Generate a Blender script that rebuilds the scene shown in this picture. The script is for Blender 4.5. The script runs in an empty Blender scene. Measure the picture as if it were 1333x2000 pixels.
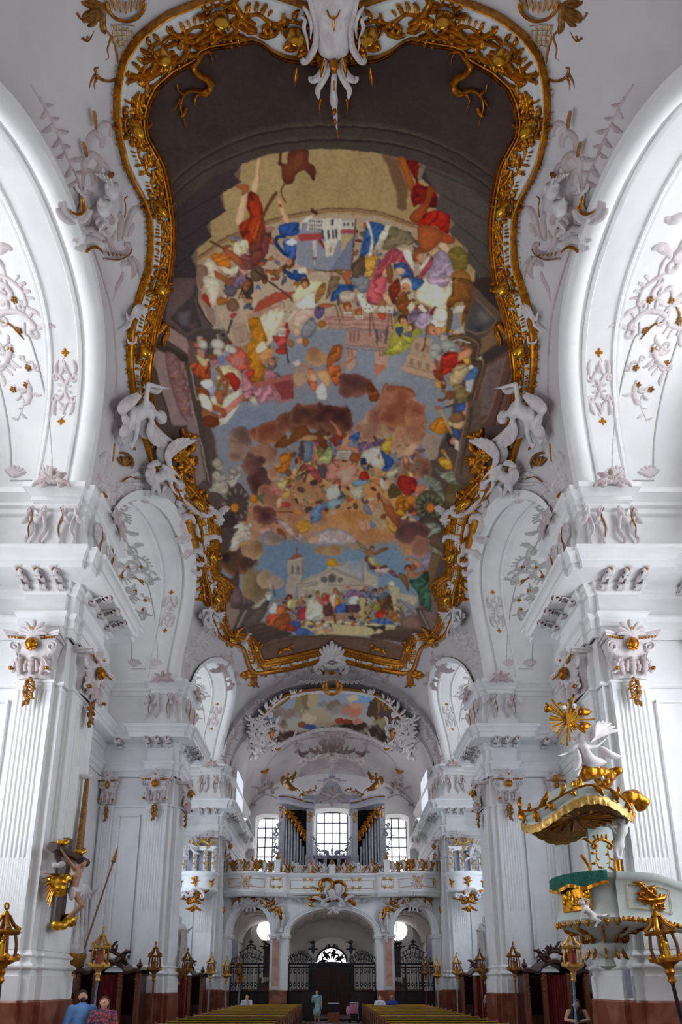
import bpy, math, random
import numpy as np
from mathutils import Vector, Matrix

# == camera, world, light, exposure
SC = bpy.context.scene
COL = SC.collection
EYE = 2.05                      # eye height over the nave floor (photographer stands in the raised choir)
FPX, TH = 1119.0, math.radians(13.3)
CX, HY = 649.0, 1919.0          # vanishing point of the nave axis, horizon line
CT, ST, TT = math.cos(TH), math.sin(TH), math.tan(TH)

cam = bpy.data.cameras.new('camera')
camo = bpy.data.objects.new('camera', cam)
COL.objects.link(camo)
camo.location = (0, 0, EYE)
camo.rotation_euler = (math.radians(90) + TH, 0, 0)
cam.sensor_fit = 'VERTICAL'
cam.sensor_height = 36.0
cam.lens = 36.0 * FPX / 2000.0
cam.shift_y = (HY - FPX * TT - 1000.0) / 2000.0
cam.shift_x = (666.5 - CX) / 2000.0
cam.clip_end = 300
SC.camera = camo

world = bpy.data.worlds.new('world')
SC.world = world
world.use_nodes = True
_bg = world.node_tree.nodes['Background']
_bg.inputs[0].default_value = (1.0, 0.98, 0.95, 1)
_bg.inputs[1].default_value = 0.38

SC.view_settings.view_transform = 'Standard'
SC.view_settings.look = 'None'
SC.view_settings.exposure = 0.0
SC.view_settings.gamma = 1.0
SC.view_settings.use_curve_mapping = False
SC.cycles.use_denoising = True
SC.cycles.max_bounces = 4
SC.cycles.diffuse_bounces = 3
SC.cycles.glossy_bounces = 2
SC.cycles.use_adaptive_sampling = True
SC.cycles.adaptive_threshold = 0.1
SC.cycles.adaptive_min_samples = 12
SC.cycles.caustics_reflective = False
SC.cycles.caustics_refractive = False
SC.cycles.sample_clamp_indirect = 6.0

S_BAY = 9.2
TUN_Y = [-1.1, 8.6, 17.2, 26.4]     # centres of the side bays
TUN_R = 3.7                              # arc-length scale of the side vaults
TUNP = {-1.1: (3.8, 3.4), 8.6: (3.4, 3.2), 17.2: (3.8, 3.4), 26.4: (3.8, 3.4)}   # half width and rise of the side vaults
TE = 2/2.3
Z0 = 13.9                                # springing height
QW = 9.0                                 # outer wall distance from axis
YEND = 39.5

def area_light(name, loc, rot, sx, sy, power, color):
    l = bpy.data.lights.new(name, 'AREA')
    l.shape = 'RECTANGLE'; l.size = sx; l.size_y = sy; l.energy = power; l.color = color
    o = bpy.data.objects.new(name, l); COL.objects.link(o)
    o.location = loc; o.rotation_euler = rot
    return o

# daylight standing in the windows of the side bays and of the west wall
for _s in (-1, 1):
    for _i, _y in enumerate(TUN_Y):
        area_light('window_and_fill_light', (_s * 9.3, _y, 7.0), (0, _s * math.radians(90), 0), 5.0, 2.9,
                   (25, 400, 115, 230)[_i], (0.88, 0.94, 1.0) if _i < 2 else (0.72, 0.85, 1.0))
        area_light('window_and_fill_light', (_s * 9.3, _y, 14.3), (0, _s * math.radians(90), 0), 3.6, 2.9,
                   (3, 210, 60, 140)[_i], (0.92, 0.96, 1.0))

    # upper side windows of the organ bay and added windowless fill lamps under the gallery
    area_light('window_and_fill_light', (_s * 5.84, 34.7, 13.6), (0, _s * math.radians(90), 0), 2.4, 2.2, 75, (0.95, 0.97, 1.0))
    area_light('window_and_fill_light', (_s * 5.9, 35.4, 2.6), (0, _s * math.radians(90), 0), 2.2, 2.6, 40, (1.0, 0.97, 0.9))
area_light('window_and_fill_light', (-.03, 39.75, 3.8), (math.radians(-90), 0, 0), 1.5, .65, 30, (1.0, 0.98, 0.92))
# == pixel <-> space
def ray(px, py):
    u = px - CX; v = HY - py
    r = v / (FPX / (CT * CT) - v * TT)
    return np.stack([u * (CT + r * ST) / FPX, np.ones_like(r * 1.0), r], -1)
def proj(P):
    P = np.asarray(P, float); x, y, h = P[..., 0], P[..., 1], P[..., 2] - EYE
    zc = y * CT + h * ST
    return np.stack([CX + FPX * x / zc, HY - (FPX / CT) * h / zc], -1)
def at(px, py, D):
    d = ray(np.float64(px), np.float64(py)) * D
    return Vector((d[0], d[1], d[2] + EYE))
VA, VB, VN = 6.3, 5.8, 2.0
def tcs(al, yc):
    c, s = np.cos(al), np.sin(al); HW, RISE = TUNP[yc]
    return HW*np.sign(c)*np.abs(c)**TE, RISE*np.abs(s)**TE
# ray-surface mappers: (n,2) pixels -> positions, normals, metres per pixel
def surf_barrel(a=VA, b=VB, z0=Z0, bfun=None):
    def f(P):
        P = np.asarray(P, float)
        d = ray(P[..., 0], P[..., 1])
        bb = b
        for it in range(6 if bfun else 1):
            A = (d[..., 0] / a) ** 2 + (d[..., 2] / bb) ** 2
            B = 2 * d[..., 2] * (EYE - z0) / bb ** 2
            C = ((EYE - z0) / bb) ** 2 - 1
            t = (-B + np.sqrt(np.maximum(B * B - 4 * A * C, 1e-9))) / (2 * A)
            if bfun: bb = bfun(t)
        Q = d * t[..., None]; Q[..., 2] += EYE
        N = np.stack([-Q[..., 0] / a ** 2, 0 * t, -(Q[..., 2] - z0) / bb ** 2], -1)
        N /= np.linalg.norm(N, axis=-1, keepdims=True)
        zc = Q[..., 1] * CT + (Q[..., 2] - EYE) * ST
        return Q, N, zc / FPX
    return f
def surf_Y(D):
    def f(P):
        P = np.asarray(P, float)
        Q = ray(P[..., 0], P[..., 1]) * D; Q[..., 2] += EYE
        N = np.zeros_like(Q); N[..., 1] = -1
        zc = Q[..., 1] * CT + (Q[..., 2] - EYE) * ST
        return Q, N, zc / FPX
    return f
def surf_X(X):
    def f(P):
        P = np.asarray(P, float)
        d = ray(P[..., 0], P[..., 1]); t = X / d[..., 0]
        Q = d * t[..., None]; Q[..., 2] += EYE
        N = np.zeros_like(Q); N[..., 0] = -np.sign(X)
        zc = Q[..., 1] * CT + (Q[..., 2] - EYE) * ST
        return Q, N, zc / FPX
    return f
def surf_plane(o, ex, ez, en):
    o, ex, ez, en = [np.array(k, float) for k in (o, ex, ez, en)]
    def f(P):
        P = np.asarray(P, float)
        Q = o + P[..., :1] * ex + P[..., 1:2] * ez
        N = np.broadcast_to(en, Q.shape)
        return Q, N, np.ones(Q.shape[:-1])
    return f
def offs(surf, e):
    def f(P):
        Q, N, s = surf(P)
        return Q + N * e, N, s
    return f

# == materials
MATS = {}
def srgb(c):
    return tuple(((x / 255.0) / 12.92 if x <= 10 else ((x / 255.0 + 0.055) / 1.055) ** 2.4) for x in c)
def mat(name, c, rough=0.6, metal=0.0, c2=None, scale=4.0, bump=0.0, bscale=30.0, stretch=None, emit=0, spec=0.5, detail=5.0, lo=0.35, hi=0.65, ntype='noise'):
    m = bpy.data.materials.new(name); m.use_nodes = True
    nt = m.node_tree; b = nt.nodes['Principled BSDF']
    lin = (*srgb(c), 1)
    b.inputs['Base Color'].default_value = lin
    b.inputs['Roughness'].default_value = rough
    b.inputs['Metallic'].default_value = metal
    b.inputs['Specular IOR Level'].default_value = spec
    tc = nt.nodes.new('ShaderNodeTexCoord')
    src = tc.outputs['Object']
    if stretch:
        mp = nt.nodes.new('ShaderNodeMapping'); mp.inputs['Scale'].default_value = stretch
        nt.links.new(src, mp.inputs[0]); src = mp.outputs[0]
    if c2:
        n = nt.nodes.new('ShaderNodeTexNoise'); n.inputs['Scale'].default_value = scale; n.inputs['Detail'].default_value = detail
        n.inputs['Distortion'].default_value = 0.6
        nt.links.new(src, n.inputs['Vector'])
        r = nt.nodes.new('ShaderNodeValToRGB')
        r.color_ramp.elements[0].position = lo; r.color_ramp.elements[1].position = hi
        r.color_ramp.elements[0].color = lin; r.color_ramp.elements[1].color = (*srgb(c2), 1)
        nt.links.new(n.outputs[0], r.inputs[0]); nt.links.new(r.outputs[0], b.inputs['Base Color'])
    if bump:
        n2 = nt.nodes.new('ShaderNodeTexNoise'); n2.inputs['Scale'].default_value = bscale; n2.inputs['Detail'].default_value = 4
        nt.links.new(src, n2.inputs['Vector'])
        bp = nt.nodes.new('ShaderNodeBump'); bp.inputs['Strength'].default_value = bump; bp.inputs['Distance'].default_value = 0.02
        nt.links.new(n2.outputs[0], bp.inputs['Height']); nt.links.new(bp.outputs[0], b.inputs['Normal'])
    if emit:
        b.inputs['Emission Color'].default_value = lin; b.inputs['Emission Strength'].default_value = emit
    MATS[name] = m
    return m
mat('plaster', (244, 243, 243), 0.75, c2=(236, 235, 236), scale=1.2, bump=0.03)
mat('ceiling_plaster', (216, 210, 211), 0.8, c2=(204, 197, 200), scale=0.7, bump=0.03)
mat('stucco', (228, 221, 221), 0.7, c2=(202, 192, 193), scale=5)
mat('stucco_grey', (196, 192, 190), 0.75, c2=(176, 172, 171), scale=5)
mat('stucco_rose', (182, 164, 164), 0.75, c2=(206, 193, 193), scale=4)
mat('gold', (206, 138, 30), 0.32, 0.85, c2=(150, 88, 16), scale=9, bump=0.12, bscale=40)
mat('gold_bright', (240, 190, 60), 0.2, 0.9, c2=(214, 150, 36), scale=4)
mat('gold_dull', (168, 118, 52), 0.45, 0.6, c2=(120, 78, 34), scale=12)
mat('gold_light', (222, 186, 110), 0.4, 0.55, c2=(190, 140, 60), scale=14)
mat('frame_white', (228, 228, 228), 0.6)
mat('marble_red', (132, 70, 52), 0.28, c2=(176, 120, 100), scale=1.6, detail=9, lo=0.45, hi=0.75)
mat('marble_light', (190, 140, 118), 0.3, c2=(214, 178, 160), scale=2.2, detail=8)
mat('wood_dark', (46, 24, 20), 0.35, c2=(74, 38, 28), scale=5, stretch=(4, 4, 0.4))
mat('wood_brown', (104, 58, 36), 0.4, c2=(130, 76, 46), scale=6, stretch=(4, 4, 0.4))
mat('wood_pew', (70, 42, 26), 0.4, c2=(92, 56, 32), scale=6, stretch=(0.4, 4, 4))
mat('pew_rail', (232, 186, 62), 0.35, c2=(196, 148, 46), scale=5, stretch=(0.3, 4, 4))
mat('wood_black', (28, 20, 22), 0.4, c2=(46, 28, 28), scale=6, stretch=(4, 4, 0.4))
mat('iron', (26, 26, 32), 0.5, 0.4, c2=(40, 40, 48), scale=20)
mat('curtain', (132, 40, 36), 0.9, c2=(104, 26, 26), scale=3, stretch=(6, 6, 0.5))
mat('pipe_metal', (212, 214, 222), 0.32, 0.45, c2=(184, 188, 198), scale=3)
mat('organ_grey', (200, 200, 208), 0.55, c2=(182, 182, 194), scale=3)
mat('organ_blue', (166, 168, 188), 0.55, c2=(146, 148, 170), scale=3)
mat('pulpit_green', (206, 214, 208), 0.45, c2=(190, 200, 196), scale=3)
mat('cloth_green', (24, 84, 74), 0.9, c2=(44, 112, 98), scale=26, detail=2)
mat('skin', (228, 180, 152), 0.55, c2=(214, 160, 130), scale=8)
mat('skin_dark', (176, 126, 96), 0.5, c2=(196, 150, 118), scale=5)
mat('statue_white', (226, 222, 222), 0.6, c2=(208, 202, 204), scale=6)
mat('hair_dark', (38, 26, 22), 0.6); mat('hair_brown', (84, 48, 30), 0.6); mat('hair_grey', (176, 168, 156), 0.7)
mat('glass_day', (255, 255, 255), 0.3, emit=2.2); mat('glass_side', (170, 178, 186), 0.3, emit=1.5)
mat('lead', (70, 78, 100), 0.6)
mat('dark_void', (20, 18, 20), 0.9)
M = MATS

# == mesh builder
class MB:
    def __init__(s): s.v = []; s.f = []; s.n = 0
    def add(s, verts, faces):
        o = s.n
        verts = [tuple(map(float, p)) for p in verts]
        s.v += verts; s.f += [tuple(i + o for i in f) for f in faces]; s.n += len(verts)
        return s
    def box(s, x0, x1, y0, y1, z0, z1, bev=0.0):
        x0, x1 = min(x0, x1), max(x0, x1); y0, y1 = min(y0, y1), max(y0, y1); z0, z1 = min(z0, z1), max(z0, z1)
        return s.add([(x0,y0,z0),(x1,y0,z0),(x1,y1,z0),(x0,y1,z0),(x0,y0,z1),(x1,y0,z1),(x1,y1,z1),(x0,y1,z1)],
                     [(0,3,2,1),(4,5,6,7),(0,1,5,4),(1,2,6,5),(2,3,7,6),(3,0,4,7)])
    def obox(s, c, ex, ey, ez):
        c, ex, ey, ez = Vector(c), Vector(ex), Vector(ey), Vector(ez)
        P = [c + a*ex + b*ey + d*ez for d in (-1, 1) for (a, b) in ((-1,-1),(1,-1),(1,1),(-1,1))]
        return s.add(P, [(0,3,2,1),(4,5,6,7),(0,1,5,4),(1,2,6,5),(2,3,7,6),(3,0,4,7)])
    def grid(s, G, cu=False, cv=False):
        G = np.asarray(G, float); a, b = G.shape[:2]
        F = []
        for i in range(a if cu else a - 1):
            for j in range(b if cv else b - 1):
                i2, j2 = (i + 1) % a, (j + 1) % b
                F.append((i*b+j, i2*b+j, i2*b+j2, i*b+j2))
        return s.add(G.reshape(-1, 3).tolist(), F)
    def tube(s, pts, rad, n=8, caps=True, closed=False):
        pts = [Vector(p) for p in pts]; m = len(pts)
        if not hasattr(rad, '__len__'): rad = [rad] * m
        T = []
        for i in range(m):
            a = pts[i-1] if (i or closed) else pts[i]; b = pts[(i+1) % m] if (i < m-1 or closed) else pts[i]
            t = b - a
            T.append(t.normalized() if t.length > 1e-9 else Vector((0,0,1)))
        nrm = T[0].orthogonal().normalized(); G = []
        for i in range(m):
            nrm = (nrm - T[i] * nrm.dot(T[i]))
            nrm = nrm.normalized() if nrm.length > 1e-6 else T[i].orthogonal().normalized()
            bn = T[i].cross(nrm)
            G.append([pts[i] + rad[i] * (math.cos(2*math.pi*k/n) * nrm + math.sin(2*math.pi*k/n) * bn) for k in range(n)])
        o = s.n
        s.grid([[tuple(p) for p in r] for r in G], cu=closed, cv=True)
        if caps and not closed:
            s.f.append(tuple(o + k for k in range(n))); s.f.append(tuple(o + (m-1)*n + k for k in reversed(range(n))))
        return s
    def lathe(s, prof, c=(0,0,0), n=16, axis='z', a0=0, a1=2*math.pi, sx=1, sy=1):
        full = abs(a1 - a0 - 2*math.pi) < 1e-6
        k = n if full else n + 1
        G = []
        for (r, z) in prof:
            row = []
            for i in range(k):
                a = a0 + (a1 - a0) * i / n
                p = (r*math.cos(a)*sx, r*math.sin(a)*sy, z)
                if axis == 'y': p = (p[0], p[2], p[1])
                if axis == 'x': p = (p[2], p[0], p[1])
                row.append((p[0]+c[0], p[1]+c[1], p[2]+c[2]))
            G.append(row)
        return s.grid(G, cv=full)
    def ell(s, c, r, n=10, m=7, rot=None):
        G = []
        for j in range(m + 1):
            t = math.pi * j / m
            row = []
            for i in range(n):
                a = 2*math.pi*i/n
                p = Vector((r[0]*math.sin(t)*math.cos(a), r[1]*math.sin(t)*math.sin(a), r[2]*math.cos(t)))
                if rot: p = rot @ p
                row.append((p.x + c[0], p.y + c[1], p.z + c[2]))
            G.append(row)
        return s.grid(G, cv=True)
    def prism(s, poly, fn, d0, d1):
        # poly 2D points, fn(a,b,d)->xyz
        n = len(poly)
        V = [fn(a, b, d0) for a, b in poly] + [fn(a, b, d1) for a, b in poly]
        F = [tuple(range(n)), tuple(reversed(range(n, 2*n)))] + [(i, (i+1) % n + 0, (i+1) % n + n, i + n) for i in range(n)]
        return s.add(V, F)
    def ribbon(s, surf, pts, w, h=0.5, n=None, base=0.0, rib=True):
        # half-round relief stroke drawn on a surface; w in surface units (px or m), h relief/width
        P = crv(pts, n)
        m = len(P)
        w = np.asarray(w(np.linspace(0, 1, m)) if callable(w) else np.full(m, w), float)
        T = np.gradient(P, axis=0); T /= (np.linalg.norm(T, axis=1, keepdims=True) + 1e-9)
        Nn = np.stack([-T[:, 1], T[:, 0]], -1)
        cs = np.array([-1, -0.62, 0, 0.62, 1.0]); hs = np.array([-0.15, 0.75, 1.0, 0.75, -0.15])
        G = P[:, None, :] + Nn[:, None, :] * (cs[None, :, None] * w[:, None, None] * 0.5)
        Q, N, sc = surf(G)
        hh = hs[None, :] * (w[:, None] * sc) * h + base
        return s.grid(Q + N * hh[..., None])
    def build(s, name, mt, parent=None, smooth=35, M4=None, **props):
        me = bpy.data.meshes.new(name)
        V = s.v
        me.from_pydata(V, [], s.f)
        if M4 is not None: me.transform(M4)
        me.materials.append(MATS[mt] if isinstance(mt, str) else mt)
        if smooth:
            me.polygons.foreach_set('use_smooth', [True] * len(me.polygons))
            me.set_sharp_from_angle(angle=math.radians(smooth))
        me.update()
        o = bpy.data.objects.new(name, me); COL.objects.link(o)
        if parent is not None: o.parent = parent
        for k, v in props.items(): o[k] = v
        return o

def crv(pts, n=None):
    pts = np.asarray(pts, float)
    if len(pts) == 2:
        return np.linspace(pts[0], pts[1], n or 6)
    L = np.r_[0, np.cumsum(np.linalg.norm(np.diff(pts, axis=0), axis=1))]
    n = n or min(60, 5 * (len(pts) - 1) + 1)
    ex = np.vstack([2*pts[0]-pts[1], pts, 2*pts[-1]-pts[-2]])
    out = []
    for t in np.linspace(0, len(pts) - 1 - 1e-9, n):
        i = int(t); f = t - i
        p0, p1, p2, p3 = ex[i], ex[i+1], ex[i+2], ex[i+3]
        out.append(0.5*((2*p1) + (-p0+p2)*f + (2*p0-5*p1+4*p2-p3)*f*f + (-p0+3*p1-3*p2+p3)*f**3))
    return np.array(out)
def tag(o, label, cat, group=None, kind=None):
    o['label'] = label; o['category'] = cat
    if group: o['group'] = group
    if kind: o['kind'] = kind
    return o
def empty(name, loc=(0, 0, 0), label=None, cat=None, group=None, kind=None, parent=None):
    o = bpy.data.objects.new(name, None); COL.objects.link(o); o.location = loc
    o.empty_display_size = 0.2
    if label: tag(o, label, cat, group, kind)
    if parent is not None: o.parent = parent
    return o
def inst(ob, parent=None, M4=None, name=None):
    c = ob.copy(); COL.objects.link(c)
    c.parent = parent
    if M4 is not None: c.matrix_basis = M4
    for ch in list(ob.children): inst(ch, c, ch.matrix_basis.copy())
    return c
def xform(loc=(0,0,0), rz=0, sc=(1,1,1), rx=0, ry=0):
    if not hasattr(sc, '__len__'): sc = (sc, sc, sc)
    return Matrix.Translation(loc) @ Matrix.Rotation(rz, 4, 'Z') @ Matrix.Rotation(ry, 4, 'Y') @ Matrix.Rotation(rx, 4, 'X') @ Matrix.Diagonal((*sc, 1))

# == rocaille vocabulary: lists of (points, width function)
def taper(w, p=0.8, a=0.15):
    return lambda t: w * (a + (1-a) * np.sin(np.pi * np.clip(t*0.92+0.08, 0, 1)) ** p)
def head(w): return lambda t: w * (1.0 - 0.85 * t)
def lobed(w, k=4): return lambda t: w * np.sin(np.pi*np.clip(0.08+0.92*t,0,1))**0.6 * (0.75 + 0.25*np.abs(np.cos(np.pi*k*t))) + 0.05*w
def spiral(c, r0, r1, a0, turns, n=9):
    a = np.linspace(a0, a0 + turns*2*math.pi, n); r = np.linspace(r0, r1, n)
    return np.stack([c[0] + r*np.cos(a), c[1] + r*np.sin(a)], -1)
def rot2(P, ang, sc=1, c=(0, 0), flip=False):
    P = np.asarray(P, float).copy()
    if flip: P[:, 1] *= -1
    ca, sa = math.cos(ang), math.sin(ang)
    return np.stack([P[:, 0]*ca - P[:, 1]*sa, P[:, 0]*sa + P[:, 1]*ca], -1)*sc + np.array(c)
def cscroll(c, size, ang, w=0.16, flip=False):
    a = np.concatenate([spiral((-0.42, -0.05), 0.06, 0.16, math.pi*0.5, 1.0, 6),
                        [(-0.3, 0.22), (0, 0.34), (0.3, 0.22)], spiral((0.42, -0.05), 0.16, 0.06, math.pi*0.4, -1.0, 6)[0:]])
    return [(rot2(a, ang, size, c, flip), taper(w*size, 0.5, 0.45))]
def sscroll(c, size, ang, w=0.15, flip=False):
    a = np.concatenate([spiral((-0.36, 0.1), 0.05, 0.15, -math.pi*0.5, 1.0, 6), [(-0.1, 0.12), (0.12, -0.12)],
                        spiral((0.36, -0.1), 0.15, 0.05, -math.pi*0.5 - math.pi, 1.0, 6)])
    return [(rot2(a, ang, size, c, flip), taper(w*size, 0.5, 0.4))]
def leaf(c, size, ang, curl=0.35, w=0.34, k=3, flip=False):
    a = np.array([(0, 0), (0.3, 0.05*curl), (0.6, 0.25*curl), (0.85, 0.6*curl), (0.95, 1.05*curl)])
    return [(rot2(a, ang, size, c, flip), lobed(w*size, k))]
def flower(c, size, n=5, ph=0.0):
    out = []
    for i in range(n):
        a = ph + 2*math.pi*i/n
        out.append((np.array([c, (c[0]+0.25*size*math.cos(a), c[1]+0.25*size*math.sin(a)), (c[0]+0.5*size*math.cos(a), c[1]+0.5*size*math.sin(a))]), lobed(size*0.42, 1)))
    return out
def acanthus(c, size, ang, flip=False, rnd=None):
    # a branching leaf scroll
    f = -1 if flip else 1
    out = leaf(c, size, ang, 0.5*f, 0.26, 4)
    for t, d in ((0.25, 0.8), (0.45, -0.7), (0.62, 0.75)):
        p = rot2([(t, 0.1*t*f)], ang, size, c)[0]
        out += leaf(p, size*0.5*(1.1-t*0.5), ang + d*f, 0.5*np.sign(d)*f, 0.36, 2)
    return out
def spray(c, size, ang, seed=0, n=5):
    R = random.Random(seed); out = []
    for i in range(n):
        a = ang + (i-(n-1)/2)*(1.9/n) + R.uniform(-.15, .15)
        out += leaf(c, size*R.uniform(.6, 1.0), a, R.choice((-1, 1))*R.uniform(.3, .6), 0.28, 3)
    return out
def rocaille(c, size, ang, seed=0, flip=False):
    R = random.Random(seed)
    f = -1 if flip else 1
    out = cscroll(c, size, ang, 0.17, flip)
    out += leaf(rot2([(-0.5, 0.1*f)], ang, size, c)[0], size*0.55, ang + 2.3*f, 0.4*f, 0.34, 2)
    out += leaf(rot2([(0.5, 0.1*f)], ang, size, c)[0], size*0.55, ang + 0.7*f, -0.4*f, 0.34, 2)
    for i in range(4):
        x = -0.27 + 0.18*i
        out += leaf(rot2([(x, 0.3*f)], ang, size, c)[0], size*R.uniform(.25, .42), ang + (1.57-x*1.2)*f, 0.2, 0.42, 1)
    return out
def vine(pts, size, seed=0, step=0.6, leafsc=0.8):
    R = random.Random(seed); P = crv(pts, 40); out = [(np.asarray(pts), lambda t: size*0.16 + 0*t)]
    L = np.r_[0, np.cumsum(np.linalg.norm(np.diff(P, axis=0), axis=1))]
    n = max(2, int(L[-1] / (size*step)))
    for i in range(n):
        d = L[-1]*(i+0.5)/n; j = min(int(np.searchsorted(L, d)), 38)
        t = P[j+1]-P[j]; a = math.atan2(t[1], t[0])
        s = 1 if i % 2 else -1
        out += leaf(P[j], size*leafsc*R.uniform(.7, 1.15), a + s*R.uniform(.5, 1.1), s*0.4, 0.45, 2)
    return out
def mir(strokes):
    return [(np.stack([2*CX - np.asarray(p)[:, 0], np.asarray(p)[:, 1]], -1), w) for p, w in strokes]
def relief(name, mt, parent, surf, strokes, h=0.5, base=0.0, n=None, **kw):
    b = MB()
    for p, w in strokes: b.ribbon(surf, p, w, h, n, base)
    return b.build(name, mt, parent, smooth=50, **kw)
# == architecture
def offset_line(pts, d):
    n = len(pts); out = []
    def nrm(a, b):
        dx, dy = b[0]-a[0], b[1]-a[1]; L = math.hypot(dx, dy); return (-dy/L, dx/L)
    for i in range(n):
        if i == 0: k = nrm(pts[0], pts[1])
        elif i == n-1: k = nrm(pts[-2], pts[-1])
        else:
            a, b = nrm(pts[i-1], pts[i]), nrm(pts[i], pts[i+1])
            sx, sy = a[0]+b[0], a[1]+b[1]; L2 = sx*sx+sy*sy
            k = (2*sx/L2, 2*sy/L2)
        out.append((pts[i][0]+k[0]*d, pts[i][1]+k[1]*d))
    return out
def moulding(outline, profile, fn=lambda q, y, z: (q, y, z), cap=False):
    b = MB()
    G = [[fn(q, y, z) for q, y in offset_line(outline, d)] for d, z in profile]
    # one strip per outline edge so corners stay crisp
    for j in range(len(outline)-1):
        b.grid([[r[j], r[j+1]] for r in G])
    if cap:
        o = b.n; b.add(G[-1], [tuple(range(len(outline)))])
    return b
def torus_prof(d0, z0, z1, bulge, n=5):
    return [(d0 + bulge*math.sin(math.pi*i/n), z0 + (z1-z0)*i/n) for i in range(n+1)]
ENT = [(0, 9.85), (.05, 9.85), (.05, 10.06), (.08, 10.07), (.08, 10.28), (.15, 10.36), (.15, 10.42), (.02, 10.44), (.02, 10.95)]
COR = [(.02, 10.95), (.08, 10.98), (.10, 11.06), (.17, 11.1), (.17, 11.2), (.6, 11.22), (.6, 11.4), (.64, 11.42), (.66, 11.5), (.72, 11.58), (.76, 11.6), (.76, 11.7), (0.0, 11.74)]

# ---- capital (built once, shared): x across, -y outward, z up from its foot
def make_capital():
    root = empty('capital')
    b = MB()
    # bell with flaring top
    rows = []
    for z, w, d in ((0, .40, .05), (.12, .40, .08), (.5, .42, .12), (.8, .47, .2), (.92, .52, .26)):
        rows.append([(-w, .1, z), (-w, -d, z), (-w*.5, -d-.05, z), (0, -d-.06, z), (w*.5, -d-.05, z), (w, -d, z), (w, .1, z)])
    b.grid(rows); b.build('bell', 'stucco', root)
    b = MB()
    n = 12
    for z0, z1, e in ((.93, .99, 0), (.99, 1.05, .04)):
        P = [(-.56-e, .1), (-.62-e, -.36-e)] + [(-.62-e+(1.24+2*e)*i/n, -.36-e + .16*math.sin(math.pi*i/n)) for i in range(1, n)] + [(.62+e, -.36-e), (.56+e, .1)]
        b.prism(P, lambda a, c, d: (a, c, d), z0, z1)
    b.build('abacus', 'stucco', root)
    pl = surf_plane((0, -.2, 0), (1, 0, 0), (0, 0, 1), (0, -1, 0))
    pf = surf_plane((0, -.27, 0), (1, 0, 0), (0, 0, 1), (0, -1, 0))
    st = []
    for s in (-1, 1):
        sp = np.concatenate([spiral((s*.43, .73), .02, .15, -math.pi/2, s*1.6, 12), [(s*.2, .86), (s*.06, .80)]])
        st.append((sp, lambda t: .075 + 0*t))
        st.append((np.array([(s*.40, .56), (s*.33, .4), (s*.36, .2), (s*.46, .1), (s*.52, .16)]), taper(.09)))
        st += leaf((s*.3, .5), .34, -1.4 if s > 0 else -1.74, .3*s, .4, 3)
    relief('volute', 'stucco', root, pl, st, .7)
    st = []
    for x in (-.3, 0, .3):
        st += leaf((x*.8, .02), .48, 1.57 - x*.9, .25*np.sign(x) if x else 0.0, .42, 4)
    for x in (-.42, -.16, .16, .42):
        st += leaf((x*.8, .1), .3, 1.57 - x*1.4, .5*np.sign(x), .45, 3)
    relief('acanthus_leaf', 'stucco_rose', root, pl, st, .45)
    st = []
    for k in range(7):
        a = math.pi*(.12 + .76*k/6)
        st += leaf((0, .93), .34 + .1*math.sin(a)**3, a, .25*(1 if k > 3 else -1 if k < 3 else 0), .3, 1)
    relief('palmette', 'stucco', root, pf, st, .5, base=.05)
    b = MB()
    b.ell((0, -.36, .72), (.115, .09, .13), 10, 8)
    for k in range(8):
        a = 2*math.pi*k/8; b.ell((.1*math.cos(a), -.33, .72+.12*math.sin(a)), (.05, .05, .05), 6, 5)
    for s in (-1, 1):
        for k in range(6): b.ell((s*(.2+.066*k), -.30-.012*k+.0, .885), (.028, .03, .035), 6, 4)
        b.ell((s*.42, -.3, .14), (.055, .05, .045), 8, 6)
    b.ell((0, -.38, 1.08), (.035, .03, .035), 6, 5)
    b.build('gilded_mask', 'gold', root)
    b = MB()
    R = random.Random(5)
    for k in range(24):
        t = k/24; w = .12*math.sin(math.pi*min(1, t*1.0+.12))
        b.ell((R.uniform(-w, w), -.16-R.uniform(0, .05), -.06-.62*t), (.045, .04, .05), 6, 5)
    st = []
    for k in range(5): st += leaf((0, -.08-.12*k), .2, -1.57+(.7 if k % 2 else -.7), .3, .4, 2)
    for p, w in st: b.ribbon(pl, p, w, .5)
    b.build('gilded_garland', 'gold_dull', root)
    return root
CAP = make_capital()

def fluted(w, z0, zc, z1, nf):
    # fluted pilaster face: x in [-w,w], relief along +y (inwards), y=0 is the outer face
    b = MB()
    m = w*0.16; fw = (2*w-2*m)/nf
    def prof(kind):
        P = [(-w, 0), (-w+m*.7, 0)]
        for i in range(nf):
            x0 = -w+m+fw*i
            g = fw*.14
            for k in range(7):
                t = k/6
                dd = math.sin(math.pi*t)*fw*.3
                if kind == 'cab': dd = fw*.12 - math.sin(math.pi*t)*fw*.12 if 0 < k < 6 else 0
                P.append((x0+g+(fw-2*g)*t, dd))
        P += [(w-m*.7, 0), (w, 0)]
        return P
    fl = [(-w, 0)] + [(x, 0) for x, _ in prof('a')[1:-1]] + [(w, 0)]
    A, C = prof('a'), prof('cab')
    rows = [[(x, y, z) for x, y in pr] for pr, z in ((fl, z0), (fl, z0+.12), (C, z0+.13), (C, zc-.02), (A, zc), (A, z1-.22), (fl, z1-.2), (fl, z1))]
    b.grid(rows)
    # side returns
    for s in (-1, 1): b.grid([[(s*w, 0, z0), (s*w, .3, z0)], [(s*w, 0, z1), (s*w, .3, z1)]])
    return b
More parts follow.
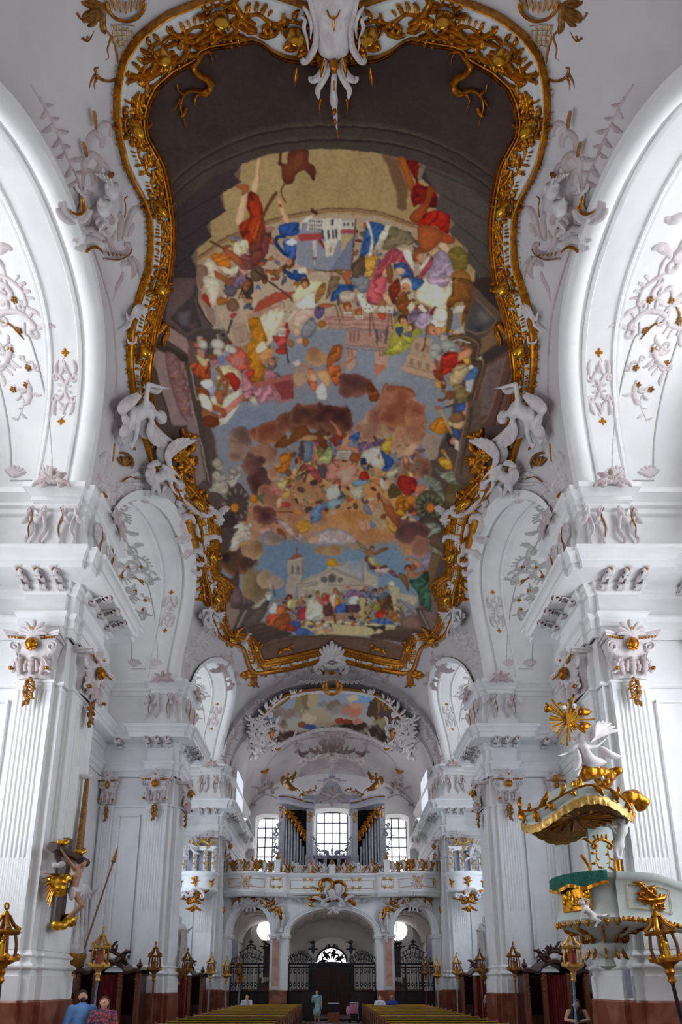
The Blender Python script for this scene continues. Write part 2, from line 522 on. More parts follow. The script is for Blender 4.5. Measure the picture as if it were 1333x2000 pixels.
def corbel_mesh():
    b = MB()
    # scroll bracket: side profile in (y,z), x width
    prof = []
    P = np.concatenate([spiral((-.36, -.10), .03, .10, 0, -1.2, 9), [(-.2, -.07), (-.08, -.14)], spiral((-.02, -.2), .08, .02, math.pi*.5, -1.2, 8)])
    pl = surf_plane((0, 0, 0), (0, 1, 0), (0, 0, 1), (1, 0, 0))
    C = crv(P, 34); T = np.gradient(C, axis=0); T /= np.linalg.norm(T, axis=1, keepdims=True); N = np.stack([-T[:, 1], T[:, 0]], -1)
    G = []
    for c, n in zip(C, N):
        row = []
        for x, o in ((-.11, -.02), (-.11, .025), (-.06, .04), (0, .02), (.06, .04), (.11, .025), (.11, -.02)):
            row.append((x, c[0]+n[0]*o, c[1]+n[1]*o))
        G.append(row)
    b.grid(G)
    b.box(-.12, .12, -.46, 0, -.005, .03)
    return b
CORB = corbel_mesh().build('corbel', 'stucco')
CORG = MB().ell((0, -.44, -.06), (.05, .03, .04), 6, 5).build('gilded_bead', 'gold_dull', CORB)

OUT_S = [(9, .0), (7.14, .0), (7.14, -.2), (6.32, -.2), (6.32, -.1), (6.14, -.1), (6.14, .15), (6.02, .15), (6.02, 1.35), (6.14, 1.35), (6.14, 1.65), (9, 1.65)]
OUT_E = [(9, .0), (7.2, .0), (7.2, -.17), (6.28, -.17), (6.28, -.07), (6.1, -.07), (6.1, .17), (6.0, .17), (6.0, 1.35), (6.1, 1.35), (6.1, 1.65), (9, 1.65)]
PIER_Y = [11.95 - S_BAY, 11.95, 11.95 + S_BAY, 11.95 + 2*S_BAY]
def make_pier():
    root = empty('pillar')
    L = lambda q, y, z: (-q + 7.5, y, z)      # local: root stands at (-7.5, pier front, 0)
    moulding(OUT_S, [(.13, 0), (.13, 1.66), (.10, 1.70), (.0, 1.70)], L).build('marble_plinth', 'marble_red', root, 20)
    moulding(OUT_S, [(.10, 1.70), (.10, 2.18), (.07, 2.2), (.07, 2.3)], L).build('plinth', 'plaster', root, 20)
    moulding(OUT_S, [(.07, 2.3)] + torus_prof(.08, 2.3, 2.43, .05) + [(.05, 2.44), (.02, 2.5), (.03, 2.55)] + torus_prof(.03, 2.55, 2.64, .04) + [(.02, 2.66), (0, 2.7)], L).build('base_moulding', 'plaster', root, 50)
    moulding(OUT_S, [(-.02, 2.7), (-.02, 9.85)], L).build('shaft', 'plaster', root, 20)
    f = fluted(.41, 2.7, 4.6, 8.68, 7).build('fluted_pilaster', 'plaster', root, 30); f.location = (7.5-6.73, -.215, 0)
    f = fluted(.6, 2.7, 4.6, 8.68, 8).build('fluted_pilaster', 'plaster', root, 30); f.location = (7.5-6.005, .75, 0); f.rotation_euler = (0, 0, math.pi/2)
    f = fluted(.085, 2.7, 4.6, 8.68, 2).build('fluted_return', 'plaster', root, 30); f.location = (7.5-6.1, .14, 0)
    f = fluted(.24, 2.7, 4.6, 8.68, 4).build('fluted_pilaster', 'plaster', root, 30); f.location = (7.5-8.66, -.1, 0)
    # recessed panel frame between the pilasters
    b = MB()
    for (x0, x1, z0, z1) in ((8.2, 8.14, 2.9, 8.3), (7.42, 7.36, 2.9, 8.3), (8.2, 7.36, 8.24, 8.3), (8.2, 7.36, 2.9, 2.96)):
        b.box(7.5-x0, 7.5-x1, -.06, .02, z0, z1)
    b.build('panel_frame', 'plaster', root)
    # string course at capital foot
    moulding(OUT_S, [(0, 8.62), (.05, 8.64), (.05, 8.7), (0, 8.72)], L).build('astragal', 'plaster', root, 30)
    moulding(OUT_E, ENT, L).build('architrave', 'plaster', root, 30)
    moulding(OUT_E, COR, L).build('cornice', 'plaster', root, 30)
    for q in (6.33, 6.73, 7.13): inst(CORB, root, xform((7.5-q, -.34, 11.22), 0, (.68, 1, 1)))
    for y in (.26, .76, 1.26): inst(CORB, root, xform((7.5-5.83, y, 11.22), math.pi/2, (.62, 1, .9)))
    for y in (.2,): inst(CORB, root, xform((7.5-8.3, -.18, 11.22)))
    inst(CAP, root, xform((7.5-6.73, -.2, 8.7), 0, (.95, 1, 1)))
    inst(CAP, root, xform((7.5-6.01, .75, 8.7), math.pi/2, (1.05, 1, 1)))
    inst(CAP, root, xform((7.5-8.62, -.08, 8.7), 0, (.6, .8, 1)))
    att = [(.5 - .46*math.sin(math.pi/2*i/6), 11.72 + .95*(1-math.cos(math.pi/2*i/6))) for i in range(7)]
    moulding(OUT_E, att + [(.0, 13.3)], L).build('attic', 'plaster', root, 40)
    moulding(OUT_E, [(0, 13.28), (.07, 13.32), (.07, 13.46), (.14, 13.5), (.14, 13.6), (.26, 13.72), (.3, 13.74), (.3, 13.88), (-.2, 13.9)], L).build('impost', 'plaster', root, 40)
    # curling stucco drops on the attic
    st = []
    for x in (-.52, -.2, .2, .52):
        s = 1 if x > 0 else -1
        st += [(np.array([(x, 1.55), (x+.1*s, 1.4), (x, 1.15), (x-.05*s, .85), (x+.06*s, .6), (x+.02*s, .48)]), taper(.1, .6, .3))]
        st += leaf((x, 1.5), .5, -1.4 if s > 0 else -1.74, .3*s, .3, 3)
    for o, rz in (((7.5-6.74, -.2, 11.75), 0), ((7.5-5.98, .76, 11.75), math.pi/2)):
        ca, sa = math.cos(rz), math.sin(rz)
        pl = surf_plane((o[0]+.12*sa, o[1]-.12*ca, o[2]), (ca, sa, 0), (0, 0, 1), (sa, -ca, 0))
        relief('stucco_drop', 'stucco', root, pl, st, .6)
        g = []
        for x in (-.5, .22): g += [(np.array([(x-.04, 1.45), (x+.05, 1.2), (x-.02, .9), (x+.02, .6)]), taper(.03, .6, .4))]
        relief('gilded_line', 'gold_dull', root, pl, g, .8, base=.07)
        # palmette over the impost
        g = []
        for k in range(5): g += leaf((0, 2.0), .42, math.pi*(.1+.8*k/4), .3*(k-2), .34, 2)
        g += cscroll((0, 1.98), .5, 0, .2)
        pl2 = surf_plane((o[0]+.36*sa, o[1]-.36*ca, o[2]), (ca, sa, 0), (0, 0, 1), (sa, -ca, 0))
        relief('palmette', 'stucco_rose', root, pl2, g, .6)
    return root
PIER = make_pier()
PLAB = [['left wall pillar beside the camera with an impost under the nearest arch', 'tall white fluted wall pillar carrying the crucifix', 'second white wall pillar behind the two standing tourists', 'far white wall pillar left of the organ gallery'],
        ['right wall pillar beside the camera under the nearest arch', 'tall white fluted wall pillar carrying the pulpit', 'second white wall pillar on the pulpit side', 'far white wall pillar right of the organ gallery']]
PIERS = {}
for si, s in enumerate((-1, 1)):
    for i, y in enumerate(PIER_Y):
        if i == 0 : pass
        o = PIER if (s == -1 and i == 1) else inst(PIER)
        o.location = (s*7.5, y, 0); o.scale = (-s, 1, 1)
        tag(o, PLAB[si][i], 'pillar', kind='structure'); PIERS[(s, i)] = o
# hide the library capital/corbel masters from the scene
def drop(o):
    for c in list(o.children): drop(c)
    bpy.data.objects.remove(o)
drop(CAP); drop(CORB)

# ---- outer walls of the side bays
def wall_side(s, name):
    root = empty(name, (0, 0, 0), 'white outer wall with tall windows behind the %s pillars' % ('left' if s < 0 else 'right'), 'wall', kind='structure')
    b = MB(); br = MB()
    def bx(y0, y1, z0, z1): b.box(s*9.0, s*9.6, y0, y1, z0, z1)
    ys = [-5.5] + TUN_Y + [30.2]
    edges = [-5.5]
    for y in TUN_Y: edges += [y-1.5, y+1.5]
    edges += [31.0]
    for k in range(0, len(edges), 2): bx(edges[k], edges[k+1], 1.7, 18)
    for y in TUN_Y:
        bx(y-1.5, y+1.5, 1.7, 4.4); bx(y-1.5, y+1.5, 9.6, 12.4); bx(y-1.5, y+1.5, 16.2, 18)
    b.build('masonry', 'plaster', root, 0)
    MB().box(s*8.9, s*9.6, -5.5, 31.0, 0, 1.7).build('marble_dado', 'marble_red', root, 0)
    L = lambda q, y, z: (s*q, y, z)
    for y in TUN_Y:
        moulding([(9.0, y-3.8), (9.0, y+3.8)], ENT + COR, L).build('cornice', 'plaster', root, 30)
        moulding([(9.0, y-3.8), (9.0, y+3.8)], [(0, 13.28), (.07, 13.32), (.07, 13.46), (.14, 13.5), (.14, 13.6), (.26, 13.72), (.3, 13.74), (.3, 13.88), (0, 13.9)], L).build('impost', 'plaster', root, 30)
    return root
wall_side(-1, 'wall_left'); wall_side(1, 'wall_right')

# ---- vaults
CEIL = empty('ceiling', (0, 10, 0), 'high white stuccoed church vault around the painted ceiling', 'ceiling', kind='structure')
CEIL.location = (0, 0, 0)
def zlow(y):
    for c in TUN_Y:
        HW, RISE = TUNP[c]
        if abs(y-c) < HW: return Z0 + RISE*(1-(abs(y-c)/HW)**(2/TE))**(TE/2)
    return Z0
ysamp = [-5.2]
for c in TUN_Y:
    ysamp += [c - float(tcs(math.pi*k/40, c)[0]) for k in range(41)]
ysamp += [30.1]
ysamp = [y for y in ysamp if y >= -5.2]
G = []
for y in ysamp:
    zl = zlow(y); p0 = math.asin(min(1, (zl-Z0)/VB))
    G.append([(VA*math.cos(p), y, Z0 + VB*math.sin(p)) for p in np.linspace(p0, math.pi-p0, 61)])
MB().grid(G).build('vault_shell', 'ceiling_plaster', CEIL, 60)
def xbar(z): return VA*math.sqrt(max(0, 1-((z-Z0)/VB)**2))
def tun_pt(s, yc, e, al, t=0.0):
    # e = distance outward from the groin edge, al = angle, t = proud of the soffit
    dy, dz = tcs(al, yc)
    return (s*(xbar(Z0 + dz) + e), yc + dy - t*math.cos(al), Z0 + dz - t*math.sin(al))
for s in (-1, 1):
    for ti, yc in enumerate(TUN_Y):
        G = []
        for k in range(61):
            al = math.pi*k/60
            dy, dz = tcs(al, yc); xi = xbar(Z0 + dz)
            G.append([(s*(xi + (9.05-xi)*j/6), yc+dy, Z0+dz) for j in range(7)])
        MB().grid(G).build('side_vault', 'plaster', CEIL, 60)
        # archivolt: roll, fascia and fillets following the groin
        b = MB()
        def strip(prof):
            b.grid([[tun_pt(s, yc, e, math.pi*k/48, t) for e, t in prof] for k in range(49)])
        strip([(-.12, -.1), (-.1, .06), (.0, .15), (.12, .17), (.24, .13), (.32, .04), (.34, -.02)])
        strip([(.42, -.02), (.42, .05), (.48, .07), (.5, .07), (.52, .02)])
        strip([(.52, .02), (1.12, .02)])
        strip([(1.12, .02), (1.14, .07), (1.19, .07), (1.22, .04), (1.25, .05), (1.29, .05), (1.31, -.02)])
        b.build('archivolt', 'plaster', CEIL, 40)
        # panel outline and ornaments on the soffit, drawn in (distance from axis, arc length)
        def sp(P, yc=yc, s=s):
            P = np.asarray(P, float); al = P[..., 1]/TUN_R
            dy, dz = tcs(al, yc); Q = np.stack([s*P[..., 0], yc + dy, Z0 + dz], -1)
            N = np.stack([0*al, -np.cos(al), -np.sin(al)], -1)
            return Q, N, np.ones_like(al)
        st = []
        for q in (7.1, 8.15):
            st.append((np.array([(q, .55), (q, 2.2), (q, 3.9), (q-.08*(1 if q > 7.6 else -1), 4.1), (q, 4.35)]), lambda t: .05+0*t))
            st.append((np.array([(q, TUN_R*math.pi-.55), (q, TUN_R*math.pi-3.9), (q, TUN_R*math.pi-4.35)]), lambda t: .05+0*t))
        st.append((np.array([(7.1, .45), (8.15, .45)]), lambda t: .05+0*t))
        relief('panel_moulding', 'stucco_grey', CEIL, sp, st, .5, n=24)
        st = []
        for q, d in ((7.2, 1), (8.05, -1)):
            for k in range(6): st += leaf((q, .55), .34, 1.57 + d*(-1.2+.48*k)*.8 , .2, .4, 1)
        relief('shell_ornament', 'stucco', CEIL, sp, st, .5)
        # rocaille clusters around the upper soffit
        st = []; gd = []
        for m in (0, 1):
            f = (lambda a: a) if m == 0 else (lambda a: TUN_R*math.pi - a)
            sg = 1 if m == 0 else -1
            for (q, a, sz, an, kd) in ((7.25, 4.3, .8, .4, 'r'), (7.95, 4.5, .7, 2.4, 'r'), (7.6, 3.9, .7, -1.2, 'a'), (7.45, 3.1, .6, -1.7, 'a'), (7.8, 3.0, .55, -1.3, 'v'), (7.6, 4.9, .9, .1, 's'), (7.1, 4.9, .6, 1.2, 'r'), (8.2, 5.2, .6, -.5, 'a'), (8.0, 3.6, .6, 2.0, 'r'), (7.3, 3.5, .5, .9, 's'), (7.7, 5.5, .9, .2, 'r')):
                c = (q, f(a)); an2 = an*sg
                if kd == 'r': st += rocaille(c, sz, an2, int(q*100), sg < 0)
                if kd == 'a': st += acanthus(c, sz, an2, sg < 0)
                if kd == 's': st += sscroll(c, sz, an2, .14, sg < 0)
                if kd == 'v': st += vine([(q, f(a)), (q-.15, f(a-.4)), (q+.1, f(a-.9))], .24, int(q*10))
                gd += flower((q+.05, f(a-.12)), .17, 5)
            gd += [(np.array([(7.25, f(4.0)), (7.45, f(4.3)), (7.75, f(4.35))]), taper(.05))]
            gd += [(np.array([(8.05, f(4.2)), (7.95, f(4.5)), (7.75, f(4.7))]), taper(.05))]
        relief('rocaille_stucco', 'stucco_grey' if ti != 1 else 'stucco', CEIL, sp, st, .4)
        relief('gilded_flower', 'gold_dull', CEIL, sp, gd, .5, base=.02)
        # paired cartouches on the fascia
        def sf(P, yc=yc, s=s):
            P = np.asarray(P, float); al = P[..., 1]/TUN_R
            dy, dz = tcs(al, yc); z = Z0 + dz
            xb = VA*np.sqrt(np.maximum(0, 1-((z-Z0)/VB)**2))
            Q = np.stack([s*(xb+P[..., 0]), yc + dy - .02*np.cos(al), Z0 + dz - .02*np.sin(al)], -1)
            N = np.stack([0*al, -np.cos(al), -np.sin(al)], -1)
            return Q, N, np.ones_like(al)
        for a0 in (2.9, TUN_R*math.pi-2.9):
            st = []; gd = []
            for x, d in ((.62, -1), (1.02, 1)):
                st += rocaille((x, a0), .62, 1.57*d, 3, False)
                st += leaf((x, a0+.25), .4, 1.57-.3*d, .4*d, .34, 2) + leaf((x, a0-.25), .4, -1.57+.3*d, -.4*d, .34, 2)
            st += [(np.array([(.82, a0+.35), (.74, a0+.5), (.9, a0+.62), (.82, a0+.75)]), lambda t: .03+0*t)]
            st += [(np.array([(.82, a0-.35), (.9, a0-.5), (.74, a0-.62), (.82, a0-.75)]), lambda t: .03+0*t)]
            gd += flower((.82, a0+.82), .2, 4) + flower((.82, a0-.82), .2, 4)
            relief('cartouche', 'stucco', CEIL, sf, st, .4); relief('gilded_flower', 'gold', CEIL, sf, gd, .5)

# transverse arch before the organ bay and the organ bay vault
AA, AB = 6.12, 5.2
YA0, YA1 = 30.1, 31.9
def ellrow(a, b, y, n=60, z0=Z0): return [(a*math.cos(math.pi*k/n), y, z0 + b*math.sin(math.pi*k/n)) for k in range(n+1)]
b = MB(); b.grid([ellrow(VA, VB, YA0), ellrow(AA+.1, AB+.12, YA0)]); b.grid([ellrow(AA+.1, AB+.12, YA0), ellrow(AA+.06, AB+.1, YA0-.08), ellrow(AA-.03, AB-.0, YA0-.08), ellrow(AA-.05, AB-.02, YA0+.02), ellrow(AA, AB, YA0+.06)])
b.grid([ellrow(AA, AB, YA0), ellrow(AA, AB, YA1)])
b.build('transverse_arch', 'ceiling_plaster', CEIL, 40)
def ob(y):
    t = np.clip((np.asarray(y, float)-35.0)/(YEND-35.0), 0, 1)
    return 4.75 - 1.75*t**1.7
b = MB(); b.grid([ellrow(6.0, float(ob(y)), y) for y in np.linspace(YA1, YEND, 24)])
b.grid([ellrow(AA, AB, YA1), ellrow(6.0, 4.75, YA1)])
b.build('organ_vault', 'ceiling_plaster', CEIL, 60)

# added unseen wall behind the camera keeps light off the near vault
b = MB(); b.box(-6.6, 6.6, -5.6, -5.2, 9.0, 20.2); b.build('light_block_wall', 'plaster', CEIL, 0)
# ---- floor
FLOOR = empty('floor', (0, 0, 0), 'pale stone floor of the nave with a tiled central aisle', 'floor', kind='structure')
mat('floor_stone', (150, 138, 128), 0.35, c2=(118, 108, 102), scale=1.5)
mat('slab_light', (176, 172, 172), 0.22, c2=(150, 146, 150), scale=2)
mat('slab_red', (150, 112, 98), 0.25, c2=(128, 92, 82), scale=2)
MB().box(-9.6, 9.6, -5.5, 40.5, -.3, 0).build('stone_base', 'floor_stone', FLOOR, 0)
slabs = {}
for k in ('slab_light', 'slab_red'):
    o = MB().box(-.36, .36, -.36, .36, 0, .012).build('floor_slab', k, FLOOR, 0); slabs[k] = o
first = {'slab_light': 1, 'slab_red': 1}
for j in range(24):
    for i in range(4):
        k = 'slab_light' if (i+j) % 2 else 'slab_red'
        loc = (-1.11+.74*i, 15.6+.74*j, 0)
        if first[k]: slabs[k].location = loc; first[k] = 0
        else:
            c = slabs[k].copy(); COL.objects.link(c); c.location = loc; c.parent = FLOOR

# ---- organ bay side walls and west wall
for s, nm in ((-1, 'wall_organ_left'), (1, 'wall_organ_right')):
    r = empty(nm, (0, 0, 0), 'white side wall beside the organ on the %s' % ('crucifix side' if s < 0 else 'pulpit side'), 'wall', kind='structure')
    b = MB(); b.box(s*6.1, s*6.6, 31.9, YEND, 0, 11.0); b.box(s*6.0, s*6.6, 31.9, YEND, 11.0, 16.0)
    b.build('masonry', 'plaster', r, 0)
    L = lambda q, y, z, s=s: (s*q, y, z)
    moulding([(6.1, 31.7), (6.1, YEND)], ENT+COR, L).build('cornice', 'plaster', r, 30)
    moulding([(6.1, 31.7), (6.1, YEND)], [(0, 13.28), (.1, 13.4), (.14, 13.55), (.26, 13.72), (.3, 13.88), (0, 13.9)], L).build('impost', 'plaster', r, 30)
    # arched hood over the side window of the organ bay
    b = MB()
    hood = []
    for k in range(17):
        a = math.pi*k/16; hood.append((35.7+1.7*math.cos(a), 11.2+1.0*math.sin(a)))
    for (d, t) in ((.15, .35), (.75, .12)):
        b.grid([[(s*(6.1), y, z) for y, z in hood], [(s*(6.1-d), y, z) for y, z in hood], [(s*(6.1-d), y, z+t) for y, z in hood], [(s*6.1, y, z+t) for y, z in hood]])
    b.build('window_hood', 'plaster', r, 40)
    sx = surf_plane((s*5.6, 35.7, 11.4), (0, 1, 0), (0, 0, 1), (-s, 0, 0))
    st = rocaille((0, 0), 1.5, 0, 4) + spray((0, .1), .9, -1.57, 3, 5)
    relief('rocaille_stucco', 'stucco_grey', r, sx, st, .6)
    b = MB()
    n = 16
    arc = [(34.0+.7*math.cos(math.pi*k/n), 8.6+.7*math.sin(math.pi*k/n)) for k in range(n+1)]
    b.grid([[(s*6.08, y, z) for y, z in arc], [(s*6.08, y, 6.9) for y, z in arc]])
    b.build('niche', 'organ_blue', r, 0)
    # stucco window box with lattice above the cornice
    b = MB(); b.box(s*5.9, s*6.05, 33.2, 36.2, 12.0, 15.2); b.build('upper_window_frame', 'stucco', r, 0)
    MB().box(s*5.86, s*5.92, 33.5, 35.9, 12.3, 14.9).build('upper_window_glass', 'glass_side', r, 0)
WEST = empty('wall_west', (0, 0, 0), 'white west wall with three tall windows behind the organ', 'wall', kind='structure')
WIN = [(-4.55, .95, 7.2, 13.85, .3), (0.0, 1.32, 7.2, 14.3, .22), (4.55, .95, 7.2, 13.85, .3)]
def wall_cols(b, Y0, Y1, x0, x1, zb, zt, holes, n=400):
    # vertical strips of a wall leaving holes [(fn_in(x)->(za,zb) or None)]
    xs = np.linspace(x0, x1, n+1)
    hs = set(xs.tolist())
    for h in holes: hs.add(h[0]); hs.add(h[1])
    xs = sorted(hs)
    for a, c in zip(xs[:-1], xs[1:]):
        m = (a+c)/2; segs = [(zb, zb, zt, zt)]
        for h in holes:
            if h[0] <= m <= h[1]:
                la, ha = h[2](a); lc, hc = h[2](c)
                new = []
                for (p, q, r_, t) in segs:
                    if la > max(r_, t)-1e-3 or max(ha, hc) < min(p, q)+1e-3: new.append((p, q, r_, t)); continue
                    if lc > p+1e-4 or la > p+1e-4: new.append((p, q, la, lc))
                    new.append((ha, hc, r_, t))
                segs = new
        for (p, q, r_, t) in segs:
            b.add([(a, Y0, p), (c, Y0, q), (c, Y0, t), (a, Y0, r_), (a, Y1, p), (c, Y1, q), (c, Y1, t), (a, Y1, r_)],
                  [(0, 1, 2, 3), (0, 4, 5, 1), (3, 2, 6, 7)])
            # closing cheeks are hidden by reveals
def arch_top(xc, hw, zi, rise):
    return lambda x: zi + rise*math.sqrt(max(0, 1-((x-xc)/hw)**2))
holes = []
for xc, hw, zb_, zt_, ri in WIN:
    holes.append((xc-hw, xc+hw, (lambda x, f=arch_top(xc, hw, zt_-ri, ri), z=zb_: (z, f(x)))))
dr = arch_top(-.03, 1.28, 3.35, 1.25)
holes.append((-1.31, 1.25, lambda x: (0, dr(x))))
for xc in (-4.45, 4.45):
    holes.append((xc-.72, xc+.72, (lambda x, xc=xc: (5.55-math.sqrt(max(0, .72**2-(x-xc)**2)), 5.55+math.sqrt(max(0, .72**2-(x-xc)**2))))))
b = MB(); wall_cols(b, YEND, YEND+.1, -6.6, 6.6, 0, 18, holes, 90); b.build('masonry', 'plaster', WEST, 0)
MB().box(-6.6, -1.4, YEND-.05, YEND, 0, 1.6).build('marble_dado', 'marble_red', WEST, 0)
MB().box(1.4, 6.6, YEND-.05, YEND, 0, 1.6).build('marble_dado', 'marble_red', WEST, 0)
# splayed reveals and glazing
def window(idx, xc, hw, zb, zt, ri, cols, rows, lab):
    w = empty('window_%d' % idx, (0, 0, 0), lab, 'window', kind='structure')
    f = arch_top(xc, hw, zt-ri, ri); n = 20
    out = [(xc-hw, zb)] + [(xc-hw+2*hw*k/n, f(xc-hw+2*hw*k/n)) for k in range(n+1)] + [(xc+hw, zb)]
    inn = [(xc+(x-xc)*.84, zb+(z-zb)*.965) for x, z in out]
    b = MB(); b.grid([[(x, YEND+.0, z) for x, z in out], [(x, YEND+.55, z) for x, z in inn]]); b.build('reveal', 'plaster', w, 30)
    x0, x1 = inn[0][0], inn[-1][0]; zt2 = max(z for x, z in inn)
    for i in range(cols):
        for j in range(rows):
            xa, xb_ = x0+(x1-x0)*i/cols, x0+(x1-x0)*(i+1)/cols
            za, zb2 = zb+(zt2-zb)*j/rows, zb+(zt2-zb)*(j+1)/rows
            MB().box(xa+.02, xb_-.02, YEND+.5, YEND+.52, za+.02, zb2-.02).build('pane', 'glass_day', w, 0)
    b = MB()
    for i in range(cols+1): b.box(x0+(x1-x0)*i/cols-.04, x0+(x1-x0)*i/cols+.04, YEND+.47, YEND+.53, zb, zt2)
    for j in range(rows+1): b.box(x0, x1, YEND+.47, YEND+.53, zb+(zt2-zb)*j/rows-.04, zb+(zt2-zb)*j/rows+.04)
    b.build('glazing_bar', 'lead', w, 0)
    # spandrel closing the head outside the arch
    b = MB(); b.grid([[(x, YEND+.49, z) for x, z in inn[1:-1]], [(x, YEND+.49, zt2+.3) for x, z in inn[1:-1]]]); b.build('head', 'plaster', w, 0)
window(1, *WIN[0], 3, 9, 'tall paned window left of the organ')
window(2, *WIN[1], 4, 9, 'wide paned window behind the middle of the organ')
window(3, *WIN[2], 3, 9, 'tall paned window right of the organ')
for k, xc in enumerate((-4.45, 4.45)):
    w = empty('window_%d' % (4+k), (0, 0, 0), 'round window under the gallery on the %s' % ('crucifix side' if k == 0 else 'pulpit side'), 'window', kind='structure')
    b = MB(); n = 28
    c0 = [(xc+.72*math.cos(2*math.pi*i/n), 5.55+.72*math.sin(2*math.pi*i/n)) for i in range(n)]
    cf = [(xc+1.05*math.cos(2*math.pi*i/n), 5.35+1.05*math.sin(2*math.pi*i/n)) for i in range(n)]
    b.grid([[(x, YEND-.25, z) for x, z in cf], [(x, YEND+.02, z) for x, z in cf], [(x, YEND+.05, z) for x, z in c0], [(x, YEND+.4, z) for x, z in c0]], cv=True); b.build('reveal', 'plaster', w, 40)
    for i in range(2):
        for j in range(2):
            MB().box(xc-.74+.75*i, xc-.74+.75*i+.72, YEND+.36, YEND+.38, 4.8+.76*j, 4.8+.76*j+.73).build('pane', 'glass_day', w, 0)
    MB().box(xc-.02, xc+.02, YEND+.32, YEND+.36, 4.8, 6.3).build('glazing_bar', 'lead', w, 0)
# == painted ceiling: the picture is composed here, then laid on the vault
FX0, FY0, FW, FH = 270, 60, 780, 1260
CAN = np.zeros((FH, FW, 3)); CAN[:] = (58, 46, 46)
_rg = np.random.RandomState(7)
def vnoise(h, w, cell, seed):
    r = np.random.RandomState(seed); gh, gw = int(h/cell)+3, int(w/cell)+3
    g = r.rand(gh, gw)
    y = np.arange(h)/cell; x = np.arange(w)/cell
    yi = y.astype(int); xi = x.astype(int); fy = (y-yi)[:, None]; fx = (x-xi)[None, :]
    fy = fy*fy*(3-2*fy); fx = fx*fx*(3-2*fx)
    a = g[yi][:, xi]; b = g[yi][:, xi+1]; c = g[yi+1][:, xi]; d = g[yi+1][:, xi+1]
    return (a*(1-fx)+b*fx)*(1-fy) + (c*(1-fx)+d*fx)*fy
NZ = [vnoise(FH, FW, c, 11+i) for i, c in enumerate((90, 40, 18, 8, 4, 2.2))]
FBM = (NZ[0]*.4+NZ[1]*.25+NZ[2]*.17+NZ[3]*.1+NZ[4]*.08)-.5
WX = (NZ[2]-.5)*5+(NZ[3]-.5)*3+(NZ[4]-.5)*2; WY = (vnoise(FH, FW, 17, 91)-.5)*5+(vnoise(FH, FW, 7, 92)-.5)*3+(vnoise(FH, FW, 4, 93)-.5)*2
REG = {1: (320, 270, 340/1333), 2: (640, 270, 340/1333), 3: (280, 540, 320/1333), 4: (560, 540, 240/1333), 5: (760, 540, 280/1333),
       6: (360, 780, 300/1333), 7: (640, 780, 300/1333), 8: (400, 1030, 260/1333), 9: (640, 1030, 260/1333), 0: (0, 0, 1.0)}
def pp(reg, s):
    x0, y0, k = REG[reg]
    v = np.array([float(t) for t in s.replace(',', ' ').split()]).reshape(-1, 2)
    return v*k + (x0, y0)
def smooth_poly(P, n=6):
    m = len(P); out = []
    for i in range(m):
        p0, p1, p2, p3 = P[i-1], P[i], P[(i+1) % m], P[(i+2) % m]
        for f in np.arange(n)/n:
            out.append(0.5*((2*p1)+(-p0+p2)*f+(2*p0-5*p1+4*p2-p3)*f*f+(-p0+3*p1-3*p2+p3)*f**3))
    return np.array(out)
def mask_poly(P, pad=3):
    x0, y0 = np.floor(P.min(0)).astype(int)-pad; x1, y1 = np.ceil(P.max(0)).astype(int)+pad
    x0 = max(x0, FX0); y0 = max(y0, FY0); x1 = min(x1, FX0+FW); y1 = min(y1, FY0+FH)
    if x1 <= x0 or y1 <= y0: return None
    X = np.arange(x0, x1)+.5
    sub = 3; ys = y0 + (np.arange((y1-y0)*sub)+.5)/sub
    acc = np.zeros((len(ys), len(X)))
    A, B = P, np.roll(P, -1, 0)
    for i, y in enumerate(ys):
        m = (A[:, 1] <= y) != (B[:, 1] <= y)
        if not m.any(): continue
        a, b = A[m], B[m]
        xc = np.sort(a[:, 0]+(y-a[:, 1])/(b[:, 1]-a[:, 1])*(b[:, 0]-a[:, 0]))
        for k in range(0, len(xc)-1, 2):
            acc[i] = np.maximum(acc[i], np.clip(X+.5-xc[k], 0, 1)*np.clip(xc[k+1]-X+.5, 0, 1))
    acc = acc.reshape(y1-y0, sub, -1).mean(1)
    return (slice(y0-FY0, y1-FY0), slice(x0-FX0, x1-FX0)), acc
def blurm(m, k):
    for _ in range(2):
        c = np.cumsum(np.pad(m, ((k+1, k), (0, 0)), mode='edge'), 0); m = (c[2*k+1:]-c[:-2*k-1])/(2*k+1)
        c = np.cumsum(np.pad(m, ((0, 0), (k+1, k)), mode='edge'), 1); m = (c[:, 2*k+1:]-c[:, :-2*k-1])/(2*k+1)
    return m
def fill(P, col, fold=0.0, ang=1.2, per=7.0, soft=0, sh=0.0, op=1.0, sm=False, light=None):
    P = np.asarray(P, float)
    if sm: P = smooth_poly(P)
    r = mask_poly(P, 3+3*soft)
    if r is None: return
    sl, m = r
    if soft: m = blurm(m, soft)
    c = np.array(col, float)[None, None, :]*np.ones(m.shape+(3,))
    if fold:
        yy, xx = np.mgrid[sl[0], sl[1]]
        ph = (xx*math.cos(ang)+yy*math.sin(ang))/(per*1.5)*2*math.pi + 34*FBM[sl] + 5*NZ[2][sl]
        f = (np.sin(ph)*.55+np.sin(ph*.53+1.3)*.45)*(.35+1.1*NZ[1][sl])+(NZ[3][sl]-.5)*.7
        c = c*(1+fold*f[..., None])
    if sh:   # rounded modelling: darker at the rim, lighter inside
        e = blurm(m, max(2, int(min(m.shape)*.12)))
        c = c*(1-sh+sh*1.7*np.clip(e, 0, 1)[..., None])
        c = c*(1+.25*sh*np.linspace(.6, -.6, m.shape[1])[None, :, None]*(-1 if light == 'r' else 1))
    m = (m*op)[..., None]
    CAN[sl] = CAN[sl]*(1-m)+c*m
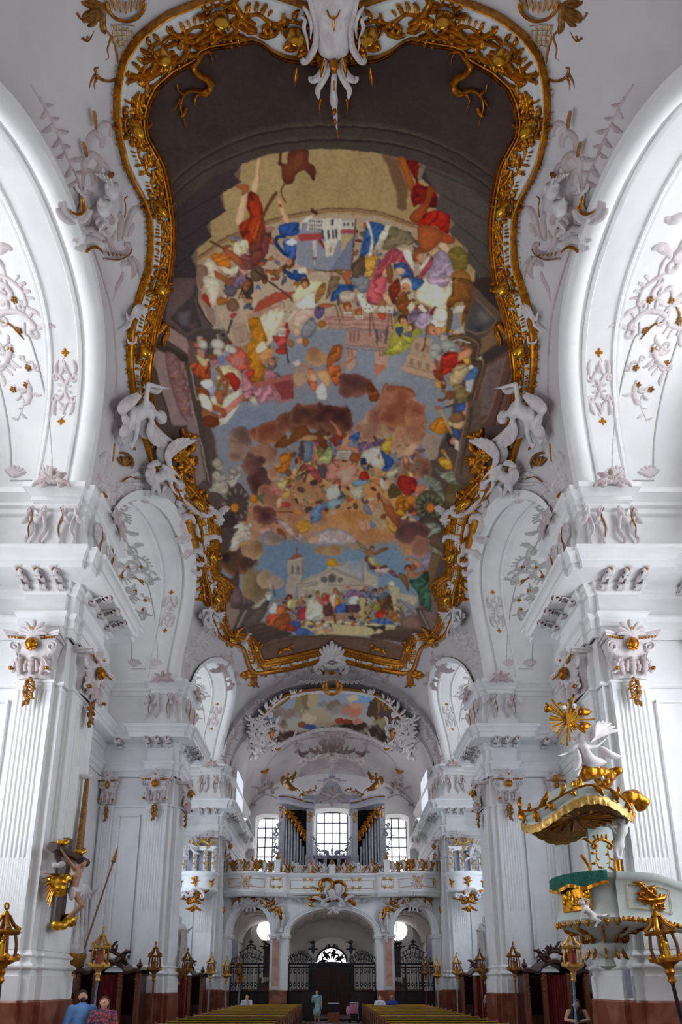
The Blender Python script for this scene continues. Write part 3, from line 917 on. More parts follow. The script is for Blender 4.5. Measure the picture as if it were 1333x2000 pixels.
def F(reg, col, s, fold=0.0, ang=1.2, per=7.0, **k):
    if fold > .07 or k.get('sh', 0) > .12: k.setdefault('sm', True); k['sh'] = max(k.get('sh', 0), .3)
    fill(pp(reg, s), col, fold, ang, per, **k)
def bustle(P, n, seed, pal, r0=4, r1=11):   # small figures and drapery half seen between the large ones
    R = np.random.RandomState(seed); P = pp(0, P); r = mask_poly(P, 0); ys, xs = np.nonzero(r[1] > .5)
    oy, ox = r[0][0].start+FY0, r[0][1].start+FX0
    for i in range(n):
        j = R.randint(len(ys)); c = np.array(pal[R.randint(len(pal))], float)*R.uniform(.7, 1.1); a = R.uniform(0, 3.1); w = R.uniform(r0, r1)
        E(0, tuple(c), xs[j]+ox, ys[j]+oy, w, w*R.uniform(.3, .7), a, sh=.4)
PAL = [(150, 96, 60), (120, 70, 44), (186, 150, 116), (170, 84, 60), (206, 190, 164), (110, 100, 110), (92, 108, 146), (176, 132, 60), (90, 70, 56), (196, 140, 124), (140, 130, 110)]
def S(reg, col, w, s, **k):   # brush stroke of pixel width w
    P = crv(pp(reg, s)) if len(s.split()) > 2 else pp(reg, s)
    T = np.gradient(P, axis=0); T /= np.linalg.norm(T, axis=1, keepdims=True)+1e-9; N = np.stack([-T[:, 1], T[:, 0]], -1)
    ws = np.array(w if hasattr(w, '__len__') else [w, w], float); ww = np.interp(np.linspace(0, 1, len(P)), np.linspace(0, 1, len(ws)), ws)[:, None]/2
    fill(np.vstack([P+N*ww, (P-N*ww)[::-1]]), col, **k)
def E(reg, col, cx, cy, rx, ry=None, a=0, **k):   # ellipse in crop units
    ry = ry or rx; t = np.linspace(0, 2*math.pi, 22)[:-1]
    x0, y0, kk = REG[reg]; ca, sa = math.cos(a), math.sin(a)
    X, Y = rx*np.cos(t), ry*np.sin(t)
    k.setdefault('sh', .25); fill(np.stack([(cx+X*ca-Y*sa)*kk+x0, (cy+X*sa+Y*ca)*kk+y0], -1), col, **k)
def CL(reg, cx, cy, rx, ry, cl, cd, seed=0, op=1.0):   # billowing cloud
    x0, y0, k = REG[reg]; X, Y, RX, RY = cx*k+x0, cy*k+y0, rx*k, ry*k
    xa, xb, ya, yb = int(max(FX0, X-1.5*RX)), int(min(FX0+FW, X+1.5*RX)), int(max(FY0, Y-1.5*RY)), int(min(FY0+FH, Y+1.5*RY))
    if xb <= xa or yb <= ya: return
    sl = (slice(ya-FY0, yb-FY0), slice(xa-FX0, xb-FX0))
    yy, xx = np.mgrid[ya:yb, xa:xb]
    oy, ox = seed*37 % 200, seed*53 % 200
    n1 = np.roll(np.roll(FBM, oy, 0), ox, 1)[sl]; n2 = np.roll(np.roll(NZ[2], oy, 0), ox, 1)[sl]-.5
    d = np.sqrt(((xx-X)/RX)**2+((yy-Y)/RY)**2) + n1*1.1 + n2*.3
    m = np.clip((1.0-d)/.12, 0, 1)*op
    bil = np.clip(.5 + 1.6*n1 + .9*n2 + .45*(yy-Y)/RY - .25*(xx-X)/RX, 0, 1)
    rim = np.clip((d-.55)/.4, 0, 1)
    t = np.clip(bil*.75+rim*.35, 0, 1)[..., None]
    c = np.array(cd)*(1-t)+np.array(cl)*t
    CAN[sl] = CAN[sl]*(1-m[..., None])+c*m[..., None]
SK = (196, 138, 104); SKD = (158, 92, 56); SKL = (212, 172, 140)
def fhead(reg, x, y, r, hair=(96, 62, 40), skin=SK, a=0.0):
    E(reg, hair, x+r*.25*math.sin(a), y-r*.25*math.cos(a), r*1.05, r*1.1); E(reg, skin, x-r*.2*math.sin(a), y+r*.25*math.cos(a), r*.72, r*.8, sh=.2)
    E(reg, tuple(k*.6 for k in skin), x-r*.5*math.sin(a)-r*.2*math.cos(a), y+r*.4*math.cos(a), r*.16); 
# --- ground of dark painted architecture
yy, xx = np.mgrid[0:FH, 0:FW]; yy = yy+FY0; xx = xx+FX0
t = np.clip((yy-60)/900., 0, 1)[..., None]
CAN[:] = np.array((56, 44, 43))*(1-t)+np.array((100, 84, 78))*t
CAN *= 1+.25*FBM[..., None]
# curved cornice bands at the near end
for dy, c in ((0, (74, 62, 58)), (6, (88, 74, 66)), (10, (48, 38, 36)), (14, (72, 60, 56)), (30, (84, 72, 66)), (36, (52, 42, 40)), (40, (76, 66, 62))):
    P = [(310, 372+dy), (360, 322+dy), (420, 282+dy), (500, 250+dy), (580, 236+dy), (655, 233+dy), (740, 238+dy), (820, 255+dy), (890, 285+dy), (960, 330+dy), (1000, 372+dy)]
    fill(np.vstack([crv(P), [(1000, 640), (310, 640)]]), c)
F(0, (66, 56, 58), '310 430 420 340 520 305 600 290 700 290 780 305 860 335 960 420 1000 640 310 640')
# --- cream wall and general sky field
F(0, (178, 156, 112), '470 318 520 300 590 290 660 288 730 294 790 308 822 318 822 345 850 370 850 404 878 424 878 452 905 476 905 500 930 525 925 640 380 640 384 530 384 480 412 458 408 430 438 408 434 372 466 350', soft=0)
CAN[220:420] *= 1+.12*FBM[220:420][..., None]
F(0, (150, 158, 176), '400 700 520 610 900 600 900 700 880 830 840 900 840 1100 800 1260 480 1240 430 1120 430 950 420 860 390 780', soft=2)
# stepped dark blocks either side
for P, c in (('330 430 470 318 466 352 434 374 438 408 408 432 412 458 384 480 384 530 372 560 360 620 320 620', (64, 55, 60)),
             ('822 318 850 372 850 404 878 424 878 452 905 476 905 502 930 527 960 600 985 620 990 430 900 345', (86, 80, 78))): F(0, c, P)
for a in ('470 318 470 352 352 420', '438 374 440 408 350 470', '412 432 414 458 340 520', '386 480 388 528 330 580'): S(0, (48, 40, 44), 2.5, ' '.join(a.split()[2:]))
for a in ('820 322 960 380', '850 372 975 440', '878 424 980 500', '905 476 985 560'): S(0, (66, 60, 60), 2.5, a)
for a in ('466 352 456 338 470 320', '434 374 438 408 428 380', '408 432 412 458 402 440', '384 482 384 528 372 500'): F(0, (120, 104, 88), a)
for a in ('824 318 816 350 820 352 832 322', '852 372 846 404 851 405 860 378', '880 424 873 452 879 453 890 432', '906 476 900 502 906 504 916 486'): F(0, (134, 122, 104), a)
# curved red-brown line over the cream wall
for w, c, dy in ((3, (120, 84, 62), 0), (3, (150, 112, 84), 5)):
    S(0, c, w, '386 %d 440 %d 500 %d 570 %d 655 %d 740 %d 820 %d' % tuple(k+dy for k in (500, 463, 437, 417, 405, 412, 440)))
F(0, (190, 170, 146), '384 520 440 474 500 446 570 426 655 415 740 421 820 448 850 470 860 560 700 640 400 640')
F(0, (206, 192, 170), '420 620 500 500 620 450 660 560 640 640 460 660', soft=6, op=.7)
bustle('400 520 470 440 540 470 600 560 560 640 470 660 420 640', 150, 1, PAL); bustle('680 440 760 430 860 480 900 560 860 640 760 650 660 600 640 540', 200, 2, PAL)
bustle('380 650 470 640 560 700 540 760 440 800 400 800', 110, 3, PAL); bustle('860 640 920 650 930 760 880 800 850 740', 70, 4, PAL)
# --- region 1: dog, peasants, painter
F(1, (98, 52, 32), '885 100 905 105 895 170 940 190 945 130 975 85 1100 80 1105 170 1150 200 1160 260 1145 318 1110 270 1070 240 1020 265 985 330 940 342 905 300 900 220 872 180', sh=.35)
F(1, (132, 78, 44), '1010 130 1060 95 1050 180 1000 250 985 200', soft=1, op=.7)
S(1, (84, 44, 28), [3, 2], '925 335 900 385 905 430 935 485')
F(1, SKL, '705 155 740 150 725 330 700 420 668 415 672 330 700 260', sh=.2); S(1, (150, 110, 90), 1.5, '735 160 722 330')
F(1, SKL, '600 420 640 400 620 560 600 640 570 660 545 640 560 560', sh=.25)
F(1, SKD, '545 355 600 345 645 350 640 400 600 425 585 385', sh=.2)
F(1, (140, 46, 22), '650 400 700 420 740 480 770 640 760 740 700 800 640 790 590 740 575 650 650 595 632 520', fold=.28, ang=.2, per=9, sh=.3)
F(1, (176, 72, 28), '700 600 740 560 755 660 700 760 640 740', fold=.25, ang=.4, per=6, soft=2, op=.8)
S(1, (104, 70, 38), [7, 5], '865 400 810 480 770 560 700 790')
F(1, (108, 58, 52), '640 800 720 790 770 690 820 700 815 790 770 900 720 960 660 1000 590 990 580 900 650 890', fold=.2, ang=1.0, per=8)
F(1, (150, 110, 106), '770 690 830 670 845 690 800 720', sh=.2)
F(1, (120, 70, 66), '590 890 650 890 680 960 640 1005 580 985', fold=.2)
E(1, (96, 76, 60), 712, 1030, 52, 62, .3, sh=.3); S(1, (92, 56, 34), 4, '350 775 470 850'); S(1, (60, 40, 28), 2.5, '690 1000 860 1130')
F(1, SKD, '445 850 490 840 590 920 585 980 520 930', sh=.2); F(1, SKD, '770 990 830 1000 835 1035 800 1020 760 1030')
F(1, (214, 200, 170), '530 800 600 770 640 775 640 850 580 890 530 870', fold=.15, ang=.3, per=8)
F(1, (178, 108, 36), '350 900 420 870 500 900 500 1000 430 990', fold=.25, per=6); F(1, (216, 204, 180), '400 970 500 990 560 960 560 1020 480 1040', fold=.12)
F(1, (200, 190, 172), '300 940 350 910 400 960 430 1060 430 1137 330 1137 330 1000', fold=.1); F(1, (120, 98, 84), '240 990 290 960 330 1000 290 1137 250 1137', sh=.3)
F(1, SKD, '380 1000 430 1030 520 1090 500 1120 400 1060', sh=.2); F(1, (112, 92, 116), '520 1080 610 1060 640 1020 620 1137 530 1137', fold=.2)
fhead(1, 640, 1110, 42, (80, 52, 36), SKD)
F(1, SKL, '860 440 885 450 930 560 970 640 970 680 940 680 905 600 875 510', sh=.2); S(1, (150, 60, 30), 4, '880 500 895 520')
F(1, (44, 74, 138), '890 660 960 640 1030 640 1050 700 1000 740 900 735 880 690', fold=.3, ang=.9, per=6)
F(1, (226, 222, 208), '1040 660 1090 600 1140 570 1130 620 1080 690 1045 705', sh=.15); F(1, (76, 50, 34), '1125 520 1180 565 1165 580 1120 550')
F(1, (60, 92, 160), '910 790 960 760 1010 790 1015 850 1000 930 950 905 920 850', fold=.3, ang=.6, per=6)
S(1, (40, 66, 122), 7, '930 745 870 750 860 800 905 860 950 900'); F(1, (228, 224, 214), '930 790 1000 755 1020 790 970 815', sh=.15); E(1, SK, 1015, 755, 22)
fhead(1, 960, 945, 36, (100, 64, 40), SK, 2.6)
F(1, (34, 58, 112), '925 1000 960 1010 1020 1060 1030 1090 960 1060', fold=.2); F(1, (40, 72, 134), '1000 1000 1080 1030 1090 1060 1030 1090 990 1050', fold=.2)
F(1, (226, 222, 210), '1020 990 1090 980 1090 1030 1030 1030', sh=.1); F(1, SK, '1085 985 1140 980 1145 1010 1100 1030'); fhead(1, 1075, 1090, 34, (120, 76, 44), SK, 2.8)
# painted view of the church within the picture
F(1, (150, 156, 176), '1020 770 1060 640 1333 600 1333 1005 1140 1005 1020 960'); F(2, (150, 156, 178), '-20 610 215 620 215 740 180 1005 -20 1005')
F(2, (196, 176, 130), '100 730 200 730 110 860'); F(2, (128, 136, 164), '200 740 180 1000 20 1000 120 850')
F(1, (222, 220, 212), '1105 610 1333 605 1333 780 1240 780 1210 700 1090 700')
for i in range(6):
    for j in range(3): F(1, (66, 66, 78), ' '.join(f'{1112+i*18+dx} {618+j*30+dy}' for dx, dy in ((0, 0), (8, 0), (8, 18), (0, 18))))
F(2, (224, 222, 214), '-20 605 110 605 105 770 -20 790'); F(2, (214, 212, 206), '110 620 215 625 205 690 105 690')
for x in (-45, 0, 35, 60): F(2, (60, 62, 72), f'{x} 690 {x+14} 690 {x+14} 760 {x} 760')
for x in (120, 150, 185): F(2, (60, 62, 72), f'{x} 640 {x+12} 640 {x+12} 665 {x} 665')
F(2, (70, 70, 80), '28 610 46 610 46 660 28 660'); F(2, (182, 84, 80), '100 690 205 695 205 725 100 722')
F(1, (180, 78, 74), '1030 730 1205 715 1210 765 1040 775'); F(1, (140, 56, 50), '1180 770 1205 765 1235 840 1220 840')
F(1, (216, 212, 202), '1140 770 1170 770 1165 900 1150 970 1140 900'); E(1, (128, 88, 86), 1150, 915, 18, 12); F(1, (222, 218, 206), '1220 780 1333 770 1290 900 1240 880')
F(2, (220, 216, 204), '-20 790 60 800 40 880 0 900 -20 900'); E(1, (190, 150, 70), 1275, 845, 9, 28); S(1, (90, 60, 40), 2, '1145 1000 1333 1010'); S(2, (96, 62, 40), 2.5, '215 615 180 1005'); S(2, (130, 86, 50), 2, '-20 1003 180 1005')
# --- region 2: colossal red-clad figure and court
F(2, (122, 92, 64), '410 110 540 140 560 230 620 370 600 530 570 545 535 520 530 400 500 330 460 200', soft=1)
F(2, (150, 82, 34), '540 140 600 150 640 260 670 340 660 400 630 390 600 320', sh=.3)
F(2, (112, 24, 14), '600 160 700 185 695 320 760 360 830 400 835 520 700 500 660 520 640 420 680 330 640 250', fold=.35, ang=.5, per=9)
F(2, (140, 66, 30), '630 600 650 560 740 480 770 360 830 380 800 430 770 540 700 640 650 630', sh=.35)
F(2, (150, 32, 16), '690 650 760 560 850 545 940 590 930 720 880 700 820 660 720 670', fold=.35, ang=.8, per=8)
F(2, (146, 76, 40), '700 670 800 660 890 710 900 760 830 820 760 870 710 830 690 740', sh=.35); F(2, (150, 68, 40), '880 720 975 755 970 790 890 800', sh=.2)
E(2, (120, 72, 46), 690, 880, 42, 60, .4, sh=.3); E(2, SK, 710, 900, 22, 36, .4); F(2, SKL, '850 800 920 800 960 880 940 890 880 850', sh=.2); fhead(2, 845, 890, 42, (190, 170, 130), SK, -.4)
F(2, (150, 134, 160), '820 880 900 850 975 970 950 1080 860 1130 780 1090 770 1000', fold=.2, ang=.9, per=10, sh=.2)
F(2, (112, 100, 44), '930 870 970 820 1030 830 1080 920 1060 1000 1000 1040 960 960', fold=.25); F(2, (142, 96, 40), '950 1040 1040 1000 1100 1050 1090 1137 950 1137', sh=.3)
F(2, (222, 218, 206), '690 1000 790 880 770 960 700 1010', fold=.15); F(2, (164, 72, 84), '700 1040 800 900 800 960 720 1060', fold=.25)
F(2, (48, 84, 140), '320 630 440 660 450 690 370 800 300 880 240 940 270 760', fold=.3, ang=.9, per=8); F(2, (206, 202, 190), '290 630 320 640 350 760 340 880 310 890 330 760', fold=.15)
F(2, (214, 208, 190), '440 670 495 670 420 800 380 850 350 860', fold=.15); F(2, (120, 108, 84), '495 670 640 730 660 790 600 820 500 830 420 850 450 760', fold=.2, ang=.7, per=10)
F(2, (170, 158, 134), '520 830 600 800 660 850 640 890 560 860', fold=.15)
for p in ('470 740', '560 770', '600 760', '520 800'): E(2, (70, 60, 48), *[float(t) for t in p.split()], 8, 4)
F(2, (164, 74, 88), '470 850 520 830 580 870 620 940 670 1060 600 1030 560 940 480 950 420 1020 400 1137 330 1137 380 980', fold=.28, ang=.6, per=9)
F(2, (226, 222, 210), '580 850 640 860 665 1010 650 1000 600 920', fold=.1); F(2, (52, 82, 134), '510 960 600 950 680 1080 720 1100 700 1137 620 1090 530 1020', fold=.25, ang=.9)
F(2, (196, 146, 62), '290 920 380 890 370 940 330 1060 300 1030', fold=.25); F(2, (86, 72, 58), '190 960 280 890 290 1000 250 1100 190 1080', fold=.2)
F(2, (120, 78, 44), '450 980 490 960 500 1080 470 1100', sh=.3); fhead(2, 600, 1100, 40, (86, 56, 36), SK, .5); E(2, SKL, 560, 1010, 40, 26, .3, sh=.2)
F(2, (72, 98, 150), '60 1137 80 1110 190 1110 240 1137'); S(2, (150, 106, 50), 4, '62 990 105 1040'); F(2, SKD, '110 1040 170 1000 175 1070 200 1090 150 1110', sh=.2)
F(2, (212, 206, 196), '740 1060 850 1100 960 1137 720 1137', fold=.15)
# --- region 3: left balcony, bell tower cloths
F(3, (98, 82, 84), '225 0 430 0 400 140 560 420 640 430 360 500 170 360', sh=.1); F(3, (72, 62, 66), '400 140 470 400 340 450 210 330'); F(3, (104, 104, 112), '270 300 380 270 350 390 300 380', soft=3); F(3, (112, 84, 88), '340 380 440 370 400 430', soft=3)
F(3, (156, 132, 130), '430 30 450 160 520 330 580 400 585 330 560 250 490 220 460 100'); S(3, (70, 58, 56), 3, '430 60 450 250 560 400'); S(3, (84, 72, 68), 10, '360 500 480 440 620 440'); E(3, (96, 84, 80), 645, 470, 38, 42, sh=.3); E(3, (50, 42, 42), 645, 470, 14)
F(3, (160, 152, 146), '580 230 635 230 620 310 650 340 640 430 600 400 610 340 580 290', sh=.3)
F(3, (164, 140, 138), '170 380 350 500 375 640 150 480'); F(3, (66, 52, 46), '50 510 100 510 380 660 360 710 60 550'); F(3, (112, 92, 84), '360 510 410 520 440 680 360 720')
F(3, (158, 138, 138), '50 560 330 700 440 1208 240 1208 120 900'); F(3, (124, 94, 96), '165 630 300 690 395 1135 290 1105', fold=.1)
for i in range(46):
    a, b_ = _rg.rand(2); x = 175+150*a+110*b_; y = 660+440*b_+30*a
    E(3, [(150, 106, 96), (166, 134, 140), (128, 84, 84), (176, 140, 112)][i % 4], x, y, 12+10*a, 7+8*b_, a*3, soft=1)
F(3, (88, 72, 66), '330 700 380 700 470 1208 430 1208'); S(3, (176, 164, 160), 2.5, '375 720 480 1208'); S(3, (72, 60, 58), 4, '40 600 220 1190'); S(3, (150, 136, 134), 2, '52 600 230 1190')
F(3, (196, 176, 156), '590 220 840 260 860 540 760 555 690 500 650 420 600 300', soft=1); F(3, (182, 160, 142), '700 380 830 360 850 520 740 540'); S(3, (150, 128, 116), 1.5, '740 420 830 400 845 500 760 525')
F(3, (180, 86, 68), '890 280 930 200 1050 130 1210 110 1200 160 1100 200 880 310', fold=.06); F(3, (190, 150, 130), '840 300 1120 215 1130 260 850 360'); F(3, (204, 186, 164), '880 100 1240 60 1240 105 1060 120 930 180 890 270')
F(3, (216, 200, 176), '940 330 1110 240 1140 300 1090 450 1010 560 970 480', fold=.14, ang=.6, per=9)
F(3, (172, 116, 30), '850 350 930 330 990 450 1000 560 960 680 1000 740 970 830 890 840 850 700 830 560 880 500', fold=.25, ang=.7, per=10)
F(3, (222, 208, 184), '920 560 980 520 1010 600 970 620 920 610', fold=.1); F(3, (198, 142, 96), '930 620 1060 570 1040 660 950 680', fold=.15); fhead(3, 1040, 700, 34, (110, 100, 96), SK, 2.8)
F(3, (168, 66, 62), '1050 480 1120 470 1160 360 1190 430 1180 480 1140 600 1100 560', fold=.25); F(3, (226, 222, 212), '1100 410 1160 410 1150 480 1100 480'); F(3, (160, 52, 46), '1085 580 1160 575 1155 620 1090 615', sh=.2)
for k in range(4): S(3, (110, 106, 104), 1, f'1108 {425+k*13} 1150 {428+k*13}')
F(3, (188, 90, 74), '750 560 820 600 860 700 850 750 780 760 690 690 660 650 720 620', fold=.22, ang=.5, per=9); F(3, (178, 62, 48), '820 790 860 750 905 760 880 810 840 815', sh=.3); F(3, (200, 150, 140), '430 580 490 590 490 650 440 660', soft=1)
for x, y, r in ((480, 545, 45), (600, 545, 55), (690, 580, 40), (720, 590, 38), (600, 610, 40)): E(3, (172, 170, 164), x, y, r, r*.8, .4, sh=.35)
E(3, (112, 130, 176), 625, 670, 28, 40, .4, sh=.2); E(3, (180, 110, 110), 580, 690, 24, soft=1)
F(3, (196, 140, 136), '690 640 780 640 830 680 790 720 720 710', soft=2, op=.8)
F(3, (196, 190, 160), '600 730 680 715 780 760 800 850 740 930 690 900 640 800', fold=.14); F(3, (158, 44, 32), '650 800 720 770 780 840 775 890 740 930 700 870 690 830', sh=.25)
F(3, (226, 216, 196), '660 980 790 900 805 820 800 960 740 1100 650 1190 600 1208 610 1120', fold=.1, ang=.6, per=12); F(3, (212, 136, 124), '640 1080 800 950 790 1010 680 1110 610 1150', fold=.12)
F(3, (150, 70, 34), '380 710 470 680 540 700 540 820 480 840 420 800', fold=.35, ang=.3, per=6); F(3, (190, 176, 128), '420 630 470 650 520 690 500 730 450 700', sh=.25); S(3, (150, 104, 44), 7, '590 730 640 800 600 900 590 960')
F(3, (146, 160, 190), '510 880 560 860 590 900 570 950 530 950', sh=.2); F(3, (222, 216, 206), '460 850 540 830 560 880 500 910', fold=.12); F(3, (220, 216, 208), '540 980 590 960 600 1020 560 1030', sh=.1)
F(3, SKD, '580 930 630 920 640 1000 600 1020', sh=.3); F(3, SKD, '560 1030 660 1080 670 1130 640 1140 620 1100 560 1070', sh=.2); S(3, SKD, 7, '630 830 680 840 660 970'); F(3, (130, 66, 32), '440 890 530 930 530 970 450 950', sh=.2)
F(3, (228, 214, 194), '450 950 520 970 560 1060 520 1100 460 1040', fold=.12); F(3, (140, 92, 56), '450 1060 540 1090 600 1120 600 1208 480 1208', sh=.25); F(3, (104, 52, 24), '490 1130 600 1140 600 1208 490 1208', sh=.2)
F(3, (186, 108, 104), '880 860 1220 780 1225 990 1100 1000 1020 880 900 910'); F(3, (148, 74, 76), '1060 860 1220 830 1225 990 1120 995'); F(3, (164, 112, 124), '990 740 1100 790 980 830', fold=.2); F(3, (170, 120, 132), '890 920 1000 880 1060 900 1120 990 950 1020 900 960', fold=.22, ang=.4, per=7)
F(3, (170, 120, 130), '800 770 870 850 890 920 860 1000 810 950', fold=.22)
for i in range(7): E(3, (188, 128, 124), 955+i*40, 1025-i*5, 18, 12)
F(3, (190, 186, 160), '870 990 910 980 960 1080 970 1130 940 1150 900 1090', sh=.3)
E(3, (196, 160, 130), 1270, 820, 55, 80, soft=6)
# trident, spear
S(3, (60, 44, 36), 2, '1160 540 1180 710'); S(3, (60, 44, 36), 1.5, '1165 660 1195 690'); S(3, (80, 62, 52), 3, '970 0 1100 90 1240 205'); S(3, (60, 44, 36), 2, '830 0 770 180'); S(3, (60, 60, 58), 4, '715 345 680 460'); E(3, (160, 70, 74), 730, 310, 20, 30, .5, sh=.2)
F(3, (96, 86, 100), '650 110 700 60 750 80 740 150 680 150', fold=.2); F(3, SKD, '640 0 730 10 720 50 660 40'); F(3, (112, 96, 122), '740 0 830 0 820 60 770 70', fold=.2); fhead(3, 840, 90, 44, (70, 50, 36), SKD, 2.9); F(3, (62, 54, 52), '880 40 890 120 840 175 830 130', sh=.2); E(3, (110, 86, 66), 725, 220, 50, 55, sh=.3); F(3, (150, 44, 24), '470 160 500 130 540 180 545 240 500 210', sh=.25); F(3, (196, 188, 172), '480 0 600 0 630 100 590 220 550 230 520 140', fold=.1); F(3, (150, 96, 44), '610 160 680 180 660 215 600 220', fold=.2)
# --- region 4: centre, crowd of princes, palace facade
F(4, (150, 158, 178), '330 560 640 560 640 760 450 900 200 800 250 650', soft=3)
F(4, (198, 158, 146), '400 420 640 400 1180 420 1160 600 660 540 440 540'); F(4, (190, 152, 140), '640 560 1150 610 1080 780 640 740'); F(4, (208, 168, 150), '640 770 760 780 740 960 640 1040'); F(4, (208, 166, 148), '960 800 1110 800 1090 970 960 1090'); F(4, (206, 128, 102), '960 930 1090 960 970 1090')
for y in (425, 450, 500, 545, 735, 770): S(4, (150, 108, 100), 1.6, f'410 {y} 800 {y+8} 1150 {y+28}' if y < 540 else f'630 {y} 1080 {y+30}')
for i in range(22): F(4, (164, 122, 112), f'{440+i*32} {525+i*2.4} {452+i*32} {525+i*2.4} {452+i*32} {552+i*2.4} {440+i*32} {552+i*2.4}')
for x in (680, 720, 765, 1010, 1060): F(4, (150, 112, 104), f'{x} 580 {x+20} 580 {x+20} 690 {x} 690')
for x in (660, 700, 1005, 1035): F(4, (156, 118, 108), f'{x} 780 {x+18} 780 {x+18} 860 {x} 860')
F(4, (150, 164, 184), '770 780 960 800 950 1100 780 1000'); F(4, (160, 172, 188), '1110 850 1250 830 1250 1130 950 1130 1090 980', soft=2)
F(4, (222, 208, 170), '60 200 150 60 260 30 400 40 300 170 100 270', fold=.12, ang=.6, per=10); F(4, (226, 222, 212), '90 290 180 200 310 150 300 330 150 340', fold=.12, ang=.5, per=9); F(4, (212, 180, 168), '70 450 160 350 290 340 260 420 130 530', fold=.15, per=9); F(4, (126, 128, 138), '160 560 260 430 320 480 320 560 240 660 160 640', fold=.2, per=8)
fhead(4, 195, 70, 48, (92, 56, 34), SK, .2); F(4, (150, 108, 54), '330 120 400 50 425 90 400 180 350 250 300 280', fold=.2); F(4, (96, 78, 120), '310 330 400 310 400 400 350 450 305 420', fold=.25); E(4, (150, 98, 54), 380, 500, 45, 42, sh=.3)
E(4, SKL, 110, 590, 38, 42, sh=.2); E(4, (150, 108, 62), 40, 715, 34, 44, sh=.25); E(4, SKL, 140, 680, 34, sh=.2); E(4, (150, 96, 52), 200, 705, 40, 48, sh=.25); S(4, (226, 216, 200), 6, '20 470 60 400 100 370')
F(4, (120, 100, 72), '470 0 560 0 560 60 440 230 430 200', fold=.2); F(4, (44, 78, 138), '470 260 500 160 580 100 700 80 730 130 620 150 540 240', fold=.28, ang=.6, per=7); F(4, (176, 164, 148), '560 190 620 150 740 150 760 190 700 260 610 260', fold=.1); F(4, SKD, '340 300 430 280 500 285 510 300 400 330', sh=.2)
E(4, (140, 72, 38), 655, 310, 46, 58, sh=.3); E(4, SK, 660, 330, 26, 36); E(4, (150, 84, 48), 785, 370, 38, 46, sh=.3); E(4, SK, 790, 385, 22)
for x, y in ((665, 390), (790, 435)): F(4, (236, 232, 222), f'{x-45} {y-15} {x+45} {y-20} {x+40} {y+20} {x-35} {y+20}'); 
for x in (645, 665, 690, 772, 792, 812): E(4, (40, 36, 36), x, 395 if x < 720 else 437, 6)
F(4, (226, 220, 204), '760 170 820 170 900 290 990 310 940 370 860 380 800 280', fold=.08)
for p in ((830, 210), (870, 290), (900, 340), (860, 340), (930, 320)): E(4, (40, 36, 34), *p, 5, 12, -.5)
F(4, (180, 84, 94), '930 0 1080 0 1080 130 1030 270 940 300 870 200', fold=.25, ang=.3, per=10); F(4, (120, 124, 132), '690 0 900 0 870 150 800 160 720 60', fold=.15); F(4, (104, 56, 40), '1110 150 1180 20 1230 40 1190 200 1160 250', fold=.3); F(4, (120, 66, 34), '1190 270 1260 200 1320 210 1320 400 1250 380', fold=.3)
E(4, (150, 100, 66), 1035, 285, 44, 46, sh=.25); E(4, (200, 196, 188), 1040, 350, 44, 40, sh=.2); F(4, (180, 72, 50), '985 390 1080 390 1085 420 1050 460 1010 430', sh=.2); F(4, (222, 216, 204), '1080 310 1165 320 1150 385 1070 380'); E(4, (40, 30, 30), 1113, 362, 8)
F(4, SKL, '1070 160 1150 260 1110 290 1050 230', sh=.2); E(4, SK, 1270, 100, 48, 60, sh=.25)
for a in ('905 380 905 640', '925 380 990 740', '1115 390 1080 720', '1135 390 1155 580', '520 280 580 490', '555 290 620 440', '1165 340 1190 560'): S(4, (104, 60, 44), 1.6, a)
F(4, (90, 96, 96), '955 560 985 560 1000 680 990 745 975 690'); F(4, (90, 96, 96), '1080 540 1095 540 1085 680 1070 720 1065 660')
F(4, (160, 160, 66), '1230 380 1180 480 1130 640 1090 780 1060 840 1170 840 1260 790 1333 730 1333 600', fold=.14, ang=.9, per=14); F(5, (160, 160, 66), '100 340 60 470 0 620 0 720 60 720 180 660 260 560 320 490 220 450', fold=.14, ang=.9, per=12)
# orange angel on cloud
CL(4, 320, 870, 150, 110, (206, 166, 124), (160, 116, 84), 3); F(4, (150, 84, 40), '450 840 510 740 580 725 605 770 580 880 530 930 430 980', fold=.3, ang=.8, per=8); F(4, (176, 96, 50), '440 980 560 960 600 1060 580 1140 530 1180 480 1090', fold=.3, per=7); F(4, SK, '570 950 680 890 750 850 750 880 660 930 590 980', sh=.2); F(4, (216, 160, 116), '330 1020 430 1000 480 1100 440 1200 380 1130', sh=.2); F(4, (190, 112, 74), '230 1010 280 980 310 1060 330 1200 290 1240 230 1140', fold=.2)
E(4, (222, 178, 144), 290, 1090, 40, 44, sh=.2); CL(4, 150, 1080, 90, 130, (212, 178, 146), (176, 150, 140), 5, .8); F(4, (206, 206, 206), '320 1200 400 1140 440 1290 400 1333 330 1300', fold=.1); F(4, SK, '150 930 240 940 240 965 150 955'); F(4, (226, 220, 206), '60 920 120 890 150 930 90 965')
CL(4, 760, 1170, 200, 150, (150, 98, 86), (98, 62, 60), 8); F(4, SKD, '1030 1270 1060 1160 1110 1150 1070 1190 1050 1290', sh=.2); F(4, (112, 62, 28), '880 1150 960 1180 1010 1280 1000 1333 900 1333', fold=.25); CL(4, 1200, 1270, 170, 110, (190, 110, 76), (140, 78, 56), 11)
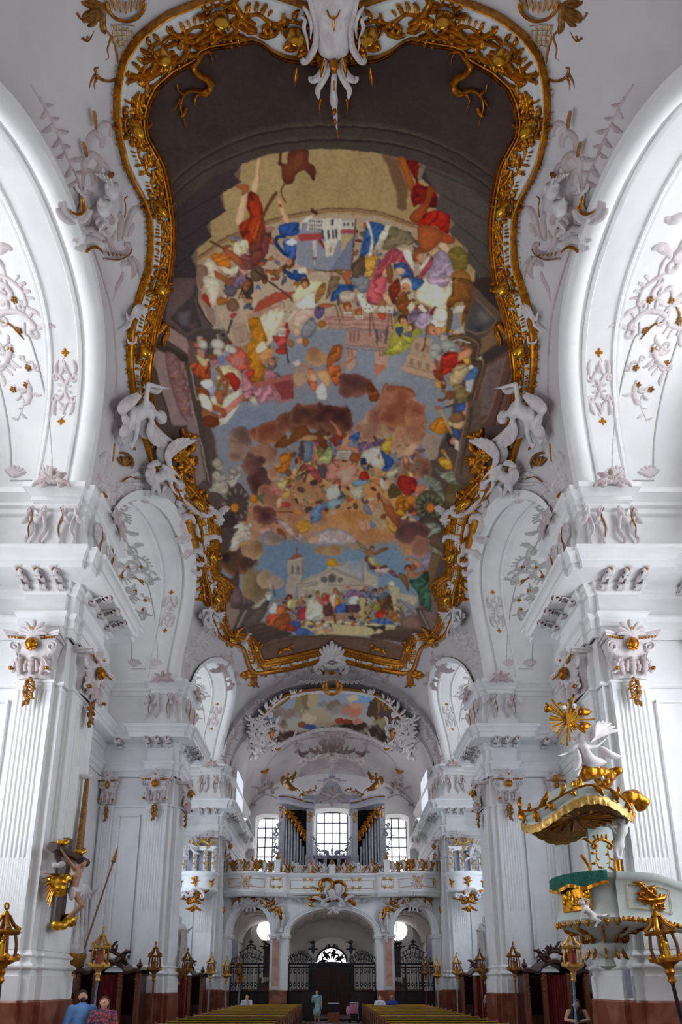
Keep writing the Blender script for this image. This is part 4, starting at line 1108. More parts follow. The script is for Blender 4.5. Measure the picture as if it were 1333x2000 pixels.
# --- region 5: right side
F(5, (60, 48, 46), '870 0 1010 0 1090 370 760 60'); F(5, (104, 86, 72), '760 40 1100 400 860 560 700 480'); F(5, (82, 80, 84), '800 195 1000 400 860 520 720 480', soft=1); F(5, (120, 116, 112), '850 290 960 380 900 420 830 400', soft=5); F(5, (52, 52, 60), '790 470 900 450 850 510', soft=3); S(5, (140, 116, 92), 2, '800 195 1000 400 860 520 715 485')
F(5, (132, 108, 80), '860 570 1080 410 1140 540 840 720'); F(5, (86, 68, 56), '560 560 700 530 850 580 850 690 800 760 900 800 840 1000 740 1381 700 1381 770 1000 830 850 770 800 780 680 720 610', fold=.12, ang=.3, per=4)
S(5, (150, 128, 92), 2, '560 570 720 550 830 620 820 760 880 810 720 1381'); F(5, (70, 56, 52), '870 720 1110 570 1200 620 900 800'); F(5, (196, 186, 184), '830 760 870 725 875 770'); F(5, (108, 78, 68), '900 810 1220 620 1150 1381 740 1381', fold=.04); F(5, (124, 108, 106), '930 820 1090 740 930 1280 805 1300', soft=1)
for i in range(30):
    a, b_ = _rg.rand(2); E(5, [(150, 120, 108), (98, 88, 96), (132, 120, 124)][i % 3], 950+80*a-110*b_+30, 800+470*b_, 22, 12, a*3, soft=2, op=.7)
S(5, (140, 104, 92), 2, '1230 640 1000 1381'); S(5, (64, 48, 44), 3, '1200 650 985 1381'); S(5, (160, 132, 112), 1.8, '930 815 800 1310 930 1285 1095 735')
F(5, (202, 192, 186), '590 510 690 450 710 510 620 525'); F(5, (120, 78, 34), '590 0 760 20 770 120 740 320 680 440 700 250 640 230 560 290 530 220 560 130', fold=.25, ang=.9, per=12); F(5, (222, 216, 206), '580 340 640 260 720 265 690 310'); F(5, (96, 74, 48), '520 300 590 300 590 420 560 520 530 500 540 420', sh=.3); E(5, (178, 172, 170), 515, 570, 36, 40, sh=.3); S(5, (196, 190, 186), 4, '510 540 560 610 640 580 760 610')
F(5, (222, 214, 196), '370 20 440 0 580 0 580 140 540 220 540 300 480 350 400 280 260 200 290 60', fold=.14, ang=.2, per=12); F(5, (168, 144, 170), '360 0 560 0 530 90 440 70 380 60', fold=.18); F(5, (52, 90, 140), '160 0 320 20 300 80 240 120 190 70', fold=.3); fhead(5, 160, 80, 55, (206, 196, 180), SK, .2); F(5, (206, 198, 172), '160 160 240 130 230 190 190 220', soft=1)
F(5, (110, 44, 28), '0 100 90 20 110 120 60 200 30 240', fold=.3); F(5, (124, 70, 30), '60 230 150 130 190 260 120 330', fold=.3); F(5, (226, 222, 208), '170 280 215 220 245 270 200 330'); F(5, (110, 92, 112), '190 340 240 300 300 330 260 430 200 400', fold=.2); F(5, (164, 148, 176), '250 430 300 330 370 340 450 370 330 470', fold=.2, per=8); F(5, (112, 38, 44), '380 340 440 270 460 360', sh=.3); F(5, (226, 220, 208), '270 270 310 250 360 310 330 330', sh=.1)
F(5, (216, 210, 190), '450 280 540 300 520 450 430 470 400 410', fold=.14); fhead(5, 135, 400, 46, (74, 52, 34), SK, -.3); F(5, (62, 66, 116), '65 470 130 460 110 555 80 520', sh=.2); fhead(5, 200, 470, 40, (110, 66, 40), SKL, 1.0); F(5, (96, 96, 112), '140 520 210 500 220 555 160 550', sh=.2); fhead(5, 400, 490, 50, (150, 104, 72), SK, -1); E(5, SK, 460, 500, 36, 40, sh=.25)
F(5, (196, 168, 144), '250 560 400 560 420 860 540 1000 200 880 120 860', soft=1); F(5, (204, 174, 148), '170 720 430 800 520 950 140 880')
for x, y in ((250, 600), (340, 630), (200, 750), (270, 770), (350, 790)): F(5, (170, 140, 122), f'{x} {y} {x+40} {y+12} {x+30} {y+75} {x-8} {y+62}')
S(5, (160, 128, 110), 1.8, '160 820 430 890'); S(5, (170, 136, 116), 2, '140 870 560 1000'); S(5, (120, 74, 40), 3, '300 690 340 620'); S(5, (120, 74, 40), 2.5, '320 690 360 440')
for x, y, rx, ry in ((440, 650, 60, 50), (560, 640, 80, 60), (430, 710, 45, 40), (470, 750, 30, 40), (600, 690, 60, 40)): E(5, (146, 152, 148), x, y, rx, ry, .5, sh=.4)
F(5, (150, 40, 28), '500 720 620 690 700 790 600 870 490 900', fold=.28, per=9); F(5, SK, '660 700 770 660 760 730 690 760 640 780', sh=.25); F(5, (120, 56, 34), '420 860 490 870 510 950 470 965 430 920', sh=.25); S(5, SKD, 6, '440 760 460 860'); F(5, (196, 160, 60), '690 760 760 740 750 800 720 800', sh=.2)
F(5, (168, 152, 116), '550 940 620 830 700 800 750 830 740 900 640 1000 580 1010', fold=.22, per=8); F(5, (76, 110, 168), '700 950 790 840 830 850 800 960 740 970', fold=.2); F(5, (200, 204, 210), '720 960 800 950 770 1080 730 1060', soft=1); F(5, (126, 112, 72), '600 1010 700 1010 740 1160 650 1160', fold=.25); E(5, (112, 76, 50), 575, 1095, 48, 42, sh=.3); S(5, (130, 72, 36), 5, '455 1135 500 1140 540 1110'); F(5, (210, 190, 110), '550 1150 600 1140 590 1180', soft=1)
F(5, (54, 82, 146), '625 1200 700 1160 720 1230 660 1240', sh=.25); S(5, (50, 44, 44), 2.5, '495 1215 620 1190'); S(5, (190, 150, 90), 5, '455 1205 500 1280 560 1381'); E(5, (150, 104, 60), 452, 1203, 26, 16, .4); F(5, (150, 110, 70), '570 1290 640 1250 690 1270 680 1340 600 1350 560 1330', sh=.3); F(5, (186, 166, 136), '560 1340 700 1330 700 1381 570 1381', sh=.2); F(5, (196, 128, 40), '410 1381 500 1280 540 1381', fold=.2); F(5, (200, 130, 120), '700 1180 740 1170 730 1280 690 1260', sh=.2)
CL(5, 130, 1200, 230, 170, (216, 168, 138), (160, 92, 66), 17)
# --- clouds, central glory
F(6, (140, 156, 184), '350 300 480 60 800 0 800 200 600 300 400 320', soft=6)
CL(0, 650, 1010, 160, 130, (232, 196, 146), (222, 168, 112), 2)
CL(0, 640, 1060, 200, 60, (226, 176, 116), (206, 150, 100), 21)
CL(0, 560, 1020, 90, 90, (216, 176, 140), (190, 132, 100), 23)
for a in ((470, 380, 110, 160, (176, 146, 128), (120, 96, 88), 31), (620, 290, 60, 60, (184, 130, 100), (136, 84, 64), 32), (760, 270, 150, 120, (190, 130, 100), (136, 78, 56), 33), (900, 190, 130, 110, (160, 108, 84), (88, 52, 42), 34), (1080, 130, 170, 140, (170, 116, 92), (84, 50, 42), 35), (1240, 180, 150, 130, (150, 98, 78), (84, 50, 44), 36), (680, 470, 110, 110, (206, 164, 138), (150, 100, 84), 37), (590, 560, 100, 110, (160, 116, 100), (84, 54, 50), 38), (650, 690, 110, 120, (150, 108, 98), (70, 44, 44), 39), (720, 870, 110, 130, (212, 172, 144), (170, 110, 88), 40), (680, 990, 120, 90, (170, 112, 96), (96, 54, 56), 41), (770, 640, 70, 80, (216, 178, 152), (176, 130, 110), 42), (1050, 800, 160, 130, (222, 176, 128), (190, 136, 96), 43)): CL(6, *a)
for a in ((60, 170, 180, 150, (150, 98, 80), (76, 44, 40), 51), (430, 220, 190, 170, (212, 178, 150), (150, 96, 80), 52), (600, 120, 200, 150, (196, 130, 98), (138, 78, 58), 53), (760, 200, 110, 190, (206, 148, 116), (160, 92, 68), 54), (640, 370, 110, 120, (222, 192, 164), (200, 150, 120), 55), (760, 300, 90, 90, (214, 172, 142), (176, 116, 90), 56), (760, 570, 150, 130, (196, 146, 120), (120, 78, 66), 57), (900, 380, 90, 130, (196, 178, 160), (168, 148, 136), 58), (730, 1050, 130, 150, (176, 132, 112), (98, 66, 62), 59), (480, 1000, 120, 120, (216, 190, 158), (190, 156, 126), 60), (210, 1010, 170, 60, (226, 168, 104), (210, 146, 84), 61)): CL(7, *a)
bustle('540 880 620 840 760 850 830 880 800 960 700 990 600 1000 550 950', 260, 5, PAL+[(220, 180, 140)]*4, 3, 9); bustle('790 920 850 940 840 1040 790 1020', 40, 6, PAL)
# central glory figures
F(6, (120, 74, 40), '780 400 880 300 900 340 960 250 1040 210 1100 280 1180 270 1240 380 1230 460 1160 380 1040 340 960 360 860 410', sh=.25); F(6, (176, 140, 100), '980 340 1080 300 1160 310 1120 345 1010 350', sh=.2)
F(6, (104, 120, 142), '1000 400 1040 350 1110 370 1110 450 1080 530 1030 520 1000 460', sh=.4); F(6, (80, 74, 76), '1000 380 1030 350 1040 500 1010 500', sh=.2); F(6, SK, '1120 390 1150 400 1170 500 1140 530 1120 450', sh=.25); F(6, (160, 76, 86), '1130 350 1180 380 1160 440 1140 400', fold=.2); F(6, (120, 118, 66), '1160 400 1230 440 1180 500 1150 470', fold=.2)
F(6, (176, 188, 132), '1140 560 1180 500 1250 410 1280 440 1260 570 1200 530', fold=.18, per=10); F(6, (170, 84, 80), '1050 560 1130 590 1190 650 1190 720 1130 690', fold=.28); F(6, (200, 130, 116), '1220 660 1260 560 1333 500 1333 660 1250 700', fold=.22, per=9); F(6, (92, 84, 96), '1150 560 1230 580 1220 680 1180 650', sh=.3); F(6, (186, 112, 36), '820 480 910 455 920 560 850 630 780 600 830 560', fold=.28, per=8); F(6, (112, 74, 44), '920 470 970 450 960 500 920 490', sh=.2); E(6, (120, 82, 54), 900, 630, 32, 36, sh=.25)
E(6, (180, 130, 110), 1140, 740, 40, 34, sh=.2); E(6, (90, 58, 54), 1120, 720, 34, 26); F(6, (216, 214, 206), '1240 780 1333 720 1333 850 1260 870', fold=.1); F(6, (110, 140, 180), '1100 960 1170 910 1300 860 1333 900 1200 950 1180 1030 1100 1080', fold=.22, ang=.5, per=9); E(6, SKL, 1295, 980, 30, 28, sh=.2)
F(6, (206, 168, 96), '850 800 920 790 910 840 850 850', fold=.2); F(6, (190, 120, 116), '760 750 830 760 820 820 780 800', fold=.2); F(6, (200, 190, 130), '800 720 900 690 860 780 820 770', fold=.15); F(6, SK, '930 700 970 720 960 750 930 740', sh=.2); S(6, (60, 46, 40), 2, '1020 560 980 640'); S(6, (150, 92, 50), 2.5, '700 968 960 972'); F(6, (200, 140, 70), '945 950 1020 960 1020 990 960 985', sh=.2); F(6, (168, 70, 56), '820 890 900 880 920 920 830 930', fold=.25); F(6, (226, 190, 160), '800 870 850 840 830 920 800 940', fold=.1)
F(6, (150, 100, 96), '660 1110 740 1040 830 1030 920 1100 1000 1180 980 1230 860 1100 760 1060', fold=.2); F(6, (206, 186, 186), '800 1040 870 1050 960 1120 1050 1200 990 1220 900 1150', fold=.14, per=9); F(6, (200, 150, 60), '980 1060 1060 1040 1110 1090 1060 1150 990 1140', fold=.25); F(6, (184, 130, 100), '890 1020 930 1030 1000 1180 960 1170', sh=.2); F(6, (196, 150, 140), '640 1140 740 1100 750 1140 660 1170', fold=.15); F(6, (150, 80, 50), '800 1110 850 1130 890 1200 860 1240 820 1180', sh=.25)
CL(6, 760, 1190, 90, 60, (176, 160, 156), (140, 124, 124), 71)
F(6, (190, 176, 180), '1060 1244 1140 1150 1240 1120 1333 1115 1333 1244', fold=.1, per=16); F(7, (186, 170, 174), '-20 1120 100 1120 200 1160 260 1244 -20 1244', fold=.1, per=16); F(6, (220, 170, 130), '1080 1200 1160 1180 1150 1244 1080 1244', sh=.2)
# right half of glory
F(7, (140, 60, 40), '20 180 110 270 180 290 190 330 60 400 50 310 80 290', sh=.3); F(7, SK, '15 170 40 180 120 280 100 310 60 240', sh=.2); F(7, (206, 146, 116), '100 380 200 260 215 270 180 390 130 420', sh=.25); F(7, (64, 98, 160), '190 320 280 270 250 360 210 350', fold=.25); F(7, (60, 90, 156), '90 370 130 330 120 390', sh=.2)
F(7, SK, '80 410 200 400 270 430 260 470 180 430 90 430', sh=.2); E(7, (150, 84, 50), 240, 500, 48, 44, sh=.3); F(7, (232, 226, 208), '90 440 205 435 175 510 65 515')
for k in range(3): S(7, (90, 80, 76), 1.2, f'{92-k*8} {460+k*20} {186-k*8} {455+k*20}')
F(7, (206, 140, 126), '0 560 60 540 100 640 20 690', fold=.2); F(7, (222, 160, 140), '60 620 160 560 260 570 230 680 140 760 110 690', fold=.15); F(7, (160, 44, 34), '280 640 330 610 365 660 350 700 290 690', sh=.35); F(7, (120, 160, 190), '230 700 350 690 370 700 300 740 220 745', fold=.15); F(7, (196, 196, 176), '190 800 300 740 300 840 260 850', fold=.12); F(7, (190, 120, 70), '380 690 460 680 450 740 410 720', sh=.2); F(7, (72, 90, 128), '60 760 150 820 100 860', sh=.2); F(7, (216, 212, 208), '0 760 80 740 110 830 0 860', fold=.1); F(7, (150, 180, 200), '0 880 120 860 150 870 20 950', fold=.15)
F(7, (116, 92, 116), '260 370 400 360 500 330 470 400 380 480 300 480', fold=.25, per=8); F(7, (206, 160, 60), '470 390 510 330 560 310 530 470 490 450', fold=.22); F(7, (208, 206, 194), '300 460 440 400 470 440 490 570 430 590 340 540', fold=.15, per=9); F(7, (44, 84, 156), '460 430 520 480 575 520 550 590 470 610 500 540', fold=.28, per=8); F(7, (40, 62, 110), '290 500 330 500 340 560 290 570'); E(7, SK, 450, 490, 14, 26); F(7, (200, 150, 90), '400 640 510 620 470 670', fold=.2); F(7, (196, 192, 160), '510 640 630 570 600 640 540 680', fold=.18)
F(7, (222, 168, 144), '650 450 720 380 800 380 740 470 680 480', sh=.3); E(7, (206, 150, 126), 670, 520, 34, 32, sh=.3); F(7, (226, 222, 214), '700 480 760 550 715 540'); S(7, (150, 100, 60), 3, '650 490 680 640'); E(7, (170, 120, 50), 685, 650, 26, 22)
F(7, (150, 40, 32), '610 700 640 650 760 680 770 780 690 820 620 760', fold=.3, per=8); F(7, (196, 120, 92), '780 740 860 740 830 790 760 800', sh=.25); F(7, (92, 80, 40), '530 790 570 720 640 790 620 830 540 850', fold=.2); E(7, (206, 178, 150), 505, 740, 38, 46, sh=.2); F(7, (216, 208, 190), '450 680 490 690 500 780 470 760', sh=.15)
F(7, (176, 112, 30), '590 900 640 830 760 830 760 900 690 960 640 1020 600 990', fold=.3, per=9); E(7, (186, 124, 50), 725, 860, 44, 44, sh=.3); F(7, (160, 90, 50), '460 850 540 880 600 1000 620 1110 560 1050 510 980', sh=.25); F(7, SK, '455 840 480 840 540 890 520 910', sh=.2); E(7, (130, 76, 44), 490, 1005, 28, 26, sh=.25); F(7, (200, 150, 66), '500 1020 540 1060 610 1130 600 1180 530 1100', fold=.2); F(7, (180, 100, 50), '350 890 300 930 400 950 440 890', soft=2, op=.4)
for x, y in ((370, 920), (340, 1070), (300, 1080)): F(7, (216, 160, 130), f'{x-40} {y-20} {x+20} {y-30} {x+40} {y+30} {x} {y+60} {x-30} {y+20}', sh=.25)
F(7, (120, 130, 160), '310 920 350 900 390 990 330 980', sh=.2); F(7, (110, 140, 180), '370 1050 420 1080 380 1110', sh=.2)
# trumpets and banners at the right edge
F(7, (196, 124, 36), '880 235 990 140 1050 240 1030 280 960 290', fold=.22, per=10); F(7, (206, 150, 50), '960 515 1060 510 1090 590 1040 600', fold=.2); S(7, (200, 170, 120), 5, '960 70 1020 160 1080 290'); E(7, (160, 110, 70), 955, 62, 24, 20, .5); S(7, (200, 170, 110), 4, '1005 440 1060 520'); E(7, (170, 120, 70), 1005, 440, 22, 18, .5)
F(7, (130, 92, 60), '1060 150 1120 100 1170 110 1170 170 1100 200', sh=.3); F(7, (186, 160, 126), '1090 200 1180 190 1160 250 1100 240', sh=.2); F(7, (52, 86, 160), '1090 270 1130 260 1150 330 1110 330', sh=.25); F(7, (48, 40, 42), '1030 310 1060 300 1100 390 1060 400', sh=.2); E(7, SK, 1090, 355, 26, 34, sh=.2); F(7, (222, 216, 206), '1110 340 1150 350 1140 450 1110 420', sh=.1); F(7, (60, 92, 160), '1120 70 1190 20 1200 80 1140 100', sh=.2)
# right lower painted stonework
F(7, (110, 92, 78), '1100 600 1200 250 1240 0 1333 0 1333 700 1120 680', fold=.05); S(7, (150, 130, 104), 2.5, '1230 20 1110 620'); S(7, (80, 66, 58), 5, '1260 60 1160 640'); F(7, (88, 76, 50), '1010 800 1060 700 1200 720 1260 700 1100 940 1010 900', sh=.2); F(7, (104, 92, 60), '1040 820 1140 800 1120 900 1040 880', sh=.3)
for P in ('830 660 880 650 960 700 1000 790 950 800 890 740', '940 590 1000 630 1100 620 1120 700 1160 740 1060 720 980 660', '960 800 1010 800 1020 890 980 850'): F(7, (128, 138, 122), P, fold=.3, per=7, sh=.2)
E(7, (128, 138, 122), 855, 670, 28, 26, sh=.35); S(7, (110, 118, 106), 4, '940 590 970 650')
F(7, (88, 86, 66), '770 860 860 780 980 830 1010 930 980 1020 860 1030 780 1000', sh=.15)
for i in range(26):
    a = 2*math.pi*i/26; x = 885+100*math.cos(a)*(.7+.3*(i % 2)); y = 925+95*math.sin(a)*(.7+.3*(i % 2)); E(7, (136, 140, 112) if i % 2 else (60, 58, 46), x, y, 22, 10, a, sh=.2)
E(7, (190, 104, 34), 900, 935, 38, 42, sh=.4)
F(7, (76, 68, 56), '800 1040 900 1000 1020 1100 1040 1244 840 1244', sh=.15); F(7, (132, 142, 128), '800 1110 860 1070 960 1080 970 1150 860 1200 820 1180', fold=.3, per=7, sh=.2)
# left painted stone figures
F(6, (96, 80, 78), '230 720 480 720 560 820 540 1050 300 1050 200 830'); F(6, (84, 70, 68), '80 0 130 0 240 680 200 740'); F(6, (150, 132, 134), '0 130 80 160 180 680 100 740 60 500'); S(6, (176, 164, 164), 2.5, '50 0 215 720')
for P in ('240 640 290 600 350 650 380 780 340 840 280 800 200 790 240 740', '380 590 440 620 470 590 480 660 420 760 380 720', '240 530 310 520 330 580 280 610'): F(6, (164, 162, 152), P, fold=.3, per=8, sh=.25)
E(6, (154, 150, 140), 475, 590, 28, 32, sh=.35); S(6, (150, 146, 138), 6, '385 590 390 640 450 640'); E(6, (150, 146, 136), 280, 545, 45, 40, sh=.4)
for i in range(26):
    a = 2*math.pi*i/26; x = 450+110*math.cos(a)*(.7+.3*(i % 2)); y = 900+110*math.sin(a)*(.7+.3*(i % 2)); E(6, (150, 148, 128) if i % 2 else (78, 72, 62), x, y, 24, 10, a, sh=.2)
E(6, (186, 116, 32), 432, 930, 36, 40, sh=.4); E(6, (176, 112, 40), 600, 855, 34, 38, sh=.4)
for i in range(7): S(6, (110, 118, 84), [5, 2], f'630 850 {690+8*math.cos(i)} {800+i*17}')
F(6, (70, 60, 60), '310 1020 420 960 470 1080 420 1244 310 1180'); F(6, (190, 186, 178), '420 1100 480 1070 560 1100 560 1190 480 1244 440 1244 430 1160', fold=.3, per=7, sh=.2); E(6, (190, 186, 178), 565, 1085, 22, 26, sh=.3); F(6, (70, 60, 60), '300 1040 340 1100 420 1140 400 1244 300 1200')
# --- region 8 / 9: lower scene
F(8, (132, 160, 192), '560 60 1333 200 1333 420 980 560 780 760 480 720 480 480', soft=6); F(9, (136, 168, 200), '0 160 300 200 700 130 820 360 900 660 720 640 500 600 300 380 0 330', soft=6)
CL(9, 240, 430, 160, 110, (206, 212, 220), (170, 190, 210), 80, .8)
F(8, (92, 76, 74), '140 0 330 0 210 260 160 440 250 620 480 720 540 860 400 1060 260 1060 150 700 100 480')
CL(8, 330, 330, 190, 150, (150, 112, 74), (48, 36, 38), 81); CL(8, 400, 350, 90, 80, (96, 66, 54), (52, 36, 38), 82); CL(8, 480, 220, 130, 130, (206, 172, 134), (150, 112, 82), 83); CL(8, 480, 560, 160, 170, (176, 152, 120), (124, 104, 76), 84); CL(8, 600, 520, 110, 110, (206, 182, 156), (170, 146, 120), 85); CL(8, 710, 540, 80, 70, (214, 196, 176), (176, 158, 144), 86); CL(8, 680, 110, 100, 70, (190, 172, 160), (150, 134, 128), 87)
F(8, (196, 190, 182), '300 30 390 0 450 120 360 110 330 210 240 210', fold=.25, per=8, sh=.2); F(8, (214, 210, 200), '370 60 440 80 450 115 380 120')
F(8, (86, 66, 70), '150 440 200 480 270 500 330 420 340 560 300 640 260 660', fold=.2, ang=.2); F(8, (108, 88, 94), '250 640 330 580 400 700 470 720 450 760 380 770 250 800', fold=.25, ang=.5, per=8)
F(8, (158, 138, 132), '120 650 240 720 260 800 350 820 260 1070 200 950'); F(8, (96, 84, 78), '260 1060 350 830 420 800 440 780 470 860 300 1040'); F(8, (176, 164, 156), '310 1000 410 810 420 830 330 1000')
F(8, (96, 84, 80), '460 860 600 740 640 730 580 900 480 990 370 1000', sh=.15); F(8, (176, 172, 164), '470 790 600 690 620 700 540 790 480 820', fold=.15); F(8, (196, 192, 184), '600 660 640 630 680 640 650 720 620 720', fold=.3, per=6)
for i in range(4): F(8, (104-6*i, 88-6*i, 80-5*i), f'{400+20*i} {960+45*i} {600+70*i} {940+28*i} {640+80*i} {980+28*i} {830} {1020+20*i} {830} {1080+20*i} {420+40*i} {1060+30*i}'); S(8, (60, 50, 46), 1.5, f'{430+25*i} {1000+42*i} {560+70*i} {965+32*i} {640+70*i} {985+28*i}')
F(8, (112, 88, 76), '560 1180 700 1110 900 1075 1333 1065 1333 1260 1000 1270 760 1320 580 1350 545 1300', fold=.03); S(8, (86, 66, 58), 2, '540 1120 760 1090 1000 1085 1333 1085'); S(8, (80, 62, 54), 1.5, '570 1190 760 1130 900 1105')
F(9, (114, 90, 78), '0 1060 300 1080 500 1110 780 1180 790 1320 700 1310 400 1260 0 1210', fold=.03); S(9, (84, 64, 56), 2, '0 1085 300 1100 500 1130'); 
for i in range(4): F(9, (112-6*i, 92-6*i, 78-5*i), f'{690-95*i} {970+27*i} {960} {1010+6*i} {880-40*i} {1060+30*i} {520-30*i} {1010+30*i}'); S(9, (70, 56, 50), 1.5, f'{690-95*i} {985+27*i} {800} {1030+30*i}')
# church with portico and bell tower
F(8, (196, 184, 172), '825 330 990 290 995 400 960 540 920 560 900 700 800 670 830 500'); F(8, (150, 138, 134), '970 300 1000 300 1000 400 970 520')
F(8, (166, 100, 86), '835 320 870 280 920 250 980 290 975 305'); S(8, (140, 84, 74), 2.5, '922 250 922 195'); 
for x in (865, 920): F(8, (130, 122, 122), f'{x} 455 {x} 385 {x+12} 365 {x+28} 385 {x+26} 445')
S(8, (150, 138, 130), 2, '830 460 975 450'); S(8, (214, 204, 192), 3, '825 330 990 300')
F(8, (204, 194, 180), '920 540 1333 370 1333 640 1100 700 1000 740 940 700'); F(9, (200, 190, 176), '0 380 60 380 400 540 390 620 180 620 0 640'); F(9, (176, 166, 156), '50 380 400 540 380 560 30 410')
S(8, (166, 152, 140), 2.5, '960 540 1333 400'); S(8, (160, 148, 138), 3, '920 560 1110 550 1110 570 940 585'); S(9, (166, 152, 140), 2.5, '0 570 390 570')
E(8, (150, 140, 134), 1190, 515, 38, 34); E(8, (104, 98, 98), 1195, 518, 26, 24); F(8, (150, 140, 134), '1235 540 1235 470 1275 450 1315 470 1315 540'); F(8, (98, 92, 94), '1245 535 1245 480 1275 465 1305 480 1305 535'); F(9, (104, 98, 98), '12 530 12 480 42 455 75 480 75 535'); E(9, (120, 112, 110), 130, 520, 28, 24)
for x in (1000, 1070): F(8, (186, 174, 162), f'{x} 610 {x+40} 610 {x+40} 720 {x} 730')
F(8, (214, 152, 40), '1210 365 1250 310 1275 295 1333 360', sh=.3); F(9, (214, 152, 40), '0 310 40 300 105 370 0 370', sh=.3); CL(8, 1230, 220, 150, 50, (206, 170, 128), (170, 130, 92), 88); CL(9, 50, 220, 120, 60, (206, 172, 130), (176, 136, 100), 89)
F(9, (206, 198, 184), '340 320 380 290 390 430 500 490 510 600 370 560 360 480'); F(9, (176, 166, 158), '340 320 365 310 360 500 345 500')
# flying angel and green angel at right
F(9, (164, 110, 70), '280 195 380 230 420 200 460 210 450 270 410 290 370 240', sh=.25); F(9, (130, 92, 54), '460 250 540 200 610 190 560 240 480 270', sh=.2); F(9, (150, 130, 100), '290 130 360 170 400 220 330 200', sh=.2); fhead(9, 445, 205, 24, (90, 60, 40), SK)
F(9, (110, 60, 66), '370 330 400 280 420 400 470 440 560 410 600 390 580 370 500 380 430 340', fold=.25); F(9, (166, 164, 104), '410 300 460 290 510 360 580 370 490 390 430 350', fold=.2); F(9, SK, '480 380 510 370 540 470 520 480 500 420', sh=.2); F(9, (206, 180, 176), '430 420 600 400 640 430 560 450', fold=.15); F(9, (120, 80, 92), '610 440 660 430 720 500 670 490', fold=.25)
CL(9, 850, 60, 170, 110, (150, 104, 92), (98, 68, 70), 90); CL(9, 940, 190, 110, 100, (206, 160, 138), (160, 112, 98), 91)
F(9, (168, 116, 74), '800 430 840 410 890 450 980 410 990 430 900 480 830 510 800 480', sh=.3); F(9, SK, '780 310 870 300 920 330 950 400 900 390 860 340', sh=.25); fhead(9, 805, 410, 30, (90, 54, 34), SK); E(9, (150, 84, 54), 860, 390, 34, 28, sh=.25); F(9, (120, 92, 54), '720 440 800 490 820 630 770 560 730 510', sh=.3)
F(9, (58, 92, 74), '820 520 900 500 1000 430 1020 560 1040 680 1060 780 1060 850 980 800 930 760 900 650 850 580', fold=.35, ang=.5, per=9, sh=.2); F(9, (140, 132, 160), '950 320 1020 220 1050 300 1030 380 960 400', fold=.2); F(9, (140, 142, 120), '1000 150 1060 180 1180 280 1130 270 1050 230', fold=.2)
F(9, (112, 92, 62), '1040 280 1130 290 1070 560 1010 560', fold=.12, ang=.2, per=4); F(9, (96, 82, 86), '1130 290 1240 260 1230 400 1100 500 1080 480', soft=2); F(9, (96, 76, 64), '1040 80 1100 60 1190 160 1200 300 1130 200 1040 170', sh=.2)
F(9, (132, 112, 108), '1040 660 1180 640 1200 860 1060 1040 960 820 1060 850', fold=.05); F(9, (84, 68, 62), '1160 640 1240 620 1230 800 1190 870'); F(9, (92, 76, 66), '880 800 940 800 1040 1020 1000 1010'); F(9, (150, 140, 130), '920 830 940 830 1030 1010 1010 1010'); F(9, (104, 80, 70), '1060 1040 1200 820 1230 900 1100 1050')
# terrace, crowd
F(9, (206, 196, 150), '310 700 420 700 420 760 400 930 320 930'); F(9, (184, 172, 122), '370 760 430 760 430 930 350 930'); F(9, (214, 206, 164), '610 590 720 590 720 650 740 900 690 990 640 850 640 650'); E(9, (214, 208, 184), 645, 560, 34, 28, sh=.35); F(9, (206, 200, 176), '720 650 900 680 900 740 880 780 730 700'); F(9, (150, 142, 136), '700 700 870 840 860 870 720 780', fold=.2)
F(9, (112, 96, 92), '720 790 770 850 770 940 740 980', sh=.2); F(9, (124, 100, 92), '770 900 880 880 960 980 960 1010 760 990', sh=.15); F(9, (84, 60, 40), '500 720 600 650 650 740 650 880 560 870', fold=.3); F(9, (150, 112, 66), '600 880 640 810 740 930 680 950 640 920', fold=.2)
F(8, (214, 204, 158), '930 940 1333 930 1333 1065 1080 1060 930 1040'); F(9, (214, 204, 158), '0 930 300 940 680 980 680 1010 600 1010 510 1050 410 1078 0 1065'); S(8, (236, 228, 190), 2, '940 940 1333 935'); S(9, (236, 228, 190), 2, '0 935 680 985'); S(9, (160, 150, 116), 1.5, '0 950 680 1000')
F(8, (190, 150, 130), '1160 890 1333 850 1333 930 1150 925'); F(9, (186, 146, 126), '30 880 320 840 320 925 20 930')
for y in (880, 905): S(9, (160, 122, 104), 1, f'30 {y} 320 {y}')
bustle('520 1190 600 1160 720 1150 780 1180 780 1215 560 1225', 170, 7, PAL, 2.5, 6)
for P, c, ang in (('620 880 720 860 690 960 620 960', (196, 84, 52), .5), ('690 930 760 860 850 870 840 940 780 1020 700 990', (140, 76, 38), .6), ('800 1010 860 930 940 950 960 990 900 1040', (150, 60, 34), .4), ('850 940 950 930 960 970 900 1000', (66, 88, 150), .8), ('910 1010 1010 1000 1090 1060 1000 1070 920 1070', (70, 96, 156), .5), ('630 780 720 750 720 850 650 850', (200, 198, 196), .5), ('720 800 800 780 810 850 720 860', (206, 110, 70), .5), ('830 720 940 700 910 790 830 800', (186, 182, 132), .6), ('930 830 1020 780 1040 880 960 930', (160, 60, 62), .6), ('1030 720 1100 700 1190 820 1180 900 1080 920 1010 910', (206, 206, 190), .4), ('1110 690 1190 700 1260 740 1220 780 1160 770', (186, 110, 108), .6), ('1180 790 1270 770 1300 850 1200 880', (90, 60, 56), .6), ('1170 700 1260 660 1290 720 1200 730', (170, 60, 46), .5), ('1250 670 1330 660 1333 780 1290 790', (206, 198, 180), .5), ('1290 740 1333 720 1333 850 1290 850', (196, 120, 50), .5), ('790 700 860 660 880 700 820 720', (120, 48, 40), .5)): F(8, c, P, fold=.25, ang=ang, per=7)
